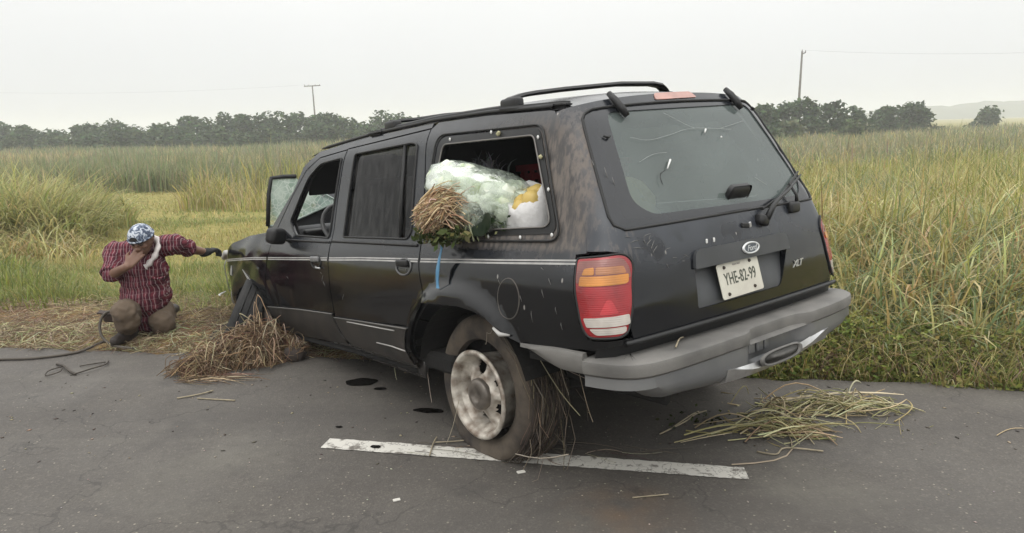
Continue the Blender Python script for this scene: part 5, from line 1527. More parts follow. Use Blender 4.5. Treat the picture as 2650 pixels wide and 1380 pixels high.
wv2 = [(p.y, p.z) for p in wpoly]
def wfn(y, z): return Vector((2.70 - .10 * ss(.55, .15, y) + .012 * math.sin(y * 19) * math.sin(z * 23), y, z))
ws = panel('windscreen', wv2, wfn, crazed_mat(), suv, [], .035, .006, 0, (1, 0, 0))
ws['label'] = 'shattered windscreen popped out of its frame'
fr_ = [wfn(y, z) for y, z in resample(wv2, .08)]
tube('gasket', [wfn(y, z) for y, z in [(.21, 1.305), (.25, 1.33), (.41, 1.452)]], .007, principled('glass_edge', (0.35, 0.42, 0.38), .3), ws, 6)
tube('gasket', [wfn(y, z) for y, z in [(.50, 1.522), (.60, 1.526), (.70, 1.520), (.73, 1.40), (.765, 1.150)]], .017, M_RUBBER, ws, 6)
tube('gasket', [wfn(y, z) for y, z in [(.755, 1.152), (.62, 1.153), (.40, 1.228), (.21, 1.298)]], .009, principled('glass_edge2', (0.30, 0.36, 0.32), .35), ws, 6)

cw_ = [(.765, 1.152), (.62, 1.153), (.50, 1.190), (.40, 1.228), (.21, 1.298), (.05, 1.36), (-.30, 1.40), (-.72, 1.30)]  # dark sheet added below the broken glass to block the bright view
V_ = []
for y, z in cw_: V_ += [(2.715 - .10 * ss(.55, .15, y), y, z - .002), (2.66, y, .98)]
mesh_obj('cowl_blocker', V_, [(2 * i, 2 * i + 1, 2 * i + 3, 2 * i + 2) for i in range(len(cw_) - 1)], M_DARK, suv, smooth=True)
# --- bonnet, nose, far side, underbody, cabin
V = []; F = []
bx = np.linspace(2.50, 3.70, 16); by = np.linspace(-1, 1, 17)
for x in bx:
    w_ = float(np.interp(x, [2.5, 3.0, 3.33, 3.6, 3.7], [.80, .80, .80, .79, .76])); ze = float(np.interp(x, [2.5, 2.7, 3.01, 3.33, 3.6, 3.7], [1.105, 1.10, 1.078, 1.016, .905, .865]))
    for a in by:
        cr_ = .035 * (1 - abs(a) ** 3) + .02 * math.sin(7 * x + 4 * a) * (1 - abs(a)) + .50 * ss(.34, -.02, a) * ss(-1.0, -.75, a) * math.exp(-((x - 3.12) / .26) ** 2)  # tall hump added to block the bright field seen through the cab
        V.append((x, a * w_, ze + cr_ * (1 if abs(a) < 1 else 0)))
for i in range(15):
    for k in range(16):
        a = i * 17 + k; F.append((a, a + 17, a + 18, a + 1))
bo = mesh_obj('bonnet', V, F, M_PAINT, suv, smooth=True); bo['label'] = 'bonnet with a tall hump added to darken the cab windows'
nose = bmesh.new(); bm_box(nose, Vector((3.70, 0, .70)), (.10, 1.46, .36), None, .04, 3); bm_obj('nose_panel', nose, M_TRIM, suv, True, 50)
nb = bmesh.new(); bm_box(nb, Vector((3.78, 0, .50)), (.16, 1.55, .16), None, .05, 3); bm_obj('front_bumper', nb, M_PLASTIC, suv, True, 50)
tube('torn_bumper_strip', [(3.79, .82, .565), (3.79, .86, .552), (3.76, .89, .545), (3.72, .895, .54)], [.003, .008, .010, .003], M_CLIP, suv, 6)
for sg in (1, -1):
    b = bmesh.new(); bm_box(b, Vector((3.745, .60 * sg, .76)), (.05, .28, .17), None, .02, 3); bm_obj('headlamp', b, lensmat('headlamp_lens', (0.5, 0.5, 0.5)), suv, True, 50)
tube('bent_wing_edge', [(3.72, .80, .86), (3.735, .825, .80), (3.75, .81, .66), (3.75, .80, .56)], .0045, M_SILVER, suv, 6)
b = bmesh.new(); bm_box(b, Vector((3.66, .80, .90)), (.12, .10, .05), Euler((0, rad(28), 0)).to_matrix(), .015, 2); bm_obj('bent_corner', b, principled('bare_bent_metal', (0.42, 0.41, 0.39), .45), suv, True, 50)
# torn flaps of metal on the front wing
M_BARE = principled('pale_torn_metal', (0.36, 0.355, 0.345), .4)
for poly in ([(3.335, .83), (3.31, .745), (3.365, .752)], [(3.02, .815), (2.93, .735), (2.86, .70), (2.875, .735)]):
    panel('torn_metal', poly, S, M_BARE, wg, [], .02, .004, .006)

# right side of the body as one plain sheet with openings
def Sr(x, z): p = S(x, z); return tilt((p.x, -p.y, p.z))
rs = seg([(3.70, .86), (3.33, 1.016), (3.01, 1.078), (2.60, 1.10), (2.21, 1.408), (2.10, 1.564), (1.90, 1.660), (1.57, 1.680), (.5, 1.705), (0, 1.688), (-.50, 1.652), (-.68, 1.365), (-.80, 1.128), (-.82, .72), (-.475, .668), (-.318, .745), (-.06, .805), (.20, .795), (.42, .66), (.50, .392), (2.44, .352), (2.525, .56), (2.60, .70), (2.86, .80), (3.16, .74), (3.33, .56), (3.60, .47), (3.74, .55)], .06)
panel('right_side', rs, Sr, M_PAINT, suv, [fd_win, rd_win, cargo_in], .07, .018, 0, (0, -1, 0))
for poly in (fd_win, rd_win, cargo_in):
    panel('right_window', poly, lambda x, z: Sr(x, z) + Vector((0, .01, 0)), M_DGLASS, suv, [], .08, .004, 0, (0, -1, 0))

# inner skin: dark trim behind the outer panels so the cabin is closed
def Si(x, z): return S(x, z) - Vector((0, .045, 0))
inn = seg([(2.46, 1.10), (2.20, 1.37), (2.08, 1.55), (1.90, 1.62), (1.23, 1.655), (.5, 1.665), (0, 1.655), (-.45, 1.62), (-.74, 1.10), (-.80, .72), (-.475, .70), (-.30, .80), (0, .84), (.22, .83), (.46, .64), (.52, .42), (2.40, .40)], .08)
fdh = shrink(fd_win, -.012); rdh = shrink(rd_win, -.012); cih = shrink(cargo_in, -.010)
panel('inner_trim', inn, Si, M_DARK, suv, [fdh, rdh, cih], .09, .004)
# wheel wells, floor, tunnel
b = bmesh.new()
bm_box(b, Vector((1.35, 0, .44)), (2.3, 1.62, .10), None, .02, 1)
bm_box(b, Vector((-.40, 0, .62)), (1.02, 1.24, .12), None, .02, 1)
bm_box(b, Vector((3.0, 0, .60)), (1.2, 1.0, .26), None, .05, 1)
bm_box(b, Vector((.2, .62, .52)), (.35, .10, .30), None, .03, 1)
for (c, sz) in (((1.3, 0, .545), (4.5, 1.04, .03)), ((1.45, .68, .535), (1.9, .32, .03)), ((1.45, -.68, .535), (1.9, .32, .03)), ((-.70, .68, .62), (.44, .36, .03)), ((-.70, -.68, .62), (.44, .36, .03))):
    bm_box(b, Vector(c), sz)
bm_obj('underbody', b, M_UNDER, suv)
V_, F_ = [], []
for i, a in enumerate(np.linspace(.20, math.pi - .28, 20)):
    x = .01 + .455 * math.cos(a); z = .37 + .43 * math.sin(a)
    V_ += [(x, .85, z), (x, .52, z)]
F_ = [(2 * i, 2 * i + 1, 2 * i + 3, 2 * i + 2) for i in range(19)]
V_ += [(.01, .52, .4)]; F_ += [(2 * i + 1, 40, 2 * i + 3) for i in range(19)]
mesh_obj('wheel_well', V_, F_, M_UNDER, suv)
V_, F_ = [], []
for i, a in enumerate(np.linspace(-.15, math.pi + .15, 20)):
    x = 2.93 + .44 * math.cos(a); z = .42 + .38 * math.sin(a)
    V_ += [(x, .84, z), (x, .42, z)]
F_ = [(2 * i, 2 * i + 1, 2 * i + 3, 2 * i + 2) for i in range(19)]
V_ += [(2.93, .42, .5)]; F_ += [(2 * i + 1, 40, 2 * i + 3) for i in range(19)]
mesh_obj('wheel_well', V_, F_, M_UNDER, suv)
ax = tube('rear_axle', [(0, .66, .335), (0, .15, .335), (0, -.15, .335), (0, -.70, .335)], .05, M_UNDER, suv, 10)
b = bmesh.new(); bmesh.ops.create_uvsphere(b, u_segments=14, v_segments=10, radius=.15); bmesh.ops.translate(b, vec=(0, -.05, .335), verts=b.verts); bm_obj('differential', b, M_UNDER, ax, True)
tube('exhaust_pipe', [(1.6, .30, .36), (.5, .36, .36), (.1, .55, .50), (-.4, .52, .44), (-.92, .50, .42)], .032, M_UNDER, suv, 8)
b = bmesh.new(); bm_box(b, Vector((-.66, .05, .50)), (.46, .72, .17), None, .06, 3); bm_obj('fuel_tank', b, M_UNDER, suv, True, 50)
tube('leaf_spring', [(.55, .52, .42), (.2, .52, .34), (-.1, .52, .33), (-.5, .52, .42), (-.72, .52, .50)], .022, M_UNDER, suv, 6)
tube('side_step', [(2.30, .80, .345), (1.25, .80, .375), (.55, .80, .375)], .028, M_UNDER, suv, 8)
b = bmesh.new(); bm_box(b, Vector((1.4, .80, .40)), (1.85, .035, .10), Euler((0, rad(-1.2), 0)).to_matrix(), .01, 2); bm_obj('sill', b, M_PAINT, suv, True, 50)

# bent splash strip hanging from the front sill
tube_pts = [(2.93, .875, .535), (2.74, .88, .525), (2.63, .88, .43), (2.52, .875, .30), (2.44, .87, .17)]
V_, F_ = [], []
for p_ in catmull(tube_pts, 4):
    V_ += [Vector((p_[0] + .035, p_[1] + .01, p_[2] - .02)), Vector((p_[0] - .02, p_[1] + .004, p_[2] + .02)), Vector((p_[0] - .03, p_[1] - .03, p_[2] + .01))]
n_ = len(V_) // 3
for i in range(n_ - 1):
    for k in range(2): F_.append((i * 3 + k, i * 3 + k + 1, i * 3 + k + 4, i * 3 + k + 3))
mesh_obj('bent_splash_strip', V_, F_, principled('brown_splash', (0.045, 0.034, 0.028), .7, col2=(0.09, 0.07, 0.055), nscale=12), suv, smooth=True)
b = bmesh.new(); bm_box(b, Vector((2.80, .892, .545)), (.15, .012, .035), Euler((0, rad(2), 0)).to_matrix(), .004, 2); bm_obj('torn_trim', b, M_BARE, suv, True, 50)

# cabin: seats, wheel, dash, headlining
def seat(x, y, wd):
    b_ = bmesh.new()
    bm_box(b_, Vector((x + .25, y, .86)), (.52, wd, .16), None, .05, 3)
    bm_box(b_, Vector((x - .02, y, 1.16)), (.17, wd, .60), Euler((0, rad(-14), 0)).to_matrix(), .05, 3)
    o_ = bm_obj('seat', b_, principled('grey_seat', (0.010, 0.011, 0.015), .9, spec=.1), suv, True, 60)
    b_ = bmesh.new(); bm_box(b_, Vector((x - .10, y, 1.52)), (.10, .26, .16), Euler((0, rad(-10), 0)).to_matrix(), .04, 3); bm_obj('headrest', b_, M_DARK, o_, True, 60)
b = bmesh.new(); bm_box(b, Vector((.52, 0, 1.36)), (.16, 1.28, .56), Euler((0, rad(-8), 0)).to_matrix(), .05, 3); bm_obj('cargo_blocker', b, M_DARK, suv, True, 60)  # dark block added to keep daylight ahead out of the cargo opening
seat(1.58, .40, .52); seat(1.58, -.40, .52); seat(.66, 0, 1.25)
dbm = bmesh.new(); bm_box(dbm, Vector((2.42, 0, 1.00)), (.36, 1.46, .26), Euler((0, rad(8), 0)).to_matrix(), .06, 3); bm_obj('dashboard', dbm, principled('grey_dash', (0.05, 0.052, 0.055), .6), suv, True, 60)
b = bmesh.new(); bm_box(b, Vector((2.22, .60, 1.06)), (.06, .18, .12), Euler((0, rad(-16), 0)).to_matrix(), .015, 2); bm_obj('air_vent', b, M_TRIM, suv, True, 50)
for y_ in (.36, -.36):  # dark flaps added to block the bright field above the broken glass
    b = bmesh.new(); bm_box(b, Vector((2.10, y_, 1.49)), (.022, .58, .26), Euler((0, rad(-16), 0)).to_matrix(), .008, 2); bm_obj('visor_blocker', b, M_DARK, suv, True, 60)
swc = Vector((2.08, .40, 1.12)); axs = Vector((-.86, 0, .5)).normalized(); e1 = axs.orthogonal().normalized(); e2 = axs.cross(e1)
sw = tube('steering_wheel', [swc + (e1 * math.cos(a) + e2 * math.sin(a)) * .19 for a in np.linspace(0, 2 * math.pi, 28, endpoint=False)], .015, principled('grey_rim', (0.10, 0.10, 0.10), .5), suv, 8, closed=True)
V_, F_ = merge_geo([tube_geo([swc - axs * .04, swc + (e1 * math.cos(a) + e2 * math.sin(a)) * .19], [.03, .014], 6) for a in (0.4, 2.6, 4.3)])
mesh_obj('spoke', V_, F_, M_TRIM, sw, smooth=True)
b = bmesh.new(); bm_box(b, Vector((-.22, 0, 1.06)), (1.02, 1.36, .08), None, .02, 1); bm_obj('load_floor', b, M_DARK, suv)
V_, F_ = [], []
hxs = np.linspace(-.50, 1.9, 14); hys = np.linspace(-1, 1, 9)
for x in hxs:
    for a in hys:
        w_ = Wz(zt(x)) - .05; V_.append(tilt((x, a * w_, roofz(x, a * w_) - .045)))
for i in range(13):
    for k in range(8): F_.append((i * 9 + k, (i + 1) * 9 + k, (i + 1) * 9 + k + 1, i * 9 + k + 1))
mesh_obj('headlining', V_, F_, M_DARK, suv, smooth=True)

# --- wheels
def lathe(prof, n, axis='Y'):
    V_ = []; F_ = []; k = len(prof)
    for i in range(n):
        a = 2 * math.pi * i / n
        for (r, y) in prof: V_.append(Vector((r * math.cos(a), y, r * math.sin(a))))
    for i in range(n):
        for j in range(k - 1): F_.append((i * k + j, i * k + j + 1, ((i + 1) % n) * k + j + 1, ((i + 1) % n) * k + j))
    return V_, F_
def wheel_rim_geo():
    prof = [(.186, -.10), (.200, .055), (.222, .066), (.224, .074), (.214, .082), (.200, .078), (.190, .055), (.183, .020)]
    return lathe(prof, 48)
tyre_prof = [(.243, .070), (.252, .098), (.285, .112), (.325, .110), (.352, .098), (.366, .080), (.371, .055), (.362, .050), (.371, .045), (.373, .008), (.364, .004), (.364, -.004), (.373, -.008), (.371, -.045), (.362, -.050), (.371, -.055), (.366, -.080), (.350, -.098), (.30, -.112), (.252, -.100), (.243, -.080)]
def make_wheel(name, M, ground_fn, tyre_mat, rim_mat, tyre_shift=(0, 0, 0), label=None, blocks=False, flat=True):
    root_v, root_f = lathe(tyre_prof, 72)
    V_ = []
    for v in root_v:
        if blocks:
            a = math.atan2(v.z, v.x); r = math.hypot(v.x, v.z)
            if r > .366 and abs(v.y) > .046 and math.sin(a * 30 + (1 if v.y > 0 else 2)) > .55: v = Vector((v.x * .975, v.y, v.z * .975))
        p = M @ (v + Vector(tyre_shift))
        V_.append(p)
    if flat:
        for i, p in enumerate(V_):
            g_ = ground_fn(p)                            # height above the ground
            if g_ < .10:
                k = (.10 - g_); out_ = root_v[i].y
                lift = max(0, .004 - g_) if g_ < .004 else 0
                p = p + Vector((0, 0, lift + .0)); 
                p = p + (M.to_3x3() @ Vector((0, 1, 0))).normalized() * (math.copysign(1, out_) * min(.03, k * .22) if abs(out_) > .03 else 0)
                V_[i] = p
    w_ = mesh_obj(name, V_, root_f, tyre_mat, suv, smooth=True)
    w_.data.set_sharp_from_angle(angle=rad(40))
    if label: w_['label'] = label
    rv, rf = wheel_rim_geo()
    mesh_obj('rim', [M @ v for v in rv], rf, rim_mat, w_, smooth=True)
    # dished centre with five holes and a hub cap
    n_ = 100; rings = [(.187, .030), (.176, .012), (.165, .004), (.155, .004), (.145, .008), (.135, .014), (.125, .020), (.115, .026), (.105, .031), (.095, .034), (.085, .036), (.070, .040)]
    V2 = []; F2 = []
    holes = [2 * math.pi * k / 5 + .35 for k in range(5)]
    def hd_(r, a):
        hk = min(abs((a - h + math.pi) % (2 * math.pi) - math.pi) for h in holes)
        return math.hypot((r - .134) / .036, hk * r / .046)
    for (r, y) in rings:
        for i in range(n_):
            a = 2 * math.pi * i / n_
            V2.append(M @ Vector((r * math.cos(a), y + .010 - .040 * ss(1.5, .95, hd_(r, a)), r * math.sin(a))))
    for j in range(len(rings) - 1):
        for i in range(n_):
            a = 2 * math.pi * (i + .5) / n_
            if hd_((rings[j][0] + rings[j + 1][0]) / 2, a) < 1.0: continue
            F2.append((j * n_ + i, j * n_ + (i + 1) % n_, (j + 1) * n_ + (i + 1) % n_, (j + 1) * n_ + i))
    mesh_obj('wheel_disc', V2, F2, rim_mat, w_, smooth=True)
    back = [M @ Vector((.186 * math.cos(a), -.075, .186 * math.sin(a))) for a in np.linspace(0, 2 * math.pi, 32, endpoint=False)]
    mesh_obj('brake_drum', back, [tuple(range(32))], M_UNDER, w_)
    hv, hf = lathe([(.080, .040), (.079, .066), (.070, .076), (.040, .084), (.036, .078), (.0, .078)], 30)
    mesh_obj('hub_cap', [M @ v for v in hv], hf, principled('dull_cap', (0.20, 0.175, 0.15), .35, metal=.5, noise=.4, nscale=18), w_, smooth=True)
    return w_
gz_ = lambda p: (SUVM @ p).z
RW = Matrix.Translation((0, .745, .335)) @ Matrix.Rotation(rad(1.5), 4, 'X') @ Matrix.Rotation(rad(20), 4, 'Y')
make_wheel('rear_wheel', RW, gz_, M_TYRE, M_ALLOY, (0, -.072, .020), 'muddy alloy wheel with its flat tyre off the bead', True)
make_wheel('rear_wheel', Matrix.Translation((0, -.745, .39)) @ Matrix.Rotation(math.pi, 4, 'Z'), gz_, M_TYRE2, M_ALLOY)
# broken front wheel: built in the car frame from its place on the ground
fwc = w2c((-2.165, 5.55, .10)); faxis = (SUVMI.to_3x3() @ Vector((-.88, -.22, .42)).normalized())
q_ = Vector((0, 1, 0)).rotation_difference(faxis).to_matrix().to_4x4()
make_wheel('front_wheel', Matrix.Translation(fwc) @ q_, gz_, M_TYRE2, M_ALLOY, (0, 0, 0), 'front wheel splayed inward on broken suspension', True)
make_wheel('front_wheel', Matrix.Translation((2.86, -.745, .56)) @ Matrix.Rotation(math.pi, 4, 'Z'), gz_, M_TYRE2, M_ALLOY)
tube('broken_arm', [fwc + Vector((0, -.05, 0)), (2.9, .35, .48)], .03, M_UNDER, suv, 8)
# ------------------------------------------------------------------ the kneeling man
def P(px, py, Y): return Vector((*(at_depth(px, py, Y)[:1]), Y, at_depth(px, py, Y)[1]))
class Lump:
    """overlapping spheres along tapering chains, fused into one skin by a voxel remesh"""
    def __init__(s): s.bm = bmesh.new()
    def ball(s, c, r, sc=(1, 1, 1), rot=None):
        g = bmesh.ops.create_icosphere(s.bm, subdivisions=2, radius=1)
        M = Matrix.Translation(c) @ (rot.to_4x4() if rot is not None else Matrix.Identity(4)) @ Matrix.Diagonal((r * sc[0], r * sc[1], r * sc[2], 1))
        bmesh.ops.transform(s.bm, matrix=M, verts=g['verts']); return s
    def chain(s, pts, rs):
        for i in range(len(pts) - 1):
            a, b = Vector(pts[i]), Vector(pts[i + 1]); ra, rb = rs[i], rs[i + 1]
            n = max(1, int((b - a).length / (min(ra, rb) * .45)))
            for j in range(n + (i == len(pts) - 2)):
                t = j / n; s.ball(a.lerp(b, t), ra + (rb - ra) * t)
        return s
    def build(s, name, mat, parent, origin, voxel=.011, smooth=4):
        for v in s.bm.verts: v.co -= origin
        o = bm_obj(name, s.bm, mat, None, True)
        m = o.modifiers.new('remesh', 'REMESH'); m.mode = 'VOXEL'; m.voxel_size = voxel; m.use_smooth_shade = True
        m = o.modifiers.new('smooth', 'SMOOTH'); m.iterations = smooth; m.factor = .5
        dg = bpy.context.evaluated_depsgraph_get(); dg.update()
        me = bpy.data.meshes.new_from_object(o.evaluated_get(dg)); me.name = name
        o.modifiers.clear(); old = o.data; o.data = me; bpy.data.meshes.remove(old)
        if mat and not me.materials: me.materials.append(mat)
        me.shade_smooth()
        if parent is not None: o.parent = parent
        return o
HO = P(365, 800, 5.66)                                   # pelvis
HO.z = max(HO.z, .3)
man = empty('person', (HO.x, HO.y, 0), 'man in a red plaid shirt kneeling on hay, one hand at his mouth', 'person')
OR = Vector((HO.x, HO.y, 0))
SKIN = principled('brown_skin', (0.15, 0.078, 0.050), .5, col2=(0.20, 0.11, 0.075), nscale=9, spec=.4)
def plaid():
    m, nt, out = new_mat('red_plaid_cloth'); L = nt.links.new
    p = N(nt, 'ShaderNodeBsdfPrincipled'); p.inputs['Roughness'].default_value = .9; p.inputs['Specular IOR Level'].default_value = .15
    tc = N(nt, 'ShaderNodeTexCoord')
    n = N(nt, 'ShaderNodeTexNoise'); n.inputs['Scale'].default_value = 5; n.inputs['Detail'].default_value = 3; L(tc.outputs['Object'], n.inputs['Vector'])
    sb = N(nt, 'ShaderNodeVectorMath'); sb.operation = 'SUBTRACT'; sb.inputs[1].default_value = (.5, .5, .5); L(n.outputs['Color'], sb.inputs[0])
    sca = N(nt, 'ShaderNodeVectorMath'); sca.operation = 'SCALE'; sca.inputs['Scale'].default_value = .05; L(sb.outputs[0], sca.inputs[0])
    ad = N(nt, 'ShaderNodeVectorMath'); L(tc.outputs['Object'], ad.inputs[0]); L(sca.outputs[0], ad.inputs[1])
    s = N(nt, 'ShaderNodeSeparateXYZ'); L(ad.outputs[0], s.inputs[0])
    def stripe(src, per, lo, hi, ph=0.0):
        a = N(nt, 'ShaderNodeMath'); a.operation = 'MULTIPLY_ADD'; a.inputs[1].default_value = 1 / per; a.inputs[2].default_value = ph; L(src, a.inputs[0])
        f = N(nt, 'ShaderNodeMath'); f.operation = 'FRACT'; L(a.outputs[0], f.inputs[0])
        g = N(nt, 'ShaderNodeMath'); g.operation = 'PINGPONG'; g.inputs[1].default_value = .5; L(f.outputs[0], g.inputs[0])
        r = N(nt, 'ShaderNodeMapRange'); r.inputs['From Min'].default_value = lo; r.inputs['From Max'].default_value = hi; L(g.outputs[0], r.inputs['Value'])
        return r.outputs[0]
    def mixc(f, a, b, k=1.0):
        x = N(nt, 'ShaderNodeMixRGB')
        mm = N(nt, 'ShaderNodeMath'); mm.operation = 'MULTIPLY'; mm.inputs[1].default_value = k; L(f, mm.inputs[0]); L(mm.outputs[0], x.inputs[0])
        for i, c in ((1, a), (2, b)):
            if isinstance(c, tuple): x.inputs[i].default_value = (*c, 1)
            else: L(c, x.inputs[i])
        return x.outputs[0]
    c = mixc(stripe(s.outputs['X'], .046, .15, .32), (0.165, 0.036, 0.050), (0.070, 0.020, 0.030))
    c = mixc(stripe(s.outputs['Z'], .050, .20, .36), c, (0.075, 0.014, 0.026), .7)
    c = mixc(stripe(s.outputs['X'], .023, .40, .47, .3), c, (0.40, 0.31, 0.31), .8)
    c = mixc(stripe(s.outputs['Z'], .050, .43, .48, .2), c, (0.34, 0.24, 0.24), .25)
    L(c, p.inputs['Base Color'])
    b = N(nt, 'ShaderNodeBump'); b.inputs['Strength'].default_value = .5; b.inputs['Distance'].default_value = .02
    n2 = N(nt, 'ShaderNodeTexNoise'); n2.inputs['Scale'].default_value = 14; n2.inputs['Detail'].default_value = 3; L(tc.outputs['Object'], n2.inputs['Vector']); L(n2.outputs['Fac'], b.inputs['Height']); L(b.outputs[0], p.inputs['Normal'])
    L(p.outputs[0], out.inputs[0]); return m
SHIRT = plaid()
KHAKI = principled('khaki_trousers', (0.135, 0.098, 0.066), .9, col2=(0.095, 0.068, 0.046), nscale=7, bump=.35, bscale=18)
BOOT = principled('dark_boot', (0.028, 0.020, 0.016), .7, bump=.3, bscale=30)
TOWEL = principled('white_towel', (0.60, 0.55, 0.53), .95, noise=.2, nscale=14, bump=.4, bscale=60)
GLOVE = principled('black_glove', (0.014, 0.013, 0.013), .85, bump=.3, bscale=50)

sR, sL = P(296, 652, 5.62), P(452, 630, 5.68)
nk = P(378, 640, 5.62)
hd = P(366, 617, 5.47)
eR, wR = P(288, 712, 5.46), P(330, 690, 5.34)
eL, wL = P(493, 645, 5.86), P(532, 653, 5.99)
chest, belly, pel = P(372, 690, 5.64), P(378, 760, 5.66), P(372, 805, 5.70)
hipR, kneeR, footR = P(338, 805, 5.66), P(322, 808, 5.27), P(331, 866, 5.40)
hipL, kneeL, shinL = P(412, 808, 5.70), P(424, 858, 5.58), P(420, 850, 5.95)
footR.z = .055; kneeL.z = .085; shinL.z = .07
fwd = Vector((-.05, -1, -.55)).normalized()              # way the face looks: at the camera and down
rgt = Vector((1, -.05, .05)); rgt = (rgt - fwd * rgt.dot(fwd)).normalized(); upv = rgt.cross(fwd) * -1
upv = fwd.cross(rgt) * -1
if upv.z < 0: upv = -upv
HR = Matrix((rgt, -fwd, upv)).transposed()               # local: x screen-right, y back, z crown
def H(x, y, z): return hd + HR @ Vector((x, y, z))
b_ = Lump()
b_.ball(hd, .093, (.86, 1.02, 1.08), HR).ball(H(0, -.032, -.058), .064, (.88, .85, 1.0), HR).ball(H(0, -.052, -.092), .036, (1, .8, .8), HR)   # skull, jaw, chin
b_.ball(H(0, -.105, -.030), .015, (.9, 1.0, 1.1), HR).ball(H(0, -.098, -.008), .010, (1, 1, 2.0), HR)                # nose
b_.ball(H(-.013, -.097, -.036), .010, (1, 1, 1), HR).ball(H(.013, -.097, -.036), .010, (1, 1, 1), HR)
b_.ball(H(-.034, -.080, .020), .018, (1.5, .6, .5), HR).ball(H(.034, -.080, .020), .018, (1.5, .6, .5), HR)         # brow
b_.ball(H(-.040, -.070, -.028), .022, (1, .7, 1), HR).ball(H(.040, -.070, -.028), .022, (1, .7, 1), HR)             # cheeks
b_.ball(H(0, -.090, -.058), .015, (1.6, .6, .5), HR).ball(H(0, -.088, -.070), .014, (1.4, .6, .5), HR)              # lips
b_.ball(H(-.082, .008, -.010), .020, (.5, .8, 1.4), HR).ball(H(.082, .008, -.010), .020, (.5, .8, 1.4), HR)         # ears
b_.chain([hd + Vector((0, .05, -.03)), nk, chest], [.058, .058, .10])
b_.chain([nk, sR], [.052, .050]); b_.chain([nk, sL], [.052, .050])
b_.chain([chest, belly, pel], [.11, .13, .12])
b_.chain([sR, sR.lerp(eR, .8), eR, wR], [.046, .042, .045, .031]); b_.chain([sL, sL.lerp(eL, .7), eL, wL], [.046, .040, .044, .031])
b_.chain([hipR, kneeR, footR], [.085, .066, .045]); b_.chain([hipL, kneeL, shinL], [.085, .066, .055])
# right hand: palm and five fingers laid over the mouth
hp = H(-.012, -.128, -.072)
pd = (hp - wR).normalized(); pn = Vector((.1, -1, .15)); pn = (pn - pd * pn.dot(pd)).normalized(); ps = pd.cross(pn)
if ps.z < 0: ps = -ps
base = wR + pd * .012
for k_, off in enumerate((-.030, -.010, .011, .030)):
    a = base + ps * off * .7; b2 = base + pd * .080 + ps * off
    b_.chain([a, b2], [.017, .013])
    ln = (.058, .074, .078, .068)[k_]
    f1 = b2 + pd * ln * .45 + ps * off * .22 + pn * .006; f2 = f1 + (pd * .8 - pn * .35).normalized() * ln * .32; f3 = f2 + (pd * .5 - pn * .6).normalized() * ln * .25
    b_.chain([b2, f1, f2, f3], [.0115, .0098, .0088, .0074])
t0 = base + pd * .022 + ps * .030; b_.chain([t0, t0 + pd * .034 + ps * .030, t0 + pd * .062 + ps * .034 - pn * .012], [.0150, .0115, .0090])
b_.build('body', SKIN, man, OR, .0068, 3)

# shirt with sleeves pushed to the elbows
s_ = Lump()
s_.chain([chest + Vector((0, .01, .06)), chest, belly, pel + Vector((.02, 0, .05))], [.140, .172, .190, .172])
s_.ball(chest + Vector((-.085, -.03, -.02)), .118).ball(chest + Vector((.085, -.03, -.02)), .118)
s_.ball(belly + Vector((.01, -.07, -.02)), .145, (1.1, .9, 1.1))
s_.chain([nk + Vector((0, .03, -.03)), sR], [.095, .078]); s_.chain([nk + Vector((0, .03, -.03)), sL], [.095, .078])
s_.chain([sR, sR.lerp(eR, .5), sR.lerp(eR, .97)], [.076, .070, .068]); s_.chain([sL, sL.lerp(eL, .45), sL.lerp(eL, .86)], [.078, .066, .058])
s_.chain([pel + Vector((.03, -.02, .0)), pel + Vector((.045, -.03, -.03))], [.172, .155])
shirt = s_.build('plaid_shirt', SHIRT, man, OR, .011, 5)
tex = bpy.data.textures.new('wrinkle', 'CLOUDS'); tex.noise_scale = .055; tex.noise_depth = 3
dm = shirt.modifiers.new('creases', 'DISPLACE'); dm.texture = tex; dm.strength = .040; dm.mid_level = .36; dm.texture_coords = 'LOCAL'
# cuffs, placket, pocket flap
for a, c in ((sR.lerp(eR, .86), eR), (sL.lerp(eL, .77), eL)):
    d = (c - a).normalized(); e1_ = d.orthogonal().normalized(); e2_ = d.cross(e1_)
    r_ = .071 if c is eR else .063
    tube('cuff', [a + d * .012 - OR + (e1_ * math.cos(t) + e2_ * math.sin(t)) * r_ for t in np.linspace(0, 2 * math.pi, 20, endpoint=False)], .014, SHIRT, man, 8, closed=True)
for sg in (-1, 1):
    tube('collar', [nk + Vector((sg * .045, .03, .035)) - OR, nk + Vector((sg * .075, -.045, .012)) - OR, nk + Vector((sg * .055, -.105, -.035)) - OR], [.020, .024, .012], SHIRT, man, 8)
pk = P(428, 712, 5.6) - OR + Vector((0, -.125, 0))
tube('pocket_flap', [pk + Vector((-.055, .01, .012)), pk + Vector((-.01, -.004, -.006)), pk + Vector((.05, .02, .008))], [.008, .011, .007], SHIRT, man, 6)
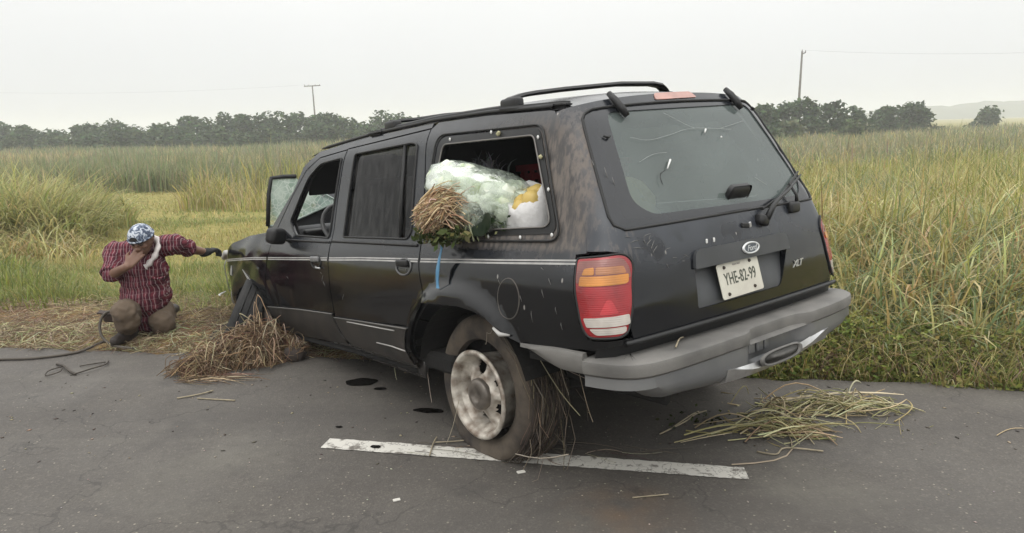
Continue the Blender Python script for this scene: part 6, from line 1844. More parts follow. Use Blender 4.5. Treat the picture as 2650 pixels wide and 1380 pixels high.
# trousers
t_ = Lump()
t_.chain([pel, hipR], [.165, .125]); t_.chain([pel, hipL], [.165, .125])
t_.chain([hipR, hipR.lerp(kneeR, .6), kneeR, kneeR.lerp(footR, .55), footR + Vector((0, .01, .05))], [.120, .102, .090, .082, .066])
t_.chain([hipL, kneeL, shinL, shinL + Vector((0, .12, 0))], [.120, .092, .078, .065])
t_.chain([kneeR, kneeR + Vector((.006, .02, -.075))], [.094, .088]); t_.chain([hipL.lerp(kneeL, .35), kneeL + Vector((0, -.015, .02))], [.110, .098])
trou = t_.build('trousers', KHAKI, man, OR, .012, 4)
dm = trou.modifiers.new('creases', 'DISPLACE'); dm.texture = tex; dm.strength = .030; dm.mid_level = .42; dm.texture_coords = 'LOCAL'
bt = Lump(); bt.chain([footR + Vector((0, .06, .01)), footR + Vector((-.004, -.02, .0)), footR + Vector((-.03, -.13, -.008))], [.055, .055, .042]); bt.chain([footR + Vector((0, .015, .02)), footR.lerp(kneeR, .45) + Vector((0, .0, 0))], [.064, .078])
bt.build('boot', BOOT, man, OR, .010, 3)
bt = Lump(); bt.chain([shinL + Vector((0, .14, 0)), shinL + Vector((0, .26, -.01))], [.055, .045]); bt.build('boot', BOOT, man, OR, .010, 3)
# backwards cap with its strap opening
def camo():
    m, nt, out = new_mat('white_blue_print'); L = nt.links.new
    p = N(nt, 'ShaderNodeBsdfPrincipled'); p.inputs['Roughness'].default_value = .9
    tc = N(nt, 'ShaderNodeTexCoord'); n = N(nt, 'ShaderNodeTexNoise'); n.inputs['Scale'].default_value = 30; n.inputs['Detail'].default_value = 3; n.inputs['Distortion'].default_value = 1.2
    L(tc.outputs['Object'], n.inputs['Vector'])
    r = N(nt, 'ShaderNodeValToRGB'); r.color_ramp.interpolation = 'EASE'
    r.color_ramp.elements[0].position = .40; r.color_ramp.elements[0].color = (0.055, 0.07, 0.11, 1)
    r.color_ramp.elements[1].position = .58; r.color_ramp.elements[1].color = (0.52, 0.55, 0.60, 1)
    e_ = r.color_ramp.elements.new(.49); e_.color = (0.20, 0.24, 0.31, 1)
    L(n.outputs['Fac'], r.inputs['Fac']); L(r.outputs[0], p.inputs['Base Color']); L(p.outputs[0], out.inputs[0]); return m
V_, F_ = [], []
nu, nv = 28, 9
for j in range(nv):
    ph = (math.pi / 2) * (j / (nv - 1)) * 1.06
    for i in range(nu):
        a = 2 * math.pi * i / nu
        cut = .030 * max(0, -math.sin(a)) * (j == nv - 1)
        V_.append(H(.090 * math.sin(ph) * math.cos(a), .006 + .104 * math.sin(ph) * math.sin(a), .024 + .088 * math.cos(ph) + cut) - OR)
for j in range(nv - 1):
    for i in range(nu): F_.append((j * nu + i, (j + 1) * nu + i, (j + 1) * nu + (i + 1) % nu, j * nu + (i + 1) % nu))
cap = mesh_obj('cap', V_, F_, camo(), man, smooth=True)
V_ = [H(.034 * math.cos(a), -.094 + .012 * math.sin(a), .045 + .030 * math.sin(a)) - OR for a in np.linspace(0, math.pi, 12)]
V_ = [v + HR @ Vector((0, -.0055, 0)) for v in V_]
mesh_obj('strap_opening', V_, [tuple(range(12))], principled('black_hair', (0.012, 0.010, 0.010), .7), cap)
tube('cap_band', [H(.091 * math.cos(a), .006 + .105 * math.sin(a), .018 + .012 * max(0, -math.sin(a))) - OR for a in np.linspace(0, 2 * math.pi, 24, endpoint=False)], .008, camo(), cap, 6, closed=True)
hb_ = Lump(); hb_.ball(H(0, .045, -.01), .075, (1.05, .75, .95), HR); hb_.build('hair', principled('black_hair2', (0.012, 0.010, 0.010), .7), man, OR, .010, 2)
EYE = principled('eye_dark', (0.01, 0.008, 0.008), .3)
for sg in (-1, 1):
    tube('eye', [H(sg * .020, -.088, .000) - OR, H(sg * .034, -.088, -.003) - OR, H(sg * .048, -.078, .000) - OR], [.002, .0045, .002], EYE, man, 6)
    tube('eyebrow', [H(sg * .016, -.098, .014) - OR, H(sg * .036, -.096, .019) - OR, H(sg * .056, -.080, .014) - OR], [.003, .0045, .002], EYE, man, 6)
# towel round the neck
tw = [P(352, 628, 5.66), P(385, 612, 5.68), P(404, 618, 5.60), P(408, 638, 5.50), P(402, 660, 5.455), P(388, 680, 5.45), P(376, 692, 5.45)]
V_, F_ = [], []
tc_ = catmull([tuple(p - OR) for p in tw], 5)
for i, c in enumerate(tc_):
    d = Vector(tc_[min(i + 1, len(tc_) - 1)] - tc_[max(i - 1, 0)]).normalized(); w_ = d.cross(Vector((0, -1, .3))).normalized(); nn = w_.cross(d)
    hw = .022 + .006 * math.sin(i * 1.3)
    for (u, v) in ((-1, 0), (-.5, .5), (.2, .35), (1, .1), (.4, -.5), (-.4, -.4)): V_.append(Vector(c) + w_ * hw * u + nn * .020 * v)
for i in range(len(tc_) - 1):
    for k in range(6): F_.append((i * 6 + k, i * 6 + (k + 1) % 6, (i + 1) * 6 + (k + 1) % 6, (i + 1) * 6 + k))
F_ += [tuple(range(6)), tuple(reversed(range((len(tc_) - 1) * 6, len(tc_) * 6)))]
mesh_obj('towel', V_, F_, TOWEL, man, smooth=True)
# gloved left hand resting on the corner of the wreck: palm, four curled fingers and a thumb
g_ = Lump()
tgt = Vector((-2.545, 6.075, .610))
gd = (tgt - wL).normalized(); gs = gd.cross(Vector((0, 0, 1))).normalized(); gu = gs.cross(gd).normalized()
g_.chain([wL - gd * .02, wL + gd * .02], [.040, .037])
for k_, off in enumerate((-.030, -.010, .011, .031)):
    k0 = wL + gd * .025 + gs * off * .8; k1 = wL + gd * .085 + gs * off * 1.05 + gu * .008
    k2 = k1 + (gd * .75 - gu * .55).normalized() * .032; k3 = k2 + (gd * .2 - gu).normalized() * .026; k4 = k3 + (-gd * .3 - gu * .8).normalized() * .018
    g_.chain([k0, k1, k2, k3, k4], [.022, .0165, .0145, .013, .011])
th0 = wL + gd * .03 + gs * -.034; g_.chain([th0, th0 + gd * .03 - gs * .03 - gu * .01, th0 + gd * .055 - gs * .034 - gu * .028], [.018, .0145, .012])
g_.build('glove', GLOVE, man, OR, .0075, 2)
# ------------------------------------------------------------------ load spilling from the wreck
def in_suv(name, c, label, cat, group=None):
    return empty(name, c2w(c), label, cat, group, SUV_ROT)
def lumpy(name, c, r, mat, parent, sub=2, amp=.12, sc=(1, 1, 1), cut=None, seed=0):
    b = bmesh.new(); bmesh.ops.create_icosphere(b, subdivisions=sub, radius=1)
    from mathutils import noise as mn
    for v in b.verts:
        d = v.co.normalized()
        leafy = 0.0
        if amp > .3:                                     # overlapping outer leaves: a step in radius where each leaf ends
            t_ = 2.6 * math.atan2(d.y, d.x + .3 * d.z) / (2 * math.pi) + .8 * d.z + seed * .37
            leafy = .17 * ((t_ % 1.0) - .5)
        v.co = d * r * (1 + min(amp, .16) * mn.noise(d * 2.1 + Vector((seed * 3.7, seed, 0))) + leafy)
        v.co = Vector((v.co.x * sc[0], v.co.y * sc[1], v.co.z * sc[2]))
        if cut is not None:
            h = v.co.dot(cut) - r * .35
            if h > 0: v.co -= cut * h
    bmesh.ops.translate(b, vec=Vector(c), verts=b.verts)
    return bm_obj(name, b, mat, parent, True, 45)

bagc = Vector((-.060, .730, 1.292))
bag = in_suv('cabbage_bag', bagc, 'clear plastic bag stuffed with pale cut cabbages bulging from the side window opening', 'bag')
CAB = [principled('cabbage_white', (0.54, 0.60, 0.45), .55, col2=(0.72, 0.75, 0.66), nscale=22, bump=.3, bscale=25), principled('cabbage_pale_green', (0.42, 0.51, 0.31), .55, col2=(0.64, 0.69, 0.54), nscale=20, bump=.3, bscale=25), principled('cabbage_green', (0.24, 0.31, 0.12), .6, col2=(0.34, 0.40, 0.20), nscale=8)]
AX, AY, AZ = .245, .135, .135
def bag_pt(u, v, k=1.0):
    """point on the bag's skin: u along the car, v round it"""
    x = AX * u; w_ = math.sqrt(max(0, 1 - abs(u) ** 2.4))
    return Vector((x, AY * w_ * math.cos(v) * k + .075 * u, AZ * w_ * math.sin(v) * k + .080 * u - .02 * math.cos(u * 3)))
k_ = 0
for u in np.linspace(-.95, .97, 9):
    for v in np.linspace(-1.1, 2.2, 6):
        if random.random() < .08: continue
        p = bag_pt(u + random.uniform(-.06, .06), v + random.uniform(-.2, .2), random.uniform(.70, .84))
        cut = Vector((random.uniform(-1, 1), random.uniform(.2, 1.2), random.uniform(-.6, 1))).normalized() if random.random() < .12 else None
        mt = CAB[2] if (-.45 < u < -.02 and v > .7 and random.random() < .7) else random.choice([CAB[0], CAB[0], CAB[1]])
        lumpy('cabbage', p, random.uniform(.046, .060), mt, bag, 3, .34, (1, random.uniform(.88, 1), random.uniform(.84, 1.0)), cut, k_); k_ += 1
def film_mat():
    m, nt, out = new_mat('clear_plastic_film'); L = nt.links.new
    t = N(nt, 'ShaderNodeBsdfTransparent'); t.inputs['Color'].default_value = (.95, .97, .95, 1)
    d = N(nt, 'ShaderNodeBsdfDiffuse'); d.inputs['Color'].default_value = (.55, .62, .54, 1)
    g = N(nt, 'ShaderNodeBsdfGlossy'); g.inputs['Roughness'].default_value = .16
    tc = N(nt, 'ShaderNodeTexCoord'); n = N(nt, 'ShaderNodeTexNoise'); n.inputs['Scale'].default_value = 16; n.inputs['Detail'].default_value = 4; n.inputs['Distortion'].default_value = .8; L(tc.outputs['Object'], n.inputs['Vector'])
    bp = N(nt, 'ShaderNodeBump'); bp.inputs['Strength'].default_value = .6; bp.inputs['Distance'].default_value = .012; L(n.outputs['Fac'], bp.inputs['Height'])
    L(bp.outputs[0], g.inputs['Normal']); L(bp.outputs[0], d.inputs['Normal'])
    r = N(nt, 'ShaderNodeMapRange'); r.inputs['From Min'].default_value = .35; r.inputs['From Max'].default_value = .7; r.inputs['To Min'].default_value = .10; r.inputs['To Max'].default_value = .46; L(n.outputs['Fac'], r.inputs['Value'])
    wv = N(nt, 'ShaderNodeVectorMath'); sn = N(nt, 'ShaderNodeVectorMath'); sn.operation = 'SCALE'; sn.inputs['Scale'].default_value = .22
    L(n.outputs['Color'], sn.inputs[0]); L(tc.outputs['Object'], wv.inputs[0]); L(sn.outputs[0], wv.inputs[1])
    vo = N(nt, 'ShaderNodeTexVoronoi'); vo.feature = 'DISTANCE_TO_EDGE'; vo.inputs['Scale'].default_value = 15; L(wv.outputs[0], vo.inputs['Vector'])
    cre = N(nt, 'ShaderNodeMapRange'); cre.inputs['From Min'].default_value = .0; cre.inputs['From Max'].default_value = .055; cre.inputs['To Min'].default_value = .75; cre.inputs['To Max'].default_value = 0; L(vo.outputs['Distance'], cre.inputs['Value'])
    mxx = N(nt, 'ShaderNodeMath'); mxx.operation = 'MAXIMUM'; L(cre.outputs[0], mxx.inputs[0]); L(r.outputs[0], mxx.inputs[1])
    a = N(nt, 'ShaderNodeMixShader'); L(mxx.outputs[0], a.inputs[0]); L(t.outputs[0], a.inputs[1]); L(d.outputs[0], a.inputs[2])
    fr = N(nt, 'ShaderNodeFresnel'); fr.inputs['IOR'].default_value = 1.3
    fm = N(nt, 'ShaderNodeMath'); fm.operation = 'MULTIPLY_ADD'; fm.inputs[1].default_value = .35; fm.inputs[2].default_value = .03; L(fr.outputs[0], fm.inputs[0])
    b = N(nt, 'ShaderNodeMixShader'); L(fm.outputs[0], b.inputs[0]); L(a.outputs[0], b.inputs[1]); L(g.outputs[0], b.inputs[2])
    L(b.outputs[0], out.inputs[0]); return m
M_FILM = film_mat()
V = []; F = []; nu, nv = 40, 36
for i in range(nu):
    u = -math.cos(math.pi * i / (nu - 1))
    for j in range(nv):
        v = 2 * math.pi * j / nv
        q_ = bag_pt(u, v, 1.24); q_.x *= 1.16; k2 = 1 + .05 * math.sin(9 * v + 6 * u) * math.sin(7 * u + 2 * v)
        V.append(q_ * k2)
for i in range(nu - 1):
    for j in range(nv): F.append((i * nv + j, (i + 1) * nv + j, (i + 1) * nv + (j + 1) % nv, i * nv + (j + 1) % nv))
mesh_obj('plastic_film', V, F, M_FILM, bag, smooth=True)

# bundle of root stalks tied with a blue strap
bc_ = Vector((.055, .945, 1.228))
bun = in_suv('stalk_bundle', bc_, 'round bundle of thin tan root stalks hanging out of the window opening', 'bundle')
n_ = 900
d = RNG.normal(size=(n_, 3)); d[:, 1] = np.abs(d[:, 1]); d /= np.linalg.norm(d, axis=1, keepdims=True)
K = 6; Pn = np.zeros((n_, K, 3))
r_end = RNG.uniform(.78, 1.12, n_)
tipc = d * np.array([.092, .085, .082]) * r_end[:, None]
flow = np.array([.038, .015, -.024])
st = RNG.normal(0, .05, (n_, 3)) + np.array([-.05, -.09, .010])
for k in range(K):
    t = k / (K - 1)
    c = st * (1 - t) + tipc * t + flow * (t ** 1.5) * RNG.uniform(.2, 1.0, (n_, 1)) * (.6) + np.array([-.02, 0, .01])
    c[:, 2] += .035 * np.sin(t * 3.1)
    Pn[:, k] = c + RNG.normal(0, .004, (n_, 3))
W_ = np.repeat(RNG.uniform(.0018, .0034, n_)[:, None], K, 1); W_[:, -1] *= .7
g_ = strands_geo(Pn, W_, pick([(0.42, 0.285, 0.16), (0.50, 0.36, 0.22), (0.34, 0.215, 0.12), (0.45, 0.31, 0.17), (0.55, 0.43, 0.28)], n_))
o = fast_mesh('stalks', g_[0], g_[1], None, MAT_STRAW, g_[2], bun, True); o['kind'] = 'stuff'
lumpy('core', (-.02, -.03, 0), .068, principled('bundle_core', (0.085, 0.05, 0.03), .9), bun, 2, .2, (1.35, .8, .9))
q_ = RNG.normal(size=(420, 3)) * [.075, .035, .018] + [-.02, -.03, -.092]
g_ = leaves_geo(q_[:, :2], q_[:, 2], RNG.uniform(.012, .03, 420), pick([(0.04, 0.055, 0.02), (0.07, 0.09, 0.03), (0.10, 0.12, 0.05), (0.16, 0.15, 0.07)], 420), .3)
o = fast_mesh('leaves', g_[0], g_[1], None, MAT_LEAF, g_[2], bun); o['kind'] = 'stuff'
# herbs between bundle and bag
hb_ = in_suv('herb_bunch', (-.20, .74, 1.165), 'dark green herbs and leaves crushed on the window sill below the bag', 'herbs')
q_ = RNG.normal(size=(460, 3)) * [.085, .045, .03] + [.05, 0, -.01]; q_[:, 2] = np.maximum(q_[:, 2], -.045)
g_ = leaves_geo(q_[:, :2], q_[:, 2], RNG.uniform(.010, .026, 460), pick([(0.03, 0.05, 0.02), (0.05, 0.075, 0.025), (0.09, 0.12, 0.045), (0.17, 0.19, 0.09)], 460), .3)
o = fast_mesh('leaves', g_[0], g_[1], None, MAT_LEAF, g_[2], hb_); o['kind'] = 'stuff'
lf = bmesh.new()
bmesh.ops.create_grid(lf, x_segments=8, y_segments=4, size=1)
for v in lf.verts:
    w_ = .045 * (1 - v.co.x ** 2) ** .7; v.co = Vector((v.co.x * .085, .10 + .02 * v.co.x ** 2, v.co.y * w_ + .015 - .035 * v.co.x))
bm_obj('broad_leaf', lf, principled('dark_leaf', (0.015, 0.028, 0.014), .4), hb_, True)
g2 = [tube_geo([(.10, .11, .06), (.115, .12, .0), (.13, .125, -.05)], .004, 5), tube_geo([(.10, .11, .06), (.085, .12, .01), (.06, .12, -.06)], .004, 5)]
V_, F_ = merge_geo(g2); mesh_obj('stem', V_, F_, principled('pale_stem', (0.34, 0.36, 0.22), .6), hb_, smooth=True)
# the strap
V_, F_ = [], []
sp = catmull([(.045, .85, 1.150), (.060, .895, 1.110), (.075, .905, 1.06), (.100, .912, .99), (.112, .916, .93), (.118, .915, .875)], 5)
for i, c in enumerate(sp):
    tw_ = .3 * math.sin(i * .35); hw = .0125 + .004 * math.sin(i * .5)
    for sg in (-1, 1): V_.append(Vector(c) + Vector((sg * hw * math.cos(tw_), sg * hw * math.sin(tw_) * .6, 0)))
    for sg in (1, -1): V_.append(Vector(c) + Vector((sg * hw * math.cos(tw_), sg * hw * math.sin(tw_) * .6 - .003, 0)))
for i in range(len(sp) - 1):
    for k in range(4): F_.append((i * 4 + k, i * 4 + (k + 1) % 4, (i + 1) * 4 + (k + 1) % 4, (i + 1) * 4 + k))
so = sp[0]; strap = mesh_obj('strap', [v - Vector(so) for v in V_], F_, principled('blue_strap', (0.085, 0.26, 0.46), .5, col2=(0.16, 0.36, 0.55), nscale=20), None, smooth=True)
strap.location = c2w(so); strap.rotation_euler = SUV_ROT
tag(strap, 'blue plastic strap hanging from the stalk bundle down the black side panel', 'strap')

# white sack of yellow fruit
sk = in_suv('white_sack', (-.350, .670, 1.140), 'open white sack of yellow fruit standing in the corner of the window opening', 'sack')
V_, F_ = [], []
prof = [(.118, 0), (.126, .06), (.122, .12), (.110, .165), (.100, .195), (.090, .212), (.078, .205), (.080, .17)]
for j, (r_, z) in enumerate(prof):
    for i in range(28):
        a = 2 * math.pi * i / 28; wob = 1 + .06 * math.sin(3 * a + j) + .04 * math.sin(7 * a + 2 * j)
        lift = -.085 * max(0, math.sin(a)) * (z / .2) ** 2 if j >= 2 else 0
        V_.append(Vector((r_ * 1.08 * wob * math.cos(a), r_ * .95 * wob * math.sin(a), z + lift + .035 * (z / .2) * math.cos(a) * 0 + .012 * math.sin(5 * a + j))))
for j in range(len(prof) - 1):
    for i in range(28): F_.append((j * 28 + i, j * 28 + (i + 1) % 28, (j + 1) * 28 + (i + 1) % 28, (j + 1) * 28 + i))
mesh_obj('sack_cloth', V_, F_, principled('white_sackcloth', (0.62, 0.61, 0.60), .85, noise=.12, nscale=14, bump=.6, bscale=26), sk, smooth=True)
YEL = principled('yellow_fruit', (0.48, 0.33, 0.07), .5, col2=(0.56, 0.42, 0.14), nscale=10)
for i, (x, y, z, r_) in enumerate([(-.045, .035, .125, .052), (.035, .03, .115, .046), (-.005, -.03, .15, .05), (.05, -.03, .145, .045), (-.06, -.03, .15, .045), (.005, .065, .10, .040)]):
    lumpy('fruit', (x, y, z), r_, YEL, sk, 3, .10, (1, 1, 1.1), None, 40 + i)

# red crate behind
cr_ = in_suv('crate', (.16, -.10, 1.10), 'dark red slatted plastic crate deep inside behind the sack', 'crate')
RED = principled('red_crate_plastic', (0.23, 0.022, 0.026), .45)
L0, W0, H0 = .36, .50, .34
for (cx, cy, sx, sy) in ((0, W0 / 2, L0, .014), (0, -W0 / 2, L0, .014)):
    for z in np.linspace(.03, H0 - .06, 5): mesh_obj('slat', *box_geo((cx, cy, z), (sx, sy, .036)), RED, cr_)
    for x in np.linspace(-L0 / 2 + .03, L0 / 2 - .03, 5): mesh_obj('upright', *box_geo((x, cy + .004, H0 / 2), (.018, .018, H0 - .02)), RED, cr_)
for cx in (L0 / 2, -L0 / 2):
    for z in np.linspace(.03, H0 - .06, 5): mesh_obj('slat', *box_geo((cx, 0, z), (.014, W0, .036)), RED, cr_)
    for y in np.linspace(-W0 / 2 + .04, W0 / 2 - .04, 5): mesh_obj('upright', *box_geo((cx + (.004 if cx > 0 else -.004), y, H0 / 2), (.018, .018, H0 - .02)), RED, cr_)
b = bmesh.new()
for (c, s) in (((0, W0 / 2, H0 - .01), (L0 + .04, .034, .034)), ((0, -W0 / 2, H0 - .01), (L0 + .04, .034, .034)), ((L0 / 2, 0, H0 - .01), (.034, W0 - .036, .032)), ((-L0 / 2, 0, H0 - .01), (.034, W0 - .036, .032))):
    bm_box(b, Vector(c), s)
bm_obj('crate_rim', b, RED, cr_)
mesh_obj('crate_floor', *box_geo((0, 0, .008), (L0, W0, .014)), RED, cr_)
# crumpled clear plastic in the shade
pl = in_suv('plastic_wrap', (.30, .42, 1.44), 'crumpled clear plastic bag neck in the shade above the cabbages', 'plastic bag')
q_ = RNG.normal(size=(70, 2)) * [.055, .03]
a_ = blades_geo(q_ + 0.0, RNG.uniform(.06, .14, 70), RNG.uniform(.008, .02, 70), pick([(0.42, 0.44, 0.46), (0.52, 0.54, 0.56), (0.30, 0.31, 0.33)], 70), RNG.uniform(.2, 1.8, 70), 3, z=np.zeros(70))
o = fast_mesh('folds', a_[0], a_[1], None, MAT_BLADE, a_[2], pl); o['kind'] = 'stuff'
lumpy('dark_sack', (0, 0, -.16), .17, principled('dark_blue_plastic', (0.012, 0.016, 0.026), .35, bump=.5, bscale=12), pl, 3, .15, (1.1, .9, .95))
# net sack against the rear window
ns = in_suv('net_sack', (-.55, .33, 1.10), 'yellow green net sack slumped behind the dusty rear window', 'sack')
lumpy('net', (0, 0, .11), .15, principled('yellow_net', (0.42, 0.40, 0.16), .8, col2=(0.52, 0.48, 0.24), nscale=30, bump=.6, bscale=60), ns, 3, .2, (1.1, 1.25, .95), None, 5)

# ------------------------------------------------------------------ straw, sticks, stains, hose
def curve_strands(starts, ends, K, sag, jit, w0, w1, cols, taper=.5):
    n = len(starts); Pn = np.zeros((n, K, 3))
    bow = RNG.normal(0, 1, (n, 3)) * jit
    for k in range(K):
        t = k / (K - 1)
        Pn[:, k] = starts * (1 - t) + ends * t + bow * math.sin(math.pi * t) + np.array([0, 0, 1]) * (sag * math.sin(math.pi * t))[..., None] if hasattr(sag, '__len__') else starts * (1 - t) + ends * t + bow * math.sin(math.pi * t) + np.array([0, 0, sag * math.sin(math.pi * t)])
    W_ = np.repeat(RNG.uniform(w0, w1, n)[:, None], K, 1); W_[:, -1] *= taper
    return strands_geo(Pn, W_, pick(cols, n))
def stuff_part(name, g, parent, mat=None):
    o = fast_mesh(name, g[0], g[1], None, mat or MAT_STRAW, g[2], parent, True); o['kind'] = 'stuff'; return o
def cat_geo(gs):
    V_, Q_, C_ = [], [], []; n = 0
    for v, q, c in gs: V_.append(v); Q_.append(q + n); C_.append(c); n += len(v)
    return np.concatenate(V_), np.concatenate(Q_), np.concatenate(C_)
BROWN = [(0.165, 0.108, 0.056), (0.22, 0.148, 0.08), (0.10, 0.06, 0.034), (0.14, 0.07, 0.042), (0.30, 0.215, 0.12), (0.18, 0.12, 0.065)]
# heap pushed up by the front wheel
hc = Vector((-1.86, 4.86, 0))
heap = empty('straw_heap', hc, 'heap of brown straw and soil ploughed up under the front wheel of the wreck', 'straw heap')
def heap_z(x, y):
    r = np.sqrt(((x + .0) / .29) ** 2 + ((y - .08) / .27) ** 2); z = .23 * np.clip(1 - r ** 1.6, 0, 1)
    r2 = np.sqrt(((x + .26) / .20) ** 2 + ((y + .20) / .14) ** 2); return np.maximum(z, .10 * np.clip(1 - r2 ** 1.7, 0, 1))
gxh, gyh = np.meshgrid(np.linspace(-.56, .46, 40), np.linspace(-.40, .42, 34), indexing='ij')
zh = heap_z(gxh, gyh); zh = zh * (0.85 + .3 * vnoise(gxh + 3, gyh + 3, 14, 81)) - .012
ii = np.arange(zh.size).reshape(zh.shape)
fast_mesh('soil', np.stack([gxh, gyh, zh], -1).reshape(-1, 3), np.stack([ii[:-1, :-1], ii[1:, :-1], ii[1:, 1:], ii[:-1, 1:]], -1).reshape(-1, 4), None, principled('heap_soil', (0.10, 0.06, 0.035), .95, col2=(0.17, 0.105, 0.06), nscale=18, bump=.6, bscale=40), None, heap, True)
n_ = 1500
p = RNG.uniform([-.52, -.38], [.42, .40], (n_ * 2, 2)); zz = heap_z(p[:, 0], p[:, 1]); p = p[zz > .012][:n_]; n_ = len(p)
a = RNG.normal(math.pi * .25, .95, n_); l = RNG.uniform(.03, .15, n_)
dv = np.stack([np.cos(a), np.sin(a)], -1) * l[:, None]
s0 = np.column_stack([p - dv, heap_z(*(p - dv).T) + RNG.uniform(0, .03, n_)]); s1 = np.column_stack([p + dv, heap_z(*(p + dv).T) + RNG.uniform(0, .035, n_)])
g1 = curve_strands(s0, s1, 6, .016, .034, .0014, .0034, BROWN)
n2 = 110
a = RNG.uniform(.5, 2.9, n2); p0 = RNG.uniform([-.3, -.2], [.2, .2], (n2, 2)); l = RNG.uniform(.10, .28, n2)
p1 = p0 + np.stack([-np.cos(a) * .6, -np.sin(a) * .7], -1) * l[:, None]
g2 = curve_strands(np.column_stack([p0, heap_z(*p0.T) + .02]), np.column_stack([p1, np.maximum(heap_z(*p1.T), 0) + .012 + RNG.uniform(0, .06, n2)]), 7, .05, .05, .0020, .0042, [(0.38, 0.29, 0.18), (0.32, 0.24, 0.14), (0.44, 0.36, 0.24)])
# flat stalks trailing out on the asphalt
n3 = 46
p0 = RNG.uniform([-.42, -.44], [-.05, -.30], (n3, 2)); a = RNG.normal(-.35, .45, n3); l = RNG.uniform(.12, .40, n3)
g3 = curve_strands(np.column_stack([p0, np.full(n3, .006)]), np.column_stack([p0 + np.stack([np.cos(a), np.sin(a) * .6], -1) * l[:, None], RNG.uniform(.004, .02, n3)]), 5, .006, .012, .0014, .0028, BROWN + [(0.44, 0.36, 0.24)])
stuff_part('straw', cat_geo([g1, g2, g3]), heap)
# clump torn off behind it, by the bent splash strip
tc2 = Vector((-1.56, 4.83, 0))
tcl = empty('root_clump', tc2, 'small tangled clump of roots at the end of the bent strip beside the heap', 'root clump')
lumpy('soil', (0, .02, .045), .075, principled('clump_soil', (0.045, 0.034, 0.028), .95), tcl, 2, .3, (1.1, .9, 1.0))
d = RNG.normal(size=(90, 3)); d[:, 2] = np.abs(d[:, 2]); d /= np.linalg.norm(d, axis=1, keepdims=True)
stuff_part('roots', curve_strands(np.tile([[0, 0, .05]], (90, 1)) + d * .03, np.maximum(np.array([0, 0, .05]) + d * RNG.uniform(.07, .17, (90, 1)), .004), 5, .01, .02, .0012, .003, BROWN + [(0.4, 0.33, 0.24)]), tcl)

# straw wound on the flat tyre and hanging behind it (car frame -> world)
wr = empty('wheel_straw', c2w((-.30, .70, .10)), 'muddy grass stalks wound round the flat rear tyre and trailing behind it', 'straw')
wo_ = np.array(wr.location)
def cw(arr): return np.array([c2w(q)[:] for q in arr]) - wo_
gs = []
for i in range(230):
    y = RNG.uniform(.57, .79); r_ = RNG.uniform(.376, .392) - .05 * max(0, (y - .73) / .06) ** 2 * .6; a0 = RNG.uniform(math.pi * .62, math.pi * 1.25); da = RNG.uniform(.25, .9)
    K = 7; arc = [(r_ * math.cos(a0 + da * t) + .0, y + .02 * math.sin(t * 3 + i), .345 + r_ * math.sin(a0 + da * t)) for t in np.linspace(0, 1, K)]
    Pn = cw(arc)[None]; Pn[..., 2] = np.maximum(Pn[..., 2], .004 - wo_[2]); gs.append(strands_geo(Pn, np.full((1, K), RNG.uniform(.001, .0022)), pick([(0.07, 0.054, 0.042), (0.10, 0.076, 0.056), (0.05, 0.04, 0.034), (0.17, 0.13, 0.09)], 1)))
for i in range(14):
    a0 = RNG.uniform(math.pi * .80, math.pi * 1.15); y = RNG.uniform(.50, .80)
    s_ = Vector((.39 * math.cos(a0), y, .345 + .39 * math.sin(a0))); e_ = s_ + Vector((RNG.uniform(-.10, .06), RNG.normal(0, .05), -RNG.uniform(.10, .33)))
    m_ = s_.lerp(e_, .5) + Vector((-.04, RNG.normal(0, .02), .02))
    Pn = cw([s_, s_.lerp(m_, .5), m_, m_.lerp(e_, .5), e_])[None]; Pn[..., 2] = np.maximum(Pn[..., 2], .004 - wo_[2])
    gs.append(strands_geo(Pn, np.full((1, 5), RNG.uniform(.0012, .0026)), pick([(0.10, 0.078, 0.058), (0.16, 0.12, 0.085), (0.24, 0.19, 0.13)], 1)))
for (s_, e_, w_) in [((-.10, .80, .66), (-.24, .86, .72), .0018), ((-.08, .80, .60), (-.10, .80, .66), .0018), ((-.42, .75, .56), (-.60, .70, .33), .0022), ((-.50, .72, .60), (-.56, .72, .42), .002), ((-.30, .84, .12), (-.62, .80, .19), .0036), ((-.72, .80, .56), (-.76, .78, .36), .002), ((-.62, .84, .60), (-.92, .74, .52), .0018), ((.48, .80, .40), (.46, .80, .20), .002), ((.85, .80, .40), (.83, .80, .26), .002), ((.10, .86, .30), (.22, .88, .05), .002)]:
    Pn = cw([Vector(s_).lerp(Vector(e_), t) + Vector((0, 0, -.02 * math.sin(t * 3.14))) for t in np.linspace(0, 1, 5)])[None]
    gs.append(strands_geo(Pn, np.full((1, 5), w_), pick([(0.30, 0.26, 0.19), (0.36, 0.31, 0.22)], 1)))
n_ = 70                                                  # flat trampled stalks beside the tyre, on the road and the paint
p0 = RNG.uniform([-.62, 3.18], [.62, 3.52], (n_, 2)); p0 = p0[(np.abs(p0[:, 1] - (3.33 - .2 * p0[:, 0])) < .13)]; n_ = len(p0)
a = RNG.normal(-.25, .35, n_); l = RNG.uniform(.08, .34, n_)
gs.append(curve_strands(np.column_stack([p0, np.full(n_, .008)]) - wo_, np.column_stack([p0 + np.stack([np.cos(a), np.sin(a)], -1) * l[:, None], np.full(n_, .008)]) - wo_, 5, .004, .008, .0010, .0022, [(0.085, 0.065, 0.05), (0.12, 0.09, 0.065), (0.30, 0.26, 0.18)]))
stuff_part('stalks', cat_geo(gs), wr)

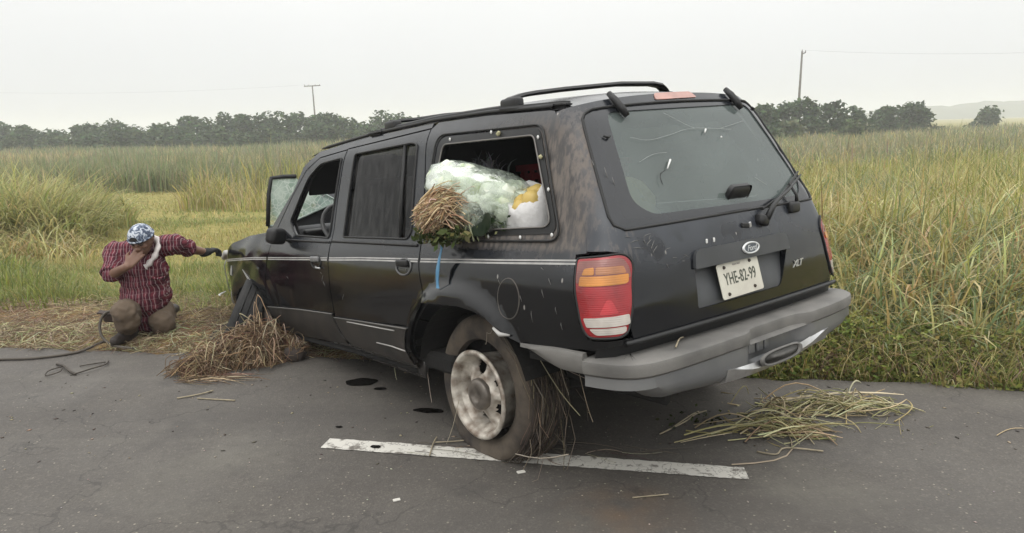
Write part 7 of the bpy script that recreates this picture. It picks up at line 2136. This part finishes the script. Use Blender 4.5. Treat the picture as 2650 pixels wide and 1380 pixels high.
# loose straw on the road right of the wreck
st = empty('straw_bunch', (1.62, 3.62, 0), 'flattened bunch of pale straw stalks lying on the asphalt behind the bumper', 'straw')
o3 = np.array([1.62, 3.62, 0])
def stalks(n, x0, x1, y0, y1, am, asd, l0, l1, cols, w0=.0022, w1=.0055, zmax=.05):
    p = RNG.normal(size=(n, 2)) * [(x1 - x0) / 4, (y1 - y0) / 4] + [(x0 + x1) / 2, (y0 + y1) / 2]
    a = RNG.normal(am, asd, n); l = RNG.uniform(l0, l1, n) / 2; d = np.stack([np.cos(a), np.sin(a)], -1) * l[:, None]
    z = RNG.random(n) ** 1.6 * zmax + .005
    return curve_strands(np.column_stack([p - d, np.maximum(.004, z * RNG.uniform(.2, 1, n))]) - o3, np.column_stack([p + d, np.maximum(.004, z * RNG.uniform(.2, 1.2, n))]) - o3, 7, .006, .030, w0, w1, cols)
PALE = [(0.36, 0.31, 0.17), (0.44, 0.40, 0.24), (0.30, 0.27, 0.12), (0.34, 0.28, 0.15), (0.24, 0.22, 0.09)]
gs = [stalks(85, 1.3, 2.05, 3.62, 3.90, .0, .75, .10, .46, PALE), stalks(60, 1.7, 2.15, 3.62, 3.88, .35, .6, .12, .40, PALE + [(0.5, 0.46, 0.3)]), stalks(70, 1.25, 1.60, 3.35, 3.62, -.5, .55, .12, .40, PALE + [(0.28, 0.19, 0.11)]), stalks(26, 1.0, 1.6, 3.30, 3.6, .25, .3, .2, .55, PALE), stalks(30, .95, 2.5, 3.3, 3.95, 0, .6, .05, .25, PALE, .0012, .003, .01)]
for (a, b2, w_) in [((1.36, 3.74), (1.95, 3.88), .005), ((1.55, 3.83), (2.24, 3.86), .0055), ((1.0, 3.40), (1.48, 3.60), .0045), ((1.95, 3.92), (2.09, 4.06), .006), ((2.02, 3.90), (2.10, 3.68), .004), ((1.25, 3.35), (1.55, 3.46), .0042), ((1.34, 3.22), (1.55, 3.42), .0045), ((1.40, 3.80), (1.52, 3.58), .004)]:
    n_ = 1; gs.append(curve_strands(np.array([[*a, .03]]) - o3, np.array([[*b2, .03]]) - o3, 6, .02, .008, w_, w_ * 1.01, [(0.46, 0.42, 0.26)]))
stuff_part('stalks', cat_geo(gs), st)
g_ = leaves_geo(RNG.normal(size=(60, 2)) * [.10, .05] + [-.62, .02], RNG.uniform(.005, .03, 60), RNG.uniform(.008, .02, 60), pick([(0.025, 0.03, 0.012), (0.05, 0.06, 0.025)], 60), .6)
fast_mesh('crushed_leaves', g_[0], g_[1], None, MAT_LEAF, g_[2], st)['kind'] = 'stuff'

MAT_STICK = principled('pale_stick', (0.34, 0.29, 0.20), .8, noise=.3, nscale=30)
MAT_STICKD = principled('dark_stick', (0.06, 0.048, 0.038), .85, noise=.3, nscale=30)
def stick(pts, r, label, dark=False):
    o0 = Vector((pts[0][0], pts[0][1], 0))
    V_, F_ = tube_geo([Vector(p_) - o0 for p_ in catmull(pts, 4)], r, 6)
    o = mesh_obj('stick', V_, F_, MAT_STICKD if dark else MAT_STICK, None, True); o.location = o0
    return tag(o, label, 'stick', 'sticks on the road')
stick([(.75, 3.46, .008), (.92, 3.60, .015), (1.0, 3.70, .012), (1.07, 3.745, .01)], .0045, 'long thin forked stick under the right end of the bumper')
stick([(.84, 3.54, .012), (.96, 3.66, .022), (1.02, 3.72, .018)], .0035, 'short thin stick lying across the forked stick')
stick([(-2.08, 4.14, .006), (-1.97, 4.19, .008), (-1.90, 4.25, .010)], .005, 'bent pale stick on the asphalt before the straw heap')
stick([(-1.95, 4.13, .006), (-1.80, 4.10, .006), (-1.70, 4.08, .006)], .0045, 'straight pale stick with a dark end on the asphalt')
stick([(-2.40, 4.70, .005), (-2.2, 4.70, .006), (-2.05, 4.68, .006)], .004, 'thin pale straw stem lying left of the heap')
stick([(1.18, 3.24, .006), (1.26, 3.20, .008), (1.33, 3.26, .012), (1.50, 3.225, .006)], .0045, 'crooked grey twig nearest the camera below the straw bunch')
stick([(-.42, 3.42, .010), (-.30, 3.43, .010), (-.10, 3.47, .012)], .0035, 'thin pale straw beside the flat tyre at the road paint')
stick([(-.415, 3.48, .012), (-.425, 3.40, .014), (-.43, 3.27, .010)], .0035, 'pale stalk lying across the white road marking')
stick([(.50, 2.83, .005), (.58, 2.84, .006), (.66, 2.85, .006)], .003, 'short pale twig alone on the lane in front of the marking')
# stick left on the bumper ledge
pb = [(-1.06, .60, .668), (-1.0, .50, .672), (-.985, .455, .668)]
stick([tuple(c2w((x, y, z + .012))) for x, y, z in pb], .0035, 'thin grey stick lying on the bumper ledge')
bitem = c2w((-1.05, .10, .672))
# uprooted dark weed
uw = empty('uprooted_weed', (-3.05, 4.68, 0), 'dark uprooted weed with a looped root lying on the road', 'weed')
g2 = [tube_geo(catmull([(-.22, .18, .008), (-.12, .10, .02), (-.02, .0, .015), (.06, -.06, .010)], 5), .008, 6), tube_geo(catmull([(.05, -.05, .01), (.12, .02, .02), (.16, .12, .015), (.13, .22, .01)], 5), .005, 6),
      tube_geo(catmull([(-.13, .10, .015), (-.16, .0, .02), (-.13, -.08, .012), (-.07, -.03, .02), (-.10, .06, .02)], 5), .004, 5), tube_geo(catmull([(-.02, .12, .008), (.05, .15, .012), (.12, .20, .008)], 5), .004, 5)]
V_, F_ = merge_geo(g2); mesh_obj('root', V_, F_, MAT_STICKD, uw, True)

# oil spots
OIL = principled('wet_oil', (0.008, 0.007, 0.006), .22, noise=.3, nscale=30)
def blot(x, y, rx, ry, label, z=.0035, name='oil_spot'):
    n = 40; V_ = [(0, 0, 0)]
    ph = random.uniform(0, 9)
    for i in range(n):
        a = 2 * math.pi * i / n; k = 1 + .08 * math.sin(2 * a + ph) + .05 * math.sin(5 * a + ph * 2) + random.uniform(-.015, .015)
        V_.append((rx * k * math.cos(a), ry * k * math.sin(a), 0))
    o = mesh_obj(name, V_, [(0, 1 + i, 1 + (i + 1) % n) for i in range(n)], OIL); o.location = (x, y, z); o.rotation_euler[2] = rad(-10)
    return tag(o, label, 'oil spot', 'oil spots on the road')
blot(-.99, 4.36, .105, .070, 'largest black oil spot, on the asphalt below the rear door')
blot(-.845, 4.23, .038, .026, 'small black oil spot just beside the largest one')
blot(-.50, 3.86, .085, .038, 'long black oil spot left of the flat tyre')
blot(-.72, 3.393, .030, .016, 'small dark blot on the white road marking', .0075)
blot(-.97, 3.66, .022, .012, 'tiny dark blot above the left end of the road marking')
# grit and crumbs
def crumbs(n, fn, r0, r1, cols, name, flat=.5):
    p = fn(n); r = RNG.uniform(r0, r1, n)
    base = np.array([[1, 0, 0], [-1, 0, 0], [0, 1, 0], [0, -1, 0], [0, 0, 1], [0, 0, -1]], float); tri = np.array([[0, 2, 4], [2, 1, 4], [1, 3, 4], [3, 0, 4], [2, 0, 5], [1, 2, 5], [3, 1, 5], [0, 3, 5]])
    a = RNG.uniform(0, 6.28, n); ca, sa = np.cos(a), np.sin(a); st_ = RNG.uniform(.7, 2.0, n)
    V_ = base[None] * r[:, None, None] * np.stack([st_, np.ones(n), np.full(n, flat)], -1)[:, None]
    X_ = V_[..., 0] * ca[:, None] - V_[..., 1] * sa[:, None]; Y_ = V_[..., 0] * sa[:, None] + V_[..., 1] * ca[:, None]
    V_ = np.stack([X_ + p[:, 0:1], Y_ + p[:, 1:2], V_[..., 2] + r[:, None] * flat * .8], -1)
    T_2 = (tri[None] + 6 * np.arange(n)[:, None, None]).reshape(-1, 3)
    return tag(fast_mesh(name, V_.reshape(-1, 3), None, T_2, MAT_STRAW, np.repeat(pick(cols, n), 6, axis=0)), kind='stuff')
def near_lane(n): return np.stack([RNG.uniform(-2.4, 2.4, n), 1.5 + RNG.random(n) ** 1.4 * 2.2], -1)
def shoulder(n): return np.stack([RNG.uniform(-3.6, 2.6, n), RNG.uniform(3.2, 4.7, n)], -1)
crumbs(420, near_lane, .0022, .0055, [(0.30, 0.27, 0.21), (0.36, 0.33, 0.27), (0.22, 0.2, 0.16)], 'pale_grit')
crumbs(260, shoulder, .003, .010, [(0.04, 0.034, 0.028), (0.08, 0.06, 0.045), (0.06, 0.05, 0.04), (0.28, 0.23, 0.15)], 'mud_crumbs', .35)
for (x, y, s, lab) in [(-.53, 2.86, .018, 'small white chip alone on the lane in front of the road marking'), (.02, 3.09, .022, 'pale flat chip on the lane just before the flat tyre')]:
    b = bmesh.new(); bm_box(b, Vector((0, 0, .004)), (s * 1.8, s, .007), Matrix.Rotation(rad(20), 3, 'Z'), .002, 1)
    o = bm_obj('chip', b, principled('white_chip_' + str(s), (0.55, 0.53, 0.48), .7)); o.location = (x, y, 0); tag(o, lab, 'chip')

# hose and the dark pouch by the man's knee
HOSE = principled('dark_hose', (0.075, 0.062, 0.048), .6, noise=.25, nscale=12)
pts = [(-6.0, 5.20, .012), (-4.6, 5.02, .012), (-3.77, 4.99, .012), (-3.48, 5.01, .012), (-3.27, 5.13, .012)]
ring_ = [P(268, 885, 5.31), P(290, 893, 5.30), P(318, 872, 5.34), P(326, 845, 5.36), P(310, 818, 5.38), P(286, 806, 5.38), P(266, 818, 5.36), P(258, 846, 5.33), P(266, 874, 5.30), P(290, 893, 5.26), P(318, 899, 5.22), P(350, 903, 5.18)]
pts += [(max(p_.x, -9), p_.y, max(p_.z, .012)) for p_ in ring_]
o0 = Vector((-3.3, 5.1, 0)); V_, F_ = tube_geo([Vector(p_) - o0 for p_ in catmull(pts, 6)], .0105, 8)
hose = mesh_obj('hose', V_, F_, HOSE, None, True); hose.location = o0
tag(hose, 'dark hose running along the road edge and coiling up beside the kneeling man', 'hose')
pc = P(286, 818, 5.44)
pouch = empty('pouch', pc, 'dark brown leather pouch held by the loop of hose at the knee', 'pouch')
LEA = principled('dark_leather', (0.035, 0.018, 0.012), .6, bump=.3, bscale=40)
b = bmesh.new(); bm_box(b, Vector((0, 0, -.012)), (.105, .05, .075), Euler((0, rad(6), 0)).to_matrix(), .018, 3); bm_obj('body', b, LEA, pouch, True, 60)
b = bmesh.new(); bm_box(b, Vector((-.012, -.02, .030)), (.135, .055, .016), Euler((rad(10), rad(8), 0)).to_matrix(), .006, 2); bm_obj('flap', b, LEA, pouch, True, 60)
